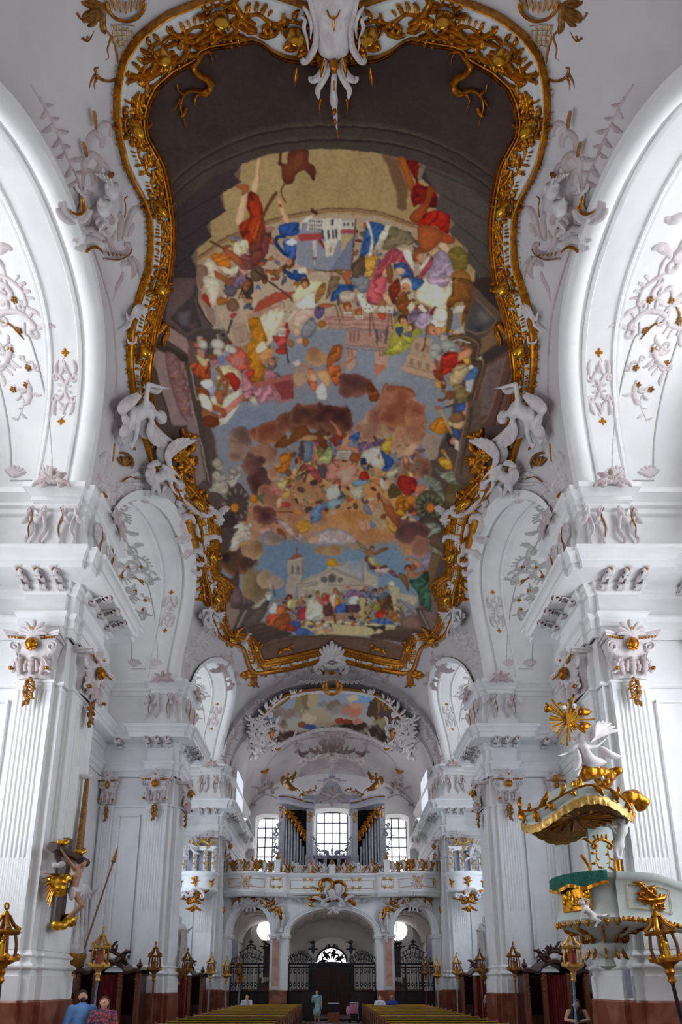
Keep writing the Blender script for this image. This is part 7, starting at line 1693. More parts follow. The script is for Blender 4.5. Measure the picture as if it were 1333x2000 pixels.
for m in (0, 1):
    st = acanthus((600, 1800), 34, -.3) + acanthus((588, 1812), 30, 1.2, True) + rocaille((585, 1820), 24, 1.3, 3) + vine([(590, 1840), (588, 1820), (598, 1802), (622, 1792), (640, 1786)], 14, 3)
    nv = surf_barrel(2.75, 1.75, 4.6)
    relief('vault_stucco', 'stucco_grey', NAR, nv, mir(st) if m else st, .4)
    # ornaments in the side vaults
    def sv(P, s=(1 if m else -1)):
        P = np.asarray(P, float); al = P[..., 1]
        Q = np.stack([s*4.5-1.48*np.cos(al), 32.9+P[..., 0], 4.6+1.48*np.sin(al)], -1)
        N = np.stack([np.cos(al), 0*al, -np.sin(al)], -1); return Q, N, np.ones_like(al)
    st = acanthus((.5, 1.2), .8, .4) + acanthus((1.2, 1.7), .8, 2.0, True) + rocaille((.9, 1.5), .8, .5, 4) + acanthus((2.2, 1.4), .9, .2)
    relief('vault_stucco', 'stucco_grey', NAR, sv, st, .3)
# main door with fanlight
DOOR = empty('door_1', (0, 0, 0), 'dark double church door with arched fanlight at the far end of the aisle', 'door', kind='structure')
b = MB(); b.box(-1.55, 1.5, YEND-.12, YEND+.1, 0, 3.1); b.box(-1.45, 1.4, YEND-.16, YEND, 3.1, 3.2)
P = [(-1.5+3*k/12-.03, 3.2+.22*math.sin(math.pi*k/12)) for k in range(13)]
b.prism([(-1.53, 3.1)] + P + [(1.47, 3.1)], lambda a, c, d: (a, d, c), YEND-.14, YEND+.02)
b.build('door_frame', 'wood_black', DOOR, 0)
for x0, x1 in ((-1.2, -.05), (.0, 1.15)):
    lf = MB().box(x0, x1, YEND-.18, YEND-.12, .05, 3.0).build('door_leaf', 'wood_dark', DOOR, 0)
    for z0, z1 in ((.3, 1.2), (1.4, 2.7)): MB().box(x0+.15, x1-.15, YEND-.2, YEND-.17, z0, z1).build('door_panel', 'wood_dark', lf, 0)
n = 20
fan = [(-.03-1.02*math.cos(math.pi*k/n), 3.4+1.02*math.sin(math.pi*k/n)*.95) for k in range(n+1)]
for k in range(0, n, 4):
    MB().add([(-.03, YEND+.3, 3.4)] + [(x, YEND+.3, z) for x, z in fan[k:k+5]], [tuple(range(6))]).build('fan_pane', 'glass_day', DOOR, 0)
b = MB(); b.tube([(x, YEND+.02, z) for x, z in fan], .07, 6); b.build('fan_rim', 'iron', DOOR)
b = MB()
out = [(-.03-1.75*math.cos(math.pi*k/n), 3.25+1.8*math.sin(math.pi*k/n)) for k in range(n+1)]
b.grid([[(x, YEND-.3, z) for x, z in out], [(x, YEND+.05, z) for x, z in fan]]); b.build('fan_splay', 'plaster', DOOR, 50)
st = []
for k in range(7):
    a = math.pi*(k+.5)/7; st += acanthus((-.03+.25*math.cos(a), 3.42+.2*math.sin(a)), .65, a, k % 2) + cscroll((-.03+.75*math.cos(a), 3.4+.72*math.sin(a)), .28, a, .16)
relief('fan_grille', 'iron', DOOR, surf_plane((0, YEND+.15, 0), (1, 0, 0), (0, 0, 1), (0, -1, 0)), st, .4)
relief('fan_crest', 'iron', DOOR, surf_plane((0, YEND-.05, 0), (1, 0, 0), (0, 0, 1), (0, -1, 0)), cscroll((-.03, 4.5), .5, 0, .14) + cscroll((-.3, 4.48), .3, .5, .14) + cscroll((.25, 4.48), .3, -.5, .14), .5)
# wrought-iron gates in the three arches
def gate(x0, x1, label, crest):
    yg = YG+.55
    g = empty('iron_gate', ((x0+x1)/2, yg, 0), label, 'gate'); ox = (x0+x1)/2
    w = (x1-x0)/2
    for x in np.arange(-w+.06, w-.04, .13):
        MB().box(x-.012, x+.012, -.012, .012, 1.0, 2.95).build('bar', 'iron', g, 0)
    for z, t in ((3.05, .05), (2.85, .04), (1.55, .05), (.08, .06)): MB().box(-w, w, -.03, .03, z-t, z+t).build('rail', 'iron', g, 0)
    for x in (-w+.03, -w*.42, w*.42, w-.03): MB().box(x-.035, x+.035, -.035, .035, 0, 3.1).build('stile', 'iron', g, 0)
    for i, (a, c) in enumerate(((-w, -w*.42), (-w*.42, w*.42), (w*.42, w))):
        if crest == 'middle' and i == 1: continue
        MB().box(a+.04, c-.04, -.015, .015, .12, 1.5).build('sheet_panel', 'wood_black', g, 0)
    pl = surf_plane((0, -.03, 0), (1, 0, 0), (0, 0, 1), (0, -1, 0))
    n = max(4, int(2*w/.22))
    for i in range(n):
        x = -w+2*w*(i+.5)/n
        for z in (2.65, 1.95): relief('scrollwork', 'iron', g, pl, cscroll((x, z), .2, 1.57, .16) + cscroll((x, z), .2, -1.57, .16), .4)
    st = []
    for sx in (-1, 1):
        if crest == 'middle':
            for t in np.linspace(0, 1, 9):
                x = sx*(w-.1-1.2*t); h = .15+.75*math.sin(math.pi*min(1, .15+t*.8))*(.6+.4*t)
                st += [(np.array([(x, 3.1), (x+sx*.1, 3.1+h*.5), (x-sx*.05, 3.1+h)]), taper(.035, .5, .5))] + cscroll((x, 3.1+h*.45), .34, 1.57*sx+t, .11) + cscroll((x-.05, 3.1+h*.75), .26, .6*sx+t, .11)
            st += [(np.array([(sx*(w-1.35), 3.1), (sx*(w-1.35), 4.35)]), taper(.05, .5, .5))] + spray((sx*(w-1.35), 4.1), .35, 1.57, 4, 5) + acanthus((sx*(w-1.35), 3.6), .5, 1.2) + acanthus((sx*(w-1.35), 3.6), .5, 1.94, True)
        else:
            for i in range(5):
                x = sx*(w-.15-.2*i); h = .2+.12*i
                st += cscroll((x, 3.1+h*.6), .3, 1.57+sx*.5, .12) + [(np.array([(x, 3.1), (x-.04, 3.1+h), (x, 3.1+h*1.3)]), taper(.03, .5, .5))]
    if crest != 'middle':
        for i in range(9):
            x = -.55+1.1*i/8
            for sg in (-1, 1): st += [(np.array([(x, 3.12), (max(-.6, min(.6, x+sg*.45)), 3.75-.1*abs(x))]), lambda t: .02+0*t)]
        st += [(np.array([(-.65, 3.65), (0, 3.95), (.65, 3.65)]), lambda t: .04+0*t), (np.array([(0, 3.8), (0, 4.35)]), taper(.05, .5, .4))] + flower((0, 4.25), .3, 4) + cscroll((0, 3.95), .5, 0, .14)
    b = MB()
    for p, w_ in st: b.ribbon(pl, p, w_, .5)
    b.build('crest', 'iron', g, 50, kind='stuff')
    return g
gate(-2.4, 2.4, 'tall black wrought-iron gate with scrolled crest under the middle arch', 'middle')
gate(-5.62, -3.42, 'black wrought-iron gate under the left gallery arch', 'side')
gate(3.42, 5.62, 'black wrought-iron gate under the right gallery arch', 'side')
# dark side altars behind the side gates
for s in (-1, 1):
    t = empty('dark_cupboard', (s*3.9, YEND-.6, 0), 'dark carved cabinet with framed dark picture behind the %s gate' % ('left' if s < 0 else 'right'), 'cabinet')
    b = MB(); b.box(-.95, .95, -.3, .4, 0, 1.9); b.build('body', 'wood_dark', t, 0)
    P = [(-.95+1.9*k/14, 1.9+.3*math.sin(math.pi*k/14)) for k in range(15)]
    b = MB(); b.prism(P + [(.95, 1.85), (-.95, 1.85)], lambda a, c, d: (a, d, c), -.34, .4); b.build('pediment', 'wood_dark', t, 0)
    MB().box(-.5, .5, -.33, -.28, .2, 1.7).build('curtain', 'curtain', t, 0)
    for x in (-.85, .85):
        MB().lathe([(.02, .4), (.05, .32), (.1, .2), (.04, .1), (.08, 0)], (x, 0, 2.0), 8).build('finial', 'wood_dark', t)
    pc = MB().box(-.62, .62, .2, .35, 2.45, 4.35).build('picture', 'wood_black', t, 0)
    b = MB(); b.box(-.7, .7, .14, .3, 2.4, 2.5); b.box(-.7, .7, .14, .3, 4.3, 4.42); b.box(-.7, -.58, .14, .3, 2.4, 4.4); b.box(.58, .7, .14, .3, 2.4, 4.4); b.build('picture_frame', 'wood_black', t, 0)
    relief('carved_crest', 'wood_black', t, surf_plane((0, .15, 0), (1, 0, 0), (0, 0, 1), (0, -1, 0)), rocaille((0, 4.45), .8, 0, 3) + rocaille((-.5, 4.4), .5, .3, 4) + rocaille((.5, 4.4), .5, -.3, 5), .6)
# == oratory balconies on the far pillars
for s in (-1, 1):
    t = empty('oratory_balcony', (s*6.7, 29.6, 0), 'white bow-fronted oratory balcony with gilt ornament on the far %s pillar' % ('left' if s < 0 else 'right'), 'balcony')
    n = 18
    def bow(o, z): return [(1.05*s*0 + (1.0+o)*math.cos(math.pi+math.pi*k/n), -.0-(.75+o)*math.sin(math.pi*k/n)**.8, z) for k in range(n+1)]
    def bows(prof): return MB().grid([bow(o, z) for o, z in prof])
    cx = -.35*(-s)
    X = xform((s*.35, .3, 0))
    bows([(-.6, 6.3), (-.2, 6.5), (0, 6.62), (.06, 6.7), (.06, 6.78), (-.05, 6.82), (-.03, 7.4), (.06, 7.5), (.1, 7.56), (.1, 7.66), (-.1, 7.7)]).build('bow_front', 'plaster', t, 40, X)
    bows([(-.6, 7.7), (-.12, 7.7), (-.12, 7.72)]).build('ledge', 'plaster', t, 40, X)
    def sb(P):
        P = np.asarray(P, float); a = math.pi+P[..., 0]
        Q = np.stack([.98*np.cos(a)+s*.35, -.75*np.sin(P[..., 0])**.8+.3, P[..., 1]], -1); N = np.stack([np.cos(a), -np.sin(P[..., 0]), 0*a], -1)
        return Q, N, np.ones_like(a)
    st = []
    for a in (.6, 1.57, 2.5): st += acanthus((a, 6.85), .5, 1.57, a > 2)
    relief('gilded_ornament', 'gold', t, sb, st + flower((1.57, 7.3), .25), .5)
    pl = surf_plane((s*.35, -.4, 0), (1, 0, 0), (0, 0, 1), (0, -1, 0))
    relief('gilded_pendant', 'gold', t, pl, acanthus((-.2, 6.5), .7, -1.2) + acanthus((.2, 6.5), .7, -1.94, True) + rocaille((0, 6.2), .8, .3, 5) + spray((.0, 5.9), .5, -1.57, 5, 5), .6)
    relief('white_scroll', 'stucco', t, offs(pl, .1), cscroll((.15, 6.5), .7, -.4, .22) + sscroll((-.4, 6.4), .7, .3, .2), .7)
    # canopy: pilasters, lintel and figures over the ledge
    b = MB()
    for x in (-.75, -.2, .35, .8): b.box(x*1+s*.35-.1, x+s*.35+.1, -.05, .2, 7.7, 8.85)
    b.box(-.85+s*.35, .9+s*.35, -.12, .25, 8.85, 9.0); b.box(-.9+s*.35, .95+s*.35, -.16, .25, 9.0, 9.06); b.build('screen', 'plaster', t, 0)
    b = MB(); b.box(-.55+s*.35, .25+s*.35, .1, .2, 7.7, 8.8); b.build('opening', 'organ_blue', t, 0)
    st = []
    for x in (-.75, -.2, .35, .8): st += vine([(x, 7.8), (x+.04, 8.3), (x, 8.9)], .24, int(x*10)+20)
    st += rocaille((.2, 9.1), .7, 0, 3) + acanthus((-.6, 9.1), .5, .6)
    relief('gilded_garland', 'gold_light', t, surf_plane((s*.35, -.12, 0), (1, 0, 0), (0, 0, 1), (0, -1, 0)), st, .6)
    st = spray((.45*s, 9.2), .8, -1.57, 6, 6) + rocaille((.5*s, 8.7), .7, 1.0, 7)
    relief('white_foliage', 'stucco', t, surf_plane((s*.35, -.2, 0), (1, 0, 0), (0, 0, 1), (0, -1, 0)), st, .6)
# == figures: one continuous skinned body each
WORK = bpy.data.scenes.new('workshop')     # figures are fused here, away from the finished scene
def fuse(b, vox, it=4):
    me = bpy.data.meshes.new('t'); me.from_pydata(b.v, [], b.f); o = bpy.data.objects.new('t', me); WORK.collection.objects.link(o)
    r = o.modifiers.new('r', 'REMESH'); r.mode = 'VOXEL'; r.voxel_size = vox
    s = o.modifiers.new('s', 'SMOOTH'); s.factor = .5; s.iterations = it
    vl = WORK.view_layers[0]; vl.update(); dg = vl.depsgraph; m2 = bpy.data.meshes.new_from_object(o.evaluated_get(dg)); bpy.data.objects.remove(o); bpy.data.meshes.remove(me)
    return m2
def put(m2, name, mt, parent):
    m2.materials.clear(); m2.materials.append(MATS[mt]); m2.polygons.foreach_set('use_smooth', [True]*len(m2.polygons)); m2.name = name
    o = bpy.data.objects.new(name, m2); COL.objects.link(o); o.parent = parent; return o
def cap(b, p, q, r0, r1):
    p, q = Vector(p), Vector(q); d = (q-p); L = d.length or 1e-4; d /= L
    P = [p-d*r0*.9, p-d*r0*.6, p, q, q+d*r1*.6, q+d*r1*.9]; b.tube(P, [r0*.35, r0*.8, r0, r1, r1*.8, r1*.35], 9)
RAD = dict(neck=.055, chest=.15, pelvis=.145, sh=.07, el=.047, ha=.033, hip=.092, knee=.06, foot=.042)
def body(J, H=1.75, vox=None, fingers=True, face=None):
    # J: joints in metres; H scales the girth
    k = H/1.75; b = MB(); V = {n: Vector(p) for n, p in J.items()}; R = {n: r*k for n, r in RAD.items()}
    up = (V['head']-V['neck']).normalized(); f = Vector(face or (0, -1, 0)); f = (f-up*f.dot(up)*.0).normalized()
    hd = V['head']; sd = up.cross(f).normalized()
    rot = Matrix((sd, f, f.cross(sd)*-1 if False else sd.cross(f))).transposed()
    b.ell(hd, (.078*k, .095*k, .115*k), 12, 9, rot); b.ell(hd+f*.085*k-up*.03*k, (.022*k, .035*k, .03*k), 6, 5, rot); b.ell(hd+f*.05*k-up*.085*k, (.045*k, .045*k, .035*k), 8, 6, rot)
    for s in (-1, 1): b.ell(hd+sd*s*.08*k, (.014*k, .025*k, .035*k), 6, 5, rot)
    cap(b, hd-up*.05*k, V['neck'], R['neck'], R['neck']*1.1)
    ch, pe = V['chest'], V['pelvis']; mid = (ch+pe)/2
    ax = (V['shR']-V['shL']).normalized()
    for c, w in ((ch+(V['neck']-ch)*.35, 1.0), (ch, 1.0), (mid, .82), (pe, .98)): b.ell(c, (.17*k*w, .125*k*w, .17*k), 12, 8, Matrix.Rotation(math.atan2(ax.y, ax.x), 3, 'Z'))
    cap(b, ch, pe, R['chest']*.8, R['pelvis']*.9); cap(b, V['neck'], ch, R['neck']*1.1, R['chest']*.7)
    for s in 'LR':
        cap(b, ch+(V['neck']-ch)*.55, V['sh'+s], .075*k, R['sh']); cap(b, V['sh'+s], V['el'+s], R['sh']*.95, R['el']); cap(b, V['el'+s], V['ha'+s], R['el'], R['ha'])
        d = (V['ha'+s]-V['el'+s]).normalized(); h = V['ha'+s]; o = d.orthogonal().normalized(); e = d.cross(o)
        b.ell(h+d*.045*k, (.036*k, .022*k, .05*k), 8, 6, Matrix((o, e, d)).transposed())
        if fingers:
            for i in range(4): q = h+d*.085*k+o*(i-1.5)*.02*k; cap(b, q, q+d*(.05-.006*abs(i-1.3))*k+e*.02*k, .0115*k, .0095*k)
            cap(b, h+d*.02*k+o*.03*k, h+d*.06*k+o*.062*k+e*.015*k, .0125*k, .0105*k)
        if 'kn'+s in V:
            hp = V.get('hp'+s, pe+ax*(.09*k if s == 'R' else -.09*k)-Vector((0, 0, .05*k)))
            cap(b, hp, V['kn'+s], R['hip'], R['knee']); cap(b, V['kn'+s], V['ft'+s], R['knee'], R['foot'])
            t = V.get('to'+s, V['ft'+s]+Vector((0, -.16*k, -.03*k))); cap(b, V['ft'+s], t, R['foot'], R['foot']*.7)
    return fuse(b, vox or .016*k)
def stand(x=0, lean=0, turn=0, H=1.75, armL=None, armR=None):
    k = H/1.75; z = lambda v: v*k
    J = dict(head=(0, -.02*k, z(1.62)), neck=(0, 0, z(1.46)), chest=(0, 0, z(1.27)), pelvis=(0, .01, z(.95)), shL=(-.19*k, 0, z(1.41)), shR=(.19*k, 0, z(1.41)), elL=(-.25*k, .02, z(1.12)), elR=(.25*k, .02, z(1.12)), haL=(-.24*k, -.08, z(.88)), haR=(.24*k, -.08, z(.88)), knL=(-.1*k, -.02, z(.5)), knR=(.1*k, -.02, z(.5)), ftL=(-.1*k, .03, z(.07)), ftR=(.11*k, .0, z(.07)))
    if armL: J['elL'], J['haL'] = armL
    if armR: J['elR'], J['haR'] = armR
    return J
def cloth(J, bones, H, mt, name, parent, vox=.018, extra=None):
    b = MB(); k = H/1.75
    for a, c, r0, r1 in bones: cap(b, Vector(J[a] if isinstance(a, str) else a), Vector(J[c] if isinstance(c, str) else c), r0*k, r1*k)
    if 'chest' in bones[0]:
        c, n = Vector(J['chest']), Vector(J['neck']); extra = (extra or []) + [(c+(n-c)*.45, (.19, .15, .17)), (c, (.185, .148, .18))]
    for c, r in (extra or []): b.ell(c, [q*k for q in r], 12, 8)
    return put(fuse(b, vox*k, 5), name, mt, parent)
def hair(parent, hd, k, mt, long=0, back=(0, 1, 0)):
    b = MB(); hd = Vector(hd); bk = Vector(back)
    b.ell(hd+bk*.025*k+Vector((0, 0, .025*k)), (.09*k, .1*k, .11*k), 12, 8)
    if long:
        b.ell(hd+bk*.06*k-Vector((0, 0, long*.45)), (.1*k, .06*k, long*.6), 10, 8)
        for s in (-1, 1): cap(b, hd+Vector((s*.075*k, 0, .02)), hd+Vector((s*.1*k, -.03, -long)), .04*k, .03*k)
    return put(fuse(b, .014*k, 3), 'hair', mt, parent)
mat('shirt_blue', (110, 160, 224), .8); mat('dress_floral', (72, 52, 84), .8, c2=(190, 96, 96), scale=22, detail=2, lo=.45, hi=.6); mat('dress_teal', (150, 190, 190), .8, c2=(170, 204, 204), scale=8)
mat('shirt_white', (226, 228, 234), .8); mat('jacket_blue', (34, 66, 150), .8); mat('shirt_grey', (170, 168, 172), .8); mat('jeans', (84, 110, 156), .85); mat('shirt_black', (24, 22, 26), .8); mat('green_plastic', (20, 104, 62), .5)
mat('figure_lip', (176, 92, 84), .5); mat('pink_cloth', (222, 130, 160), .8, c2=(226, 180, 200), scale=14, detail=2); mat('steel', (190, 192, 196), .35, .6)
def person(loc, rz, label, J, H, skin='skin', face=None):
    r = empty('person', loc, label, 'person'); r.rotation_euler = (0, 0, rz)
    bd = put(body(J, H, .013, True, face), 'body', skin, r); h = Vector(J['head']); f = Vector(face or (0, -1, 0)).normalized(); sd = f.orthogonal(); sd = Vector((1, 0, 0)); u = sd.cross(f); k = H/1.75; u *= 1 if u.z > 0 else -1
    for s in (-1, 1): MB().ell(h+f*.082*k+sd*s*.032*k+u*.012*k, (.013*k, .012*k, .008*k), 7, 5).build('eye', 'hair_dark', bd)
    MB().ell(h+f*.085*k-u*.062*k, (.026*k, .014*k, .009*k), 7, 5).build('mouth', 'figure_lip', bd); return r
TORSO = [('neck', 'chest', .09, .165), ('chest', 'pelvis', .165, .165), ('chest', 'shL', .12, .085), ('chest', 'shR', .12, .085)]
SLV = [('shL', 'elL', .088, .07), ('shR', 'elR', .088, .07)]
LEGS = [('pelvis', 'knL', .13, .08), ('pelvis', 'knR', .13, .08), ('knL', 'ftL', .08, .065), ('knR', 'ftR', .08, .065)]
up = (0, -.75, .65)
J = stand(H=1.88, armL=((-.3, .02, 1.18), (-.22, -.12, .95)), armR=((.29, .02, 1.18), (.2, -.12, .95))); J['head'] = (0, .04, 1.75)
p = person((-5.3, 12.6, 0), .5, 'bearded man in a light blue polo shirt looking up', J, 1.88, face=up)
cloth(J, TORSO+SLV, 1.88, 'shirt_blue', 'polo_shirt', p); cloth(J, LEGS, 1.88, 'jeans', 'trousers', p); hair(p, (0, .075, 1.775), 1.05, 'hair_dark', 0, (0, 1, .1))
put(fuse(MB().ell((0, -.05, 1.69), (.066, .06, .055), 10, 7), .012, 2), 'beard', 'hair_dark', p)
J = stand(H=1.76, armL=((-.27, .0, 1.1), (-.1, -.2, 1.05)), armR=((.27, .0, 1.1), (.1, -.2, 1.02))); J['head'] = (0, .03, 1.63)
p = person((-4.8, 12.5, 0), .35, 'smiling long-haired woman in a dark floral dress looking up', J, 1.76, face=up)
cloth(J, TORSO+SLV+[('pelvis', (0, 0, .5), .17, .26)], 1.76, 'dress_floral', 'dress', p); hair(p, (0, .075, 1.645), 1.0, 'hair_brown', .34)
J = stand(H=1.64)
p = person((-.82, 32.0, 0), .1, 'elderly woman in a pale teal dress standing in the aisle', J, 1.64)
cloth(J, TORSO+SLV+[('pelvis', (0, 0, .55), .17, .24), ('pelvis', (0, 0, .48), .15, .24)], 1.64, 'dress_teal', 'dress', p); hair(p, (0, .0, 1.53), .95, 'hair_brown')
bg = MB(); bg.box(-.36, -.16, -.16, -.06, .78, 1.0); bg.build('handbag', 'shirt_black', p, 0); MB().tube([(-.26, -.12, 1.0), (-.1, -.2, 1.2), (.12, -.12, 1.36), (.14, .08, 1.36)], .012, 5).build('bag_strap', 'shirt_black', p); MB().box(.2, .28, -.16, -.1, .68, .86).build('brochure', 'shirt_blue', p, 0)
def seated(loc, label, hairm, shirt, H=1.65, touch=False, rz=0):
    J = stand(H=H); d = .35
    for n in J: J[n] = (J[n][0], J[n][1], J[n][2]-d*H/1.75)
    pe = J['pelvis']; J['knL'] = (-.12, -.42, pe[2]-.02); J['knR'] = (.12, -.42, pe[2]-.02); J['ftL'] = (-.12, -.42, .06); J['ftR'] = (.12, -.42, .06)
    J['elL'] = (-.27, -.08, pe[2]+.2); J['haL'] = (-.1, -.26, pe[2]+.2); J['elR'] = (.27, -.08, pe[2]+.2); J['haR'] = (.1, -.25, pe[2]+.22)
    if touch: J['elR'] = (.24, -.2, pe[2]+.25); J['haR'] = (.05, -.16, J['head'][2]-.12)
    p = person(loc, rz, label, J, H); cloth(J, TORSO+SLV, H, shirt, 'shirt', p); cloth(J, [('pelvis', 'knL', .12, .08), ('pelvis', 'knR', .12, .08), ('knL', 'ftL', .08, .06), ('knR', 'ftR', .08, .06)], H, 'jeans', 'trousers', p); hair(p, (J['head'][0], J['head'][1]+.01, J['head'][2]), .95, hairm); return p
seated((-4.38, 30.43, 0), 'seated man in a white shirt and cap with a hand at his chin', 'hair_dark', 'shirt_white', 1.82, True)
seated((2.45, 30.43, 0), 'seated dark-haired woman in a white top leaning to her neighbour', 'hair_brown', 'shirt_white', 1.76); p = seated((3.08, 30.43, 0), 'seated white-haired woman in a blue cardigan and dark glasses', 'hair_grey', 'jacket_blue', 1.76)
MB().box(-.075, .075, -.13, -.1, 1.28, 1.32).build('sunglasses', 'shirt_black', p, 0)
J = stand(H=1.72); J['neck'] = (0, -.36, 1.3); J['head'] = (0, -.5, 1.36); J['chest'] = (0, -.22, 1.2); J['shL'] = (-.19, -.32, 1.27); J['shR'] = (.19, -.32, 1.27); J['elL'] = (-.22, -.42, 1.0); J['elR'] = (.22, -.42, 1.0); J['haL'] = (-.12, -.55, .88); J['haR'] = (.12, -.55, .88)
p = person((7.4, 27.3, 0), -.9, 'grey-haired person in a grey shirt and jeans bending forward by a confessional', J, 1.72); cloth(J, TORSO+SLV, 1.72, 'shirt_grey', 'shirt', p); cloth(J, LEGS, 1.72, 'jeans', 'jeans', p); hair(p, (0, -.49, 1.38), .95, 'hair_grey')
J = stand(H=1.66, armL=((-.27, .02, 1.14), (-.05, -.28, 1.12)), armR=((.27, .02, 1.14), (.06, -.28, 1.12))); J['head'] = (0, -.1, 1.5)
p = person((6.12, 14.9, 0), -.35, 'dark-haired woman in a black sleeveless top looking down at her phone', J, 1.66, face=(0, -.8, -.6)); cloth(J, TORSO[:2]+[('pelvis', (0, 0, .3), .16, .2)], 1.66, 'shirt_black', 'dress', p); hair(p, (0, -.08, 1.53), 1.0, 'hair_dark', .26); MB().box(-.04, .04, -.42, -.4, 1.12, 1.26).build('phone', 'shirt_black', p, 0); MB().box(-.4, -.2, -.1, .1, .72, 1.0).build('shoulder_bag', 'shirt_black', p, 0)
# ---- stucco angels on the vault
def wing(b, surf, base, ang, L, n=7, flip=False):
    for i in range(n):
        a = ang+(i-n/2)*.17*(-1 if flip else 1); r = L*(1-.09*i)
        P = rot2([(0, 0), (.35, .06), (.7, .05), (1, -.04)], a, r, base, flip); b.ribbon(surf, P, lambda t: L*.17*np.sin(np.pi*np.clip(.12+.85*t, 0, 1))**.5, .35, None, .04*i)
    b.ribbon(surf, rot2([(0, 0), (.25, .12), (.5, .1)], ang, L, base, flip), taper(L*.3, .5, .5), .5)
def pxangel(label, jp, H, wings, drape, m=False, surf=VAULT, name='stucco_angel', mt='statue_white', cat='statue'):
    r = empty(name, (0, 0, 0), label, cat); J = {}
    for n, (x, y, d) in jp.items():
        q = np.array([[2*CX-x if m else x, y]], float); Q, N, s = surf(q); J[n] = tuple(Q[0]+N[0]*d)
    f = np.array(J['head'])-np.array(J['chest']); put(body(J, H, .03*H/1.75, True, (0, -.6, -.8)), 'body', mt, r)
    for base, a, L, fl in wings:
        if m: base = (2*CX-base[0], base[1]); a = math.pi-a; fl = not fl
        b = MB(); wing(b, offs(surf, .25), base, a, L, 7, fl); b.build('wing', 'stucco', r, 60)
    if drape: relief('drapery', 'stucco', r, offs(surf, .3), mir(drape) if m else drape, .5)
    hd = J['head']; b = MB(); b.ell((hd[0], hd[1]+.05, hd[2]+.03), (.14*H/1.75, .14*H/1.75, .13*H/1.75), 10, 7); b.build('hair', 'stucco', r); return r
A1 = dict(head=(287, 795, .5), neck=(277, 788, .45), chest=(265, 785, .42), pelvis=(243, 800, .35), shL=(263, 770, .4), shR=(272, 800, .45), elL=(268, 735, .4), haL=(296, 738, .5), elR=(266, 812, .5), haR=(266, 818, .5), knL=(228, 830, .35), knR=(242, 838, .4), ftL=(225, 860, .25), ftR=(238, 868, .3))
W1 = ([((272, 805), 1.35, 82, False)], [(np.array([(255, 760), (235, 775), (220, 790), (222, 805)]), taper(22)), (np.array([(262, 742), (285, 752), (302, 748)]), taper(14)), (np.array([(222, 800), (235, 822), (250, 830)]), taper(20)), (np.array([(240, 812), (225, 835), (220, 850)]), taper(20))])
A2 = dict(head=(325, 928, .55), neck=(316, 920, .5), chest=(304, 912, .45), pelvis=(284, 925, .35), shL=(298, 898, .4), shR=(308, 928, .5), elL=(312, 900, .5), haL=(322, 912, .6), elR=(312, 940, .5), haR=(322, 950, .5), knL=(280, 950, .35), knR=(290, 950, .4), ftL=(278, 965, .25), ftR=(300, 960, .3))
W2 = ([((308, 895), -1.25, 78, True), ((300, 935), 1.7, 34, False)], [(np.array([(285, 905), (275, 920), (283, 945)]), taper(16)), (np.array([(272, 905), (290, 895), (300, 900)]), taper(12))])
A3 = dict(head=(392, 1182, .4), neck=(396, 1176, .4), chest=(394, 1188, .4), pelvis=(398, 1205, .35), shL=(384, 1184, .35), shR=(402, 1182, .4), elL=(382, 1198, .4), haL=(392, 1208, .4), elR=(412, 1192, .4), haR=(418, 1205, .5), knL=(396, 1222, .35), knR=(408, 1220, .4), ftL=(390, 1236, .3), ftR=(412, 1236, .35))
W3 = ([((400, 1190), .6, 34, False), ((390, 1190), 1.9, 30, False)], [(np.array([(385, 1200), (395, 1215), (410, 1215)]), taper(12))])
for m, sd in ((False, 'crucifix'), (True, 'pulpit')):
    pxangel('white stucco angel with raised arm gripping the fresco frame on the %s side' % sd, A1, 2.1, *W1, m); pxangel('white stucco angel leaning at the frame corner on the %s side' % sd, A2, 1.8, *W2, m); pxangel('small white stucco angel at the lower frame corner on the %s side' % sd, A3, 1.5, *W3, m)
    for (x, y, wd, wx, wy, wa) in ((206, 364, 'upper', 200, 352, -2.0), (190, 398, 'lower', 190, 420, 2.1)):
        cb = empty('cherub_head', (0, 0, 0), '%s white stucco cherub head in the clouds on the %s side' % (wd, sd), 'statue')
        Q, N, s = VAULT(np.array([[2*CX-x if m else x, y]], float)); c = Vector(Q[0]+N[0]*.2); b = MB(); b.ell(c, (.14, .13, .17), 12, 9); b.ell(c+Vector((0, -.15, -.03)), (.04, .05, .04), 6, 5)
        for q in range(9): a = q*.7; b.ell(c+Vector((.12*math.cos(a), .0, .1+.07*math.sin(a))), (.06, .07, .06), 6, 5)
        for q in (-1, 1): b.ell(c+Vector((q*.05, -.12, -.06)), (.05, .04, .04), 6, 5)
        put(fuse(b, .018, 2), 'head', 'statue_white', cb)
        b = MB(); wing(b, offs(VAULT, .15), (2*CX-wx if m else wx, wy), math.pi-wa if m else wa, 32, 5, m); b.build('wing', 'stucco', cb, 60)
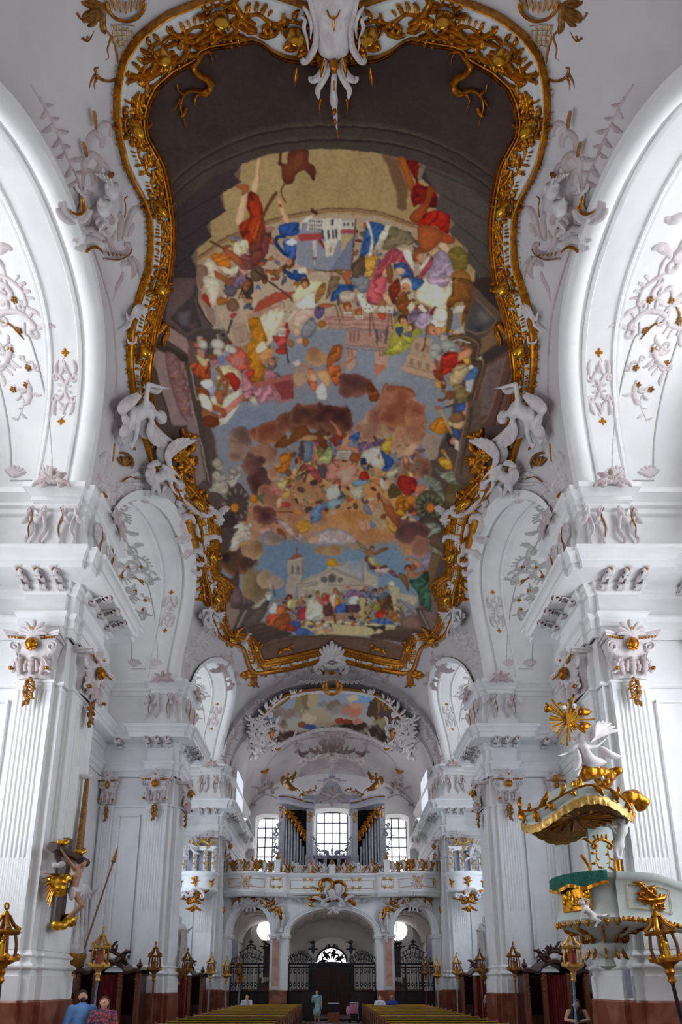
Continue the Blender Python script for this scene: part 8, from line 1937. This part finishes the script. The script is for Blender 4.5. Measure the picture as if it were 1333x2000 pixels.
# ---- gilded angels on the organ
SOA = surf_Y(YO-.1)
for m in (False, True):
    o = pxangel('gilded music angel seated on the %s organ tower' % ('right' if m else 'left'), dict(head=(563, 1514, .2), neck=(563, 1520, .15), chest=(563, 1526, .15), pelvis=(566, 1536, .1), shL=(557, 1522, .15), shR=(569, 1522, .15), elL=(552, 1530, .3), haL=(558, 1536, .4), elR=(574, 1530, .3), haR=(568, 1534, .4), knL=(574, 1540, .3), knR=(580, 1542, .2), ftL=(580, 1548, .2), ftR=(586, 1546, .1)), 1.3, [((558, 1522), 2.6, 16, False), ((568, 1522), -.3, 18, False)], [(np.array([(560, 1530), (568, 1540), (580, 1546)]), taper(12))], m, SOA, 'organ_angel', 'gold_light')
    for c in o.children: c.data.materials[0] = MATS['gold_dull']
pxangel('small white putto standing on the crest of the organ', dict(head=(649, 1484, .1), neck=(649, 1487, .1), chest=(649, 1490, .1), pelvis=(649, 1496, .1), shL=(646, 1488, .1), shR=(652, 1488, .1), elL=(643, 1492, .1), haL=(644, 1496, .2), elR=(655, 1490, .1), haR=(658, 1486, .1), knL=(647, 1501, .1), knR=(651, 1501, .1), ftL=(647, 1507, .1), ftR=(652, 1507, .1)), .85, [], None, False, SOA, 'organ_putto')
for s in (-1, 1):
    pxangel('small dark figure on the gallery end post on the %s' % ('left' if s < 0 else 'right'), {n: (CX+s*(208+x), y, .0) for n, (x, y) in dict(head=(0, 1662), neck=(0, 1666), chest=(0, 1670), pelvis=(0, 1680), shL=(-4, 1668), shR=(4, 1668), elL=(-8, 1672), haL=(-6, 1678), elR=(8, 1670), haR=(10, 1664), knL=(-2, 1687), knR=(3, 1687), ftL=(-2, 1695), ftR=(3, 1695)).items()}, .95, [], None, False, surf_Y(YG-.5), 'gallery_figure', 'stucco_grey')
# == pews
def make_pew():
    r = empty('pew'); w = 1.62
    MB().box(-w, w, -.03, .03, .45, .925).build('back', 'wood_pew', r, 0)
    b = MB(); b.box(-w, w, -.07, .06, .925, .95); b.build('top_rail', 'pew_rail', r, 0)
    MB().box(-w, w, -.45, -.02, .42, .46).build('seat', 'wood_pew', r, 0); MB().box(-w, w, .2, .35, .12, .16).build('kneeler', 'wood_pew', r, 0)
    for s in (-1, 1):
        P = [(-.48, 0), (-.48, .5), (-.3, .62), (-.12, .9), (-.02, 1.0), (.1, .93), (.12, .6), (.3, .5), (.36, .2), (.3, 0)]
        e = MB().prism(P, lambda a, c, d: (d, a, c), s*w-.03, s*w+.03).build('pew_end', 'wood_brown', r, 0)
        MB().prism([(a*.7-.02, c*.8+.08) for a, c in P], lambda a, c, d: (d, a, c), s*(w+.03), s*(w+.05)).build('carved_panel', 'wood_dark', e, 0)
    return r
PEW = make_pew(); ords = ['first', 'second', 'third', 'fourth', 'fifth', 'sixth', 'seventh', 'eighth', 'ninth', 'tenth', 'eleventh', 'twelfth', 'thirteenth', 'fourteenth']
n = 0
for s, sd in ((-1, 'left'), (1, 'right')):
    for i in range(14):
        o = PEW if n == 0 else inst(PEW); n += 1
        o.location = (s*3.2, 16.4+1.1*i, 0); tag(o, 'wooden pew with yellow top rail, %s row from the front in the %s block' % (ords[i], sd), 'pew', 'pews of the nave')
# == confessionals
def make_conf():
    r = empty('confessional'); w = 1.0
    b = MB(); b.box(-w, w, .55, .6, 0, 2.4); b.box(-w, -w+.06, -.3, .6, 0, 2.3); b.box(w-.06, w, -.3, .6, 0, 2.3); b.box(-w, w, -.4, .6, 0, .14); b.build('body', 'wood_dark', r, 0)
    for x in (-w, -.42, .42, w): p = MB().box(x-.07, x+.07, -.38, -.24, .14, 2.35).build('pilaster', 'wood_brown', r, 0); relief('carving', 'wood_brown', p, surf_plane((x, -.38, 0), (1, 0, 0), (0, 0, 1), (0, -1, 0)), vine([(0, 1.6), (.02, 1.9), (0, 2.25)], .14, 3), .6)
    P = crv([(-1.08, 2.3), (-.9, 2.36), (-.6, 2.28), (-.42, 2.5), (0, 2.66), (.42, 2.5), (.6, 2.28), (.9, 2.36), (1.08, 2.3)], 33)
    b = MB(); b.grid([[(x, y, z+h) for x, z in P] for y, h in ((-.36, 0), (-.46, .04), (-.46, .14), (-.36, .16), (.6, .16), (.6, 0), (-.36, 0))]); b.build('cornice', 'wood_dark', r, 30)
    b = MB(); G = []
    for z in (.15, 2.3): G.append([(-.36+.72*k/36, -.2+.03*math.sin(k*1.4), z) for k in range(37)])
    b.grid(G); b.build('curtain', 'curtain', r, 60)
    MB().box(-.95, -.45, -.2, -.16, .14, 1.0).build('half_door', 'wood_dark', r, 0); MB().box(.45, .95, -.2, -.16, .14, 1.0).build('half_door', 'wood_dark', r, 0)
    for x in (-w, w): MB().lathe([(.01, .42), (.03, .36), (.04, .3), (.1, .22), (.11, .18), (.04, .1), (.07, .04), (.08, 0)], (x, -.25, 2.42), 10).build('urn_finial', 'wood_dark', r)
    relief('carved_crest', 'wood_dark', r, surf_plane((0, -.4, 0), (1, 0, 0), (0, 0, 1), (0, -1, 0)), rocaille((0, 2.85), .7, 0, 3) + rocaille((-.1, 3.0), .5, .6, 4) + acanthus((.25, 2.7), .5, .5) + acanthus((-.25, 2.7), .5, 2.6, True), .6)
    b = MB()
    for c, rr in (((.45, -.3, 2.95), .09), ((.45, -.3, 2.78), .1), ((.55, -.3, 2.68), .07), ((.34, -.32, 2.8), .05), ((.62, -.32, 2.9), .05)): b.ell(c, (rr, rr, rr*1.2), 8, 6)
    put(fuse(b, .025, 2), 'carved_putto', 'wood_dark', r); return r
CONF = make_conf(); n = 0
for x, y, l in ((-7.5, 20.0, 'carved dark confessional with red curtain behind the two tourists'), (7.5, 20.0, 'carved dark confessional with red curtain behind the woman with a phone'), (-7.35, 29.0, 'far confessional with red curtain at the left gallery pillar'), (7.35, 29.0, 'far confessional with red curtain beside the bending person')):
    o = CONF if n == 0 else inst(CONF); n += 1; o.location = (x, y, 0); tag(o, l, 'confessional', 'confessionals along the nave')
# == processional staffs with lantern heads
mat('staff_stripe', (150, 170, 190), .5, c2=(70, 110, 140), scale=3, stretch=(6, 6, 3)); mat('figure_red', (170, 70, 60), .6)
def staff(px, py, pb, D, sc, style, label):
    ma, mb_, ms, mf = {'w': ('gold_light', 'gold', 'staff_stripe', 'figure_red'), 'd': ('gold_dull', 'wood_brown', 'wood_brown', 'gold_dull'), 'g': ('gold', 'wood_brown', 'iron', 'gold_bright'), 'l': ('gold_light', 'gold_dull', 'steel', 'gold')}[style]
    top = at(px, py, D); bot = at(pb, 2000, D); d = (top-bot).normalized(); foot = bot-d*(bot.z/d.z) if bot.z > 0 else bot
    foot.z = max(0, foot.z); r = empty('procession_staff', foot, label, 'staff', 'processional staffs')
    T = top-foot; MB().tube([(0, 0, 0), T], .026*sc+.006, 8).build('pole', ms, r)
    q = T.normalized().to_track_quat('Z', 'Y').to_matrix().to_4x4(); X = Matrix.Translation(T) @ q @ Matrix.Scale(sc, 4)
    MB().lathe([(.03, -.25), (.07, -.2), (.05, -.12), (.08, -.05), (.06, 0), (.1, .06), (.2, .12), (.27, .14), (.27, .2), (0, .21)], (0, 0, 0), 12).build('cup', ma, r, 40, X)
    for a in range(4):
        c, s = .19*math.cos(a*1.57+.78), .19*math.sin(a*1.57+.78)
        pts = [(c*(1+.12*math.sin(z*9)), s*(1+.12*math.sin(z*9)), .2+z) for z in np.linspace(0, .42, 9)]
        MB().tube(pts, .028, 6).build('column', mb_, r, 60, X); MB().ell((c*1.25, s*1.25, .2), (.06, .06, .07), 8, 6).build('knob', ma, r, 60, X)
        MB().tube([(c, s, .62), (c*1.2, s*1.2, .7), (c*.7, s*.7, .78), (c*.35, s*.35, .92)], [.04, .05, .035, .03], 6).build('canopy_rib', ma, r, 60, X)
    b = MB(); b.lathe([(.24, .6), (.27, .64), (.2, .68), (.24, .6)], (0, 0, 0), 12); b.build('canopy_ring', ma, r, 40, X)
    b = MB(); b.lathe([(.01, .18), (.09, .2), (.07, .38), (.08, .45), (.03, .5), (.045, .54), (.01, .59)], (0, 0, 0), 10); b.build('saint_figure', mf, r, 60, X)
    b = MB(); b.lathe([(.02, .9), (.1, .93), (.05, .98), (.03, 1.02)], (0, 0, 0), 8); b.tube([(.06*math.cos(k*.63), 0, 1.1+.06*math.sin(k*.63)) for k in range(10)], .018, 6, closed=True); b.build('finial', ma, r, 50, X)
for k, m in ((0, 0), (1, 1)):
    f = (lambda x: 2*CX-x) if m else (lambda x: x); sd = 'right' if m else 'left'
    staff(f(2 if not m else -10), 1893, f(-8 if not m else -36), 10.2, 1.0, 'g', 'nearest gold lantern staff with twisted columns at the %s picture edge' % sd)
    staff(f(192 if not m else 178), 1899, f(180 if not m else 172), 13.0, .86, 'w', 'white and gold lantern staff with striped pole beside the %s' % ('woman with the phone' if m else 'two tourists'))
    staff(f(301 if not m else 292), 1903, f(295 if not m else 286), 17.2, .82, 'd', 'dark gold lantern staff before the second %s pillar' % sd)
    staff(f(364 if not m else 358), 1903, f(357 if not m else 352), 22.5, .85, 'd', 'dark lantern staff with pale column before the far %s confessional' % sd)
    staff(f(411 if not m else 405), 1907, f(404 if not m else 403), 27.0, .95, 'l', 'silver and gold lantern staff before the far %s pillar' % sd)
    staff(f(442 if not m else 443), 1912, f(439 if not m else 440), 30.0, 1.0, 'l', 'pale gold lantern staff at the outer edge of the %s gallery arch' % sd)
    staff(f(466), 1906, f(464), 30.6, .85, 'd', 'brown gold lantern staff in the %s gallery arch' % sd)
r = empty('procession_staff', (-4.85, 30.4, 0), 'short staff with gold star head in the left gallery arch', 'staff'); MB().tube([(0, 0, 0), (.1, 0, 2.0)], .035, 8).build('pole', 'staff_stripe', r)
b = MB()
for k in range(8): a = k*.785; b.obox((.1+.14*math.cos(a), 0, 2.2+.14*math.sin(a)), (.14*math.cos(a), 0, .14*math.sin(a)), (-.03*math.sin(a), 0, .03*math.cos(a)), (0, .02, 0))
b.build('star', 'gold', r, 0)
# == standing statues on gilded brackets
def statue(loc, rz, H, label, spear=False):
    r = empty('saint_statue', loc, label, 'statue'); r.rotation_euler = (0, 0, rz); k = H/1.75
    J = stand(H=H, armL=((-.3*k, -.05, 1.2*k), (-.12*k, -.3, 1.25*k)), armR=((.3*k, -.1, 1.2*k), (.3*k, -.35, 1.35*k))); put(body(J, H, .025), 'body', 'statue_white', r)
    cloth(J, TORSO+SLV+[('pelvis', (0, 0, .1*k), .18, .3), ('chest', (.1*k, -.1, .3*k), .12, .2), ('shL', (-.25*k, .05, .2*k), .1, .16)], H, 'statue_white', 'robe', r, .03)
    relief('robe_fold', 'statue_white', r, surf_plane((0, -.24*k, 0), (1, 0, 0), (0, 0, 1), (0, -1, 0)), [(np.array([(x, 1.2*k), (x*1.3+.03, .7*k), (x*1.9, .08*k)]), taper(.07*k, .5, .4)) for x in (-.12, -.05, .04, .12)], .7)
    MB().lathe([(.12, -.75), (.2, -.6), (.16, -.5), (.34, -.25), (.4, -.1), (.4, 0), (0, .01)], (0, 0, 0), 14).build('bracket', 'gold_dull', r, 40)
    if spear:
        MB().tube([(.1, -.5, .1), (.9, -.1, 2.5)], .022, 6).build('spear_shaft', 'wood_brown', r); MB().tube([(.88, -.11, 2.45), (.92, -.09, 2.56), (1.02, -.04, 2.9)], [.06, .05, .005], 6).build('spear_head', 'gold_dull', r)
statue((-6.5, 14.4, 2.75), .9, 2.1, 'white robed saint with a long spear beside the crucifix', True)
statue((-6.2, 23.3, 2.6), 1.1, 2.1, 'white saint statue on a bracket behind the second left pillar'); statue((6.2, 23.3, 2.6), -1.1, 2.1, 'white saint statue on a bracket behind the second right pillar')
# == crucifix
r = empty('crucifix', (-5.95, 12.3, 3.2), 'carved crucifix with gilded clouds on the near left pillar', 'crucifix'); r.location = (0, 0, 0)
b = MB(); b.obox((-5.84, 12.3, 4.15), (.06, 0, .0), (0, .1, 0), (0, 0, 1.0)); b.build('upright', 'wood_dark', r, 0); MB().tube([(-5.78, 11.5, 4.78), (-5.78, 13.15, 4.78)], .11, 10).build('crossbeam', 'wood_dark', r)
J = dict(head=(-5.47, 12.3, 4.6), neck=(-5.56, 12.3, 4.5), chest=(-5.58, 12.3, 4.32), pelvis=(-5.62, 12.3, 4.0), shL=(-5.57, 12.13, 4.46), shR=(-5.57, 12.47, 4.46), elL=(-5.62, 11.88, 4.6), haL=(-5.67, 11.7, 4.74), elR=(-5.62, 12.72, 4.6), haR=(-5.67, 12.92, 4.74), hpL=(-5.6, 12.24, 3.95), hpR=(-5.6, 12.36, 3.95), knL=(-5.38, 12.26, 3.68), knR=(-5.38, 12.34, 3.68), ftL=(-5.66, 12.27, 3.4), ftR=(-5.66, 12.33, 3.4), toL=(-5.58, 12.27, 3.28), toR=(-5.58, 12.33, 3.28))
put(body(J, 1.35, .015, True, (1, -.3, -.4)), 'corpus', 'skin_dark', r)
b = MB(); b.ell((-5.6, 12.3, 3.98), (.16, .17, .1), 10, 7); b.ell((-5.55, 12.12, 3.9), (.08, .07, .16), 8, 6); put(fuse(b, .02, 2), 'loincloth', 'stucco', r); MB().ell((-5.5, 12.3, 4.64), (.09, .09, .09), 9, 7).build('hair', 'hair_dark', r)
def cloud(parent, blobs, mt='gold_bright', nm='gilded_cloud'):
    b = MB(); R = random.Random(4)
    for c, rr in blobs:
        for k in range(7): b.ell((c[0]+R.uniform(-.5, .5)*rr, c[1]+R.uniform(-.5, .5)*rr, c[2]+R.uniform(-.45, .45)*rr), (rr*.55, rr*.55, rr*.5), 9, 7)
    put(fuse(b, .03, 2), nm, mt, parent)
cloud(r, [((-5.8, 12.0, 4.15), .24), ((-5.8, 12.0, 3.95), .2)]); cloud(r, [((-5.75, 12.2, 3.25), .2), ((-5.7, 12.45, 3.35), .18)]); cloud(r, [((-5.8, 11.98, 4.98), .14)]); cloud(r, [((-5.75, 12.75, 4.95), .14)])
cloud(r, [((-5.75, 11.8, 4.45), .13)], 'stucco_grey', 'cherub')
for k in range(9): a = 1.9+k*.14; MB().tube([(-5.88, 12.1, 4.3), (-5.9, 12.1+.75*math.cos(a)*.8, 4.3-.75*math.sin(a))], [.03, .008], 5).build('gilded_ray', 'gold', r, 0)
MB().prism([(-.12, 0), (.12, 0), (.05, 1.9), (-.02, 1.9)], lambda a, c, d: (-5.9+d, 12.95+a, 4.9+c), 0, .08).build('gilded_banner', 'gold_dull', r, 0); cloud(r, [((-5.85, 12.95, 6.85), .13)], 'stucco', 'winged_top')
# == pulpit
PU = empty('pulpit', (0, 0, 0), 'pale green pulpit with gilded relief, curved stair parapet and sounding board', 'pulpit'); cx, cy = 5.35, 11.35
MB().lathe([(.02, 2.28), (.16, 2.36), (.12, 2.5), (.3, 2.62), (.34, 2.78), (.24, 2.84), (.5, 2.98), (.72, 3.06), (.84, 3.14)], (cx, cy, 0), 20).build('corbel_stem', 'pulpit_green', PU, 50)
MB().lathe([(.84, 3.14), (.88, 3.22), (.84, 3.3), (.76, 3.55), (.76, 3.85), (.8, 3.92), (.88, 3.96), (.88, 4.06), (.7, 4.08)], (cx, cy, 0), 24).build('basket', 'pulpit_green', PU, 40)
def sbk(P): P = np.asarray(P, float); a = P[..., 0]; Q = np.stack([cx+.79*np.cos(a), cy+.79*np.sin(a), P[..., 1]], -1); N = np.stack([np.cos(a), np.sin(a), 0*a], -1); return Q, N, np.ones_like(a)
st = []
for k in range(34): st += leaf((2.9+.1*k, 3.2), .13, -1.57+.6*(-1)**k, .4, .6, 2)
relief('gilded_frill', 'gold', PU, sbk, st, .5, .06)
for k in range(5): relief('gilded_bracket', 'gold', PU, lambda P, a=3.0+.62*k: (np.stack([cx+(.22+P[..., 0])*math.cos(a), cy+(.22+P[..., 0])*math.sin(a), P[..., 1]], -1), np.broadcast_to(np.array([-math.sin(a), math.cos(a), 0]), P.shape[:-1]+(3,)), np.ones(P.shape[:-1])), sscroll((.3, 2.98), .5, .8, .16) + leaf((.08, 2.7), .25, -1.4, .3, .3, 2), .5)
b = MB(); b.grid([[(cx+r_*math.cos(a), cy+r_*math.sin(a), z) for a in np.linspace(3.35, 4.1, 8)] for r_, z in ((.8, 3.36), (.86, 3.38), (.86, 3.78), (.8, 3.84))]); b.build('gilded_relief_panel', 'gold', PU, 30)
R = random.Random(2); b = MB()
for k in range(22): a = R.uniform(3.42, 4.03); b.ell((cx+.86*math.cos(a), cy+.86*math.sin(a), R.uniform(3.42, 3.72)), (.035, .035, R.uniform(.04, .1)), 6, 5)
b.build('relief_figures', 'gold_bright', PU, 60, kind='stuff')
b = MB(); A = np.linspace(2.9, 4.45, 40); b.grid([[(cx+(.9+o+.02*math.sin(a*26)*f)*math.cos(a), cy+(.9+o+.02*math.sin(a*26)*f)*math.sin(a), z+(.04*math.sin(a*9)*f if f else 0)) for a in A] for o, z, f in ((-.2, 4.1, 0), (.0, 4.1, 0), (.02, 4.02, 1), (.03, 3.84, 1))]); b.build('green_cloth', 'cloth_green', PU, 60)
b = MB(); b.grid([[(cx+(.935+.02*math.sin(a*26))*math.cos(a), cy+(.935+.02*math.sin(a*26))*math.sin(a), z+.04*math.sin(a*9)) for a in A] for z in (3.85, 3.78)]); b.build('cloth_fringe', 'gold', PU, 60)
path = crv([(5.25, 10.47), (5.9, 10.47), (6.5, 10.6), (7.2, 10.85), (8.3, 11.25)], 40); zt = np.interp(path[:, 0], [5.2, 6.0, 6.5, 7, 8.3], [4.03, 3.98, 3.84, 3.6, 2.9]); zb = np.interp(path[:, 0], [5.2, 6.0, 7, 8.3], [3.12, 3.05, 2.85, 2.3])
MB().grid([[(p[0], p[1]-o, a if q else c) for p, a, c in zip(path, zt+h, zb+h)] for o, h, q in ((0, -.05, 0), (.06, .0, 0), (.02, .1, 0), (0, .16, 0), (0, -.16, 1), (.03, -.12, 1), (.06, -.08, 1), (.07, .03, 1), (-.08, .05, 1), (-.08, -.2, 1))]).build('stair_parapet', 'pulpit_green', PU, 40)
def ssp(P): P = np.asarray(P, float); x = P[..., 0]; Q = np.stack([x, np.interp(x, path[:, 0], path[:, 1])-.02, np.interp(x, path[:, 0], zb)+P[..., 1]*(np.interp(x, path[:, 0], zt)-np.interp(x, path[:, 0], zb))], -1); N = np.zeros_like(Q); N[..., 1] = -1; return Q, N, np.ones_like(x)
relief('panel_line', 'gold_light', PU, ssp, [(np.array([(5.45, .3), (6.25, .3)]), lambda t: .015+0*t), (np.array([(5.45, .78), (6.25, .78)]), lambda t: .015+0*t), (np.array([(5.45, .3), (5.45, .78)]), lambda t: .015+0*t), (np.array([(6.25, .3), (6.25, .78)]), lambda t: .015+0*t), (np.array([(5.2, .88), (7.5, .88)]), lambda t: .02+0*t)], .6, 0, 24)
relief('gilded_acanthus', 'gold', PU, ssp, acanthus((5.6, .5), .55, -.2) + acanthus((6.1, .5), .5, 2.9, True) + acanthus((5.85, .45), .45, 1.7) + sscroll((5.9, .5), .5, -.3, .16), .6)
st = []
for k in range(26): st += leaf((5.3+.085*k, .02), .1, 1.57, .3*(-1)**k, .9, 1)
relief('gilded_frill', 'gold', PU, ssp, st, .5, .05)
b = MB(); b.box(5.5, 6.02, 11.9, 12.0, 4.0, 5.3); b.build('back_panel', 'pulpit_green', PU, 0); relief('back_gilding', 'gold', PU, surf_plane((5.76, 11.9, 0), (1, 0, 0), (0, 0, 1), (0, -1, 0)), rocaille((0, 4.9), .4, 0, 3) + vine([(-.12, 4.8), (-.14, 4.55), (-.1, 4.4)], .14, 2) + vine([(.12, 4.8), (.14, 4.55), (.1, 4.4)], .14, 4) + cscroll((0, 4.2), .3, math.pi, .25) + [(np.array([(.33, 4.05), (.3, 4.5), (.36, 4.9)]), lambda t: .14+0*t), (np.array([(-.3, 4.05), (-.3, 4.4), (-.45, 4.7)]), lambda t: .07+0*t)], .5)
CX2, CY2 = 5.05, 11.45; A = np.linspace(0, 2*math.pi, 49); rim = lambda a: 5.32+.16*math.cos(3*a-1.2)+.08*math.cos(a)
MB().grid([[(CX2+r_*math.cos(a), CY2+r_*math.sin(a), rim(a)*w+z) for a in A] for r_, w, z in ((.98, 1, -.06), (1.03, 1, .0), (1.0, 1, .12), (1.06, 1, .2), (.95, 1, .28), (.6, 0, 5.85), (.35, 0, 6.0), (.05, 0, 6.05))]).build('sounding_board', 'pulpit_green', PU, 50)
MB().grid([[(CX2+r_*math.cos(a), CY2+r_*math.sin(a), rim(a)*w+z) for a in A] for r_, w, z in ((.98, 1, -.06), (.9, 1, .02), (.5, 0, 5.4), (.02, 0, 5.42))]).build('soffit', 'gold_dull', PU, 50)
b = MB(); A2 = np.linspace(0, 2*math.pi, 150); b.grid([[(CX2+(1.04+.015*math.sin(a*60)+o)*math.cos(a), CY2+(1.04+.015*math.sin(a*60)+o)*math.sin(a), rim(a)+z+.012*math.sin(a*31)) for a in A2] for o, z in ((0, .06), (.03, -.02), (.01, -.12))]); b.build('gilded_fringe', 'gold_light', PU, 60)
for k in range(20): a = k*.314; MB().tube([(CX2+.15*math.cos(a), CY2+.15*math.sin(a), 5.38), (CX2+.75*math.cos(a), CY2+.75*math.sin(a), 5.28)], [.012, .03], 5).build('soffit_ray', 'gold', PU, 0)
relief('gilded_garland', 'gold', PU, lambda P: (np.stack([CX2+1.06*np.cos(P[..., 0]), CY2+1.06*np.sin(P[..., 0]), 5.55+.16*np.cos(3*P[..., 0]-1.2)+P[..., 1]], -1), np.stack([np.cos(P[..., 0]), np.sin(P[..., 0]), 0*P[..., 0]], -1), np.ones(P.shape[:-1])), vine([(2.6, 0), (3.4, .05), (4.2, 0), (5, .05), (5.8, 0)], .3, 5, .6), .6)
cloud(PU, [((5.35, 11.2, 6.3), .3), ((5.6, 11.3, 6.15), .28), ((5.85, 11.3, 6.35), .2)], 'gold'); cloud(PU, [((4.95, 11.0, 5.95), .17)]); cloud(PU, [((5.95, 10.9, 5.65), .26), ((6.1, 10.9, 5.5), .2)], 'gold'); cloud(PU, [((4.7, 11.3, 6.2), .14)], 'gold_dull'); cloud(PU, [((4.35, 11.0, 5.45), .12)], 'gold_dull')
SB = empty('sunburst', (0, 0, 0), 'gilded sunburst with triangle and cloud puffs above the pulpit', 'ornament'); c = at(1110, 1407, 11.5)
R = random.Random(6)
for k in range(36):
    a = k*math.pi/18+R.uniform(-.05, .05); L = R.uniform(.36, .62); MB().tube([c+Vector((.08*math.cos(a), 0, .08*math.sin(a))), c+Vector((L*math.cos(a), R.uniform(-.08, .05), L*math.sin(a)))], [.012, .022], 4).build('ray', 'gold_bright' if k % 2 else 'gold', SB, 0)
MB().prism([(-.08, -.13), (-.08, .13), (.15, 0)], lambda a, z, d: (c.x+a, c.y+d, c.z+z), -.12, -.04).build('triangle', 'gold_bright', SB, 0)
cloud(SB, [(c+Vector((.38, .05, .22)), .16)], 'gold'); cloud(SB, [(c+Vector((-.38, .05, .3)), .13)], 'gold'); cloud(SB, [(c+Vector((.38, .05, -.12)), .15)], 'gold'); cloud(SB, [(c+Vector((-.1, -.05, .28)), .09), (c+Vector((.12, -.05, .3)), .08)], 'statue_white', 'cherub')
def sfig(label, D, H, J, wings=[], dr=None): pxangel(label, {n: (x, y, z) for n, (x, y, z) in J.items()}, H, wings, dr, False, surf_Y(D), 'carved_figure')
sfig('large white winged angel with outstretched arms above the pulpit canopy', 11.2, 1.5, dict(head=(1125, 1441, .1), neck=(1130, 1452, .05), chest=(1136, 1464, .05), pelvis=(1142, 1488, 0), shL=(1122, 1458, .1), shR=(1150, 1460, 0), elL=(1105, 1478, .2), haL=(1085, 1486, .3), elR=(1166, 1458, 0), haR=(1180, 1446, 0), knL=(1126, 1506, .2), knR=(1160, 1506, .2), ftL=(1118, 1524, .2), ftR=(1176, 1530, .1)), [((1142, 1458), -1.0, 60, True)], [(np.array([(1128, 1470), (1140, 1495), (1172, 1500)]), taper(24)), (np.array([(1160, 1470), (1180, 1485), (1202, 1490)]), taper(14)), (np.array([(1115, 1475), (1118, 1500), (1110, 1515)]), taper(16))])
sfig('white muscular atlas figure holding up the pulpit canopy', 11.5, 1.25, dict(head=(1200, 1608, .25), neck=(1204, 1616, .2), chest=(1206, 1628, .2), pelvis=(1202, 1652, .15), shL=(1192, 1620, .2), shR=(1217, 1618, .2), elL=(1180, 1620, .25), haL=(1188, 1632, .3), elR=(1221, 1598, .15), haR=(1206, 1582, .15), knL=(1196, 1664, .15), knR=(1206, 1664, .15), ftL=(1202, 1680, .1), ftR=(1208, 1680, .1)))
sfig('white putto lying on the rim of the pulpit basket', 10.55, .8, dict(head=(1135, 1766, .1), neck=(1139, 1772, .05), chest=(1144, 1778, .05), pelvis=(1156, 1789, .05), shL=(1136, 1777, .1), shR=(1146, 1769, .05), elL=(1131, 1787, .1), haL=(1130, 1797, .1), elR=(1146, 1759, .1), haR=(1138, 1757, .1), knL=(1165, 1800, .15), knR=(1172, 1790, .1), ftL=(1158, 1810, .1), ftR=(1188, 1786, 0)))
# == small things in the aisle
r = empty('stroller', (1.15, 31.3, 0), 'baby stroller with pink patterned seat and a pink bag in the aisle', 'stroller'); r.rotation_euler = (0, 0, .1)
for x in (-.22, .22):
    MB().tube([(x, .25, .1), (x, 0, .55), (x*1.05, -.12, 1.02)], .018, 6).build('frame_tube', 'steel', r); MB().tube([(x, -.25, .1), (x, .05, .6)], .018, 6).build('leg', 'steel', r)
    for y in (.25, -.25): MB().lathe([(.09, -.03), (.09, .03), (.03, .03), (.03, -.03), (.09, -.03)], (x, y, .1), 12, 'x').build('wheel', 'iron', r)
MB().tube([(-.23, -.12, 1.02), (.23, -.12, 1.02)], .025, 6).build('handle', 'shirt_white', r); MB().obox((0, -.02, .72), (.2, 0, 0), (0, .02, 0), (0, -.06, .25)).build('backrest', 'pink_cloth', r, 0); MB().obox((0, -.02, .36), (.2, 0, 0), (0, .2, 0), (0, 0, .03)).build('basket', 'shirt_black', r, 0); MB().ell((-.33, -.1, .62), (.1, .08, .24), 10, 8).build('bag', 'pink_cloth', r)
r = empty('display_box', (.08, 31.2, 0), 'brown wooden box with a dark slanted stand in the aisle', 'box'); MB().box(-.3, .3, -.2, .2, 0, .55).build('box', 'wood_brown', r, 0); MB().obox((0, 0, .75), (.3, 0, 0), (0, .15, .05), (0, -.02, .18)).build('stand', 'iron', r, 0); MB().box(-.3, .3, -.05, .1, .96, 1.0).build('leaflets', 'shirt_white', r, 0)
for x, l in ((-6.25, 'green waste lid at the left pillar foot behind the tourists'), (6.45, 'green waste lid beside the right pillar foot')):
    r = empty('waste_bin', (x, 14.1, 0), l, 'bin'); MB().lathe([(.22, 0), (.24, 1.2)], (0, 0, 0), 14).build('drum', 'shirt_grey', r); MB().lathe([(.27, 1.2), (.27, 1.3), (.15, 1.42), (0, 1.44)], (0, 0, 0), 14).build('lid', 'green_plastic', r, 40)
r = empty('loudspeaker', (5.9, 11.75, 1.9), 'slim grey column loudspeaker on the pulpit pillar plinth', 'loudspeaker'); MB().box(-.06, .06, -.05, .05, -.15, .42).build('cabinet', 'steel', r, 0); MB().box(-.05, .05, -.06, -.05, -.13, .4).build('grille', 'organ_blue', r, 0)
bpy.data.scenes.remove(WORK)
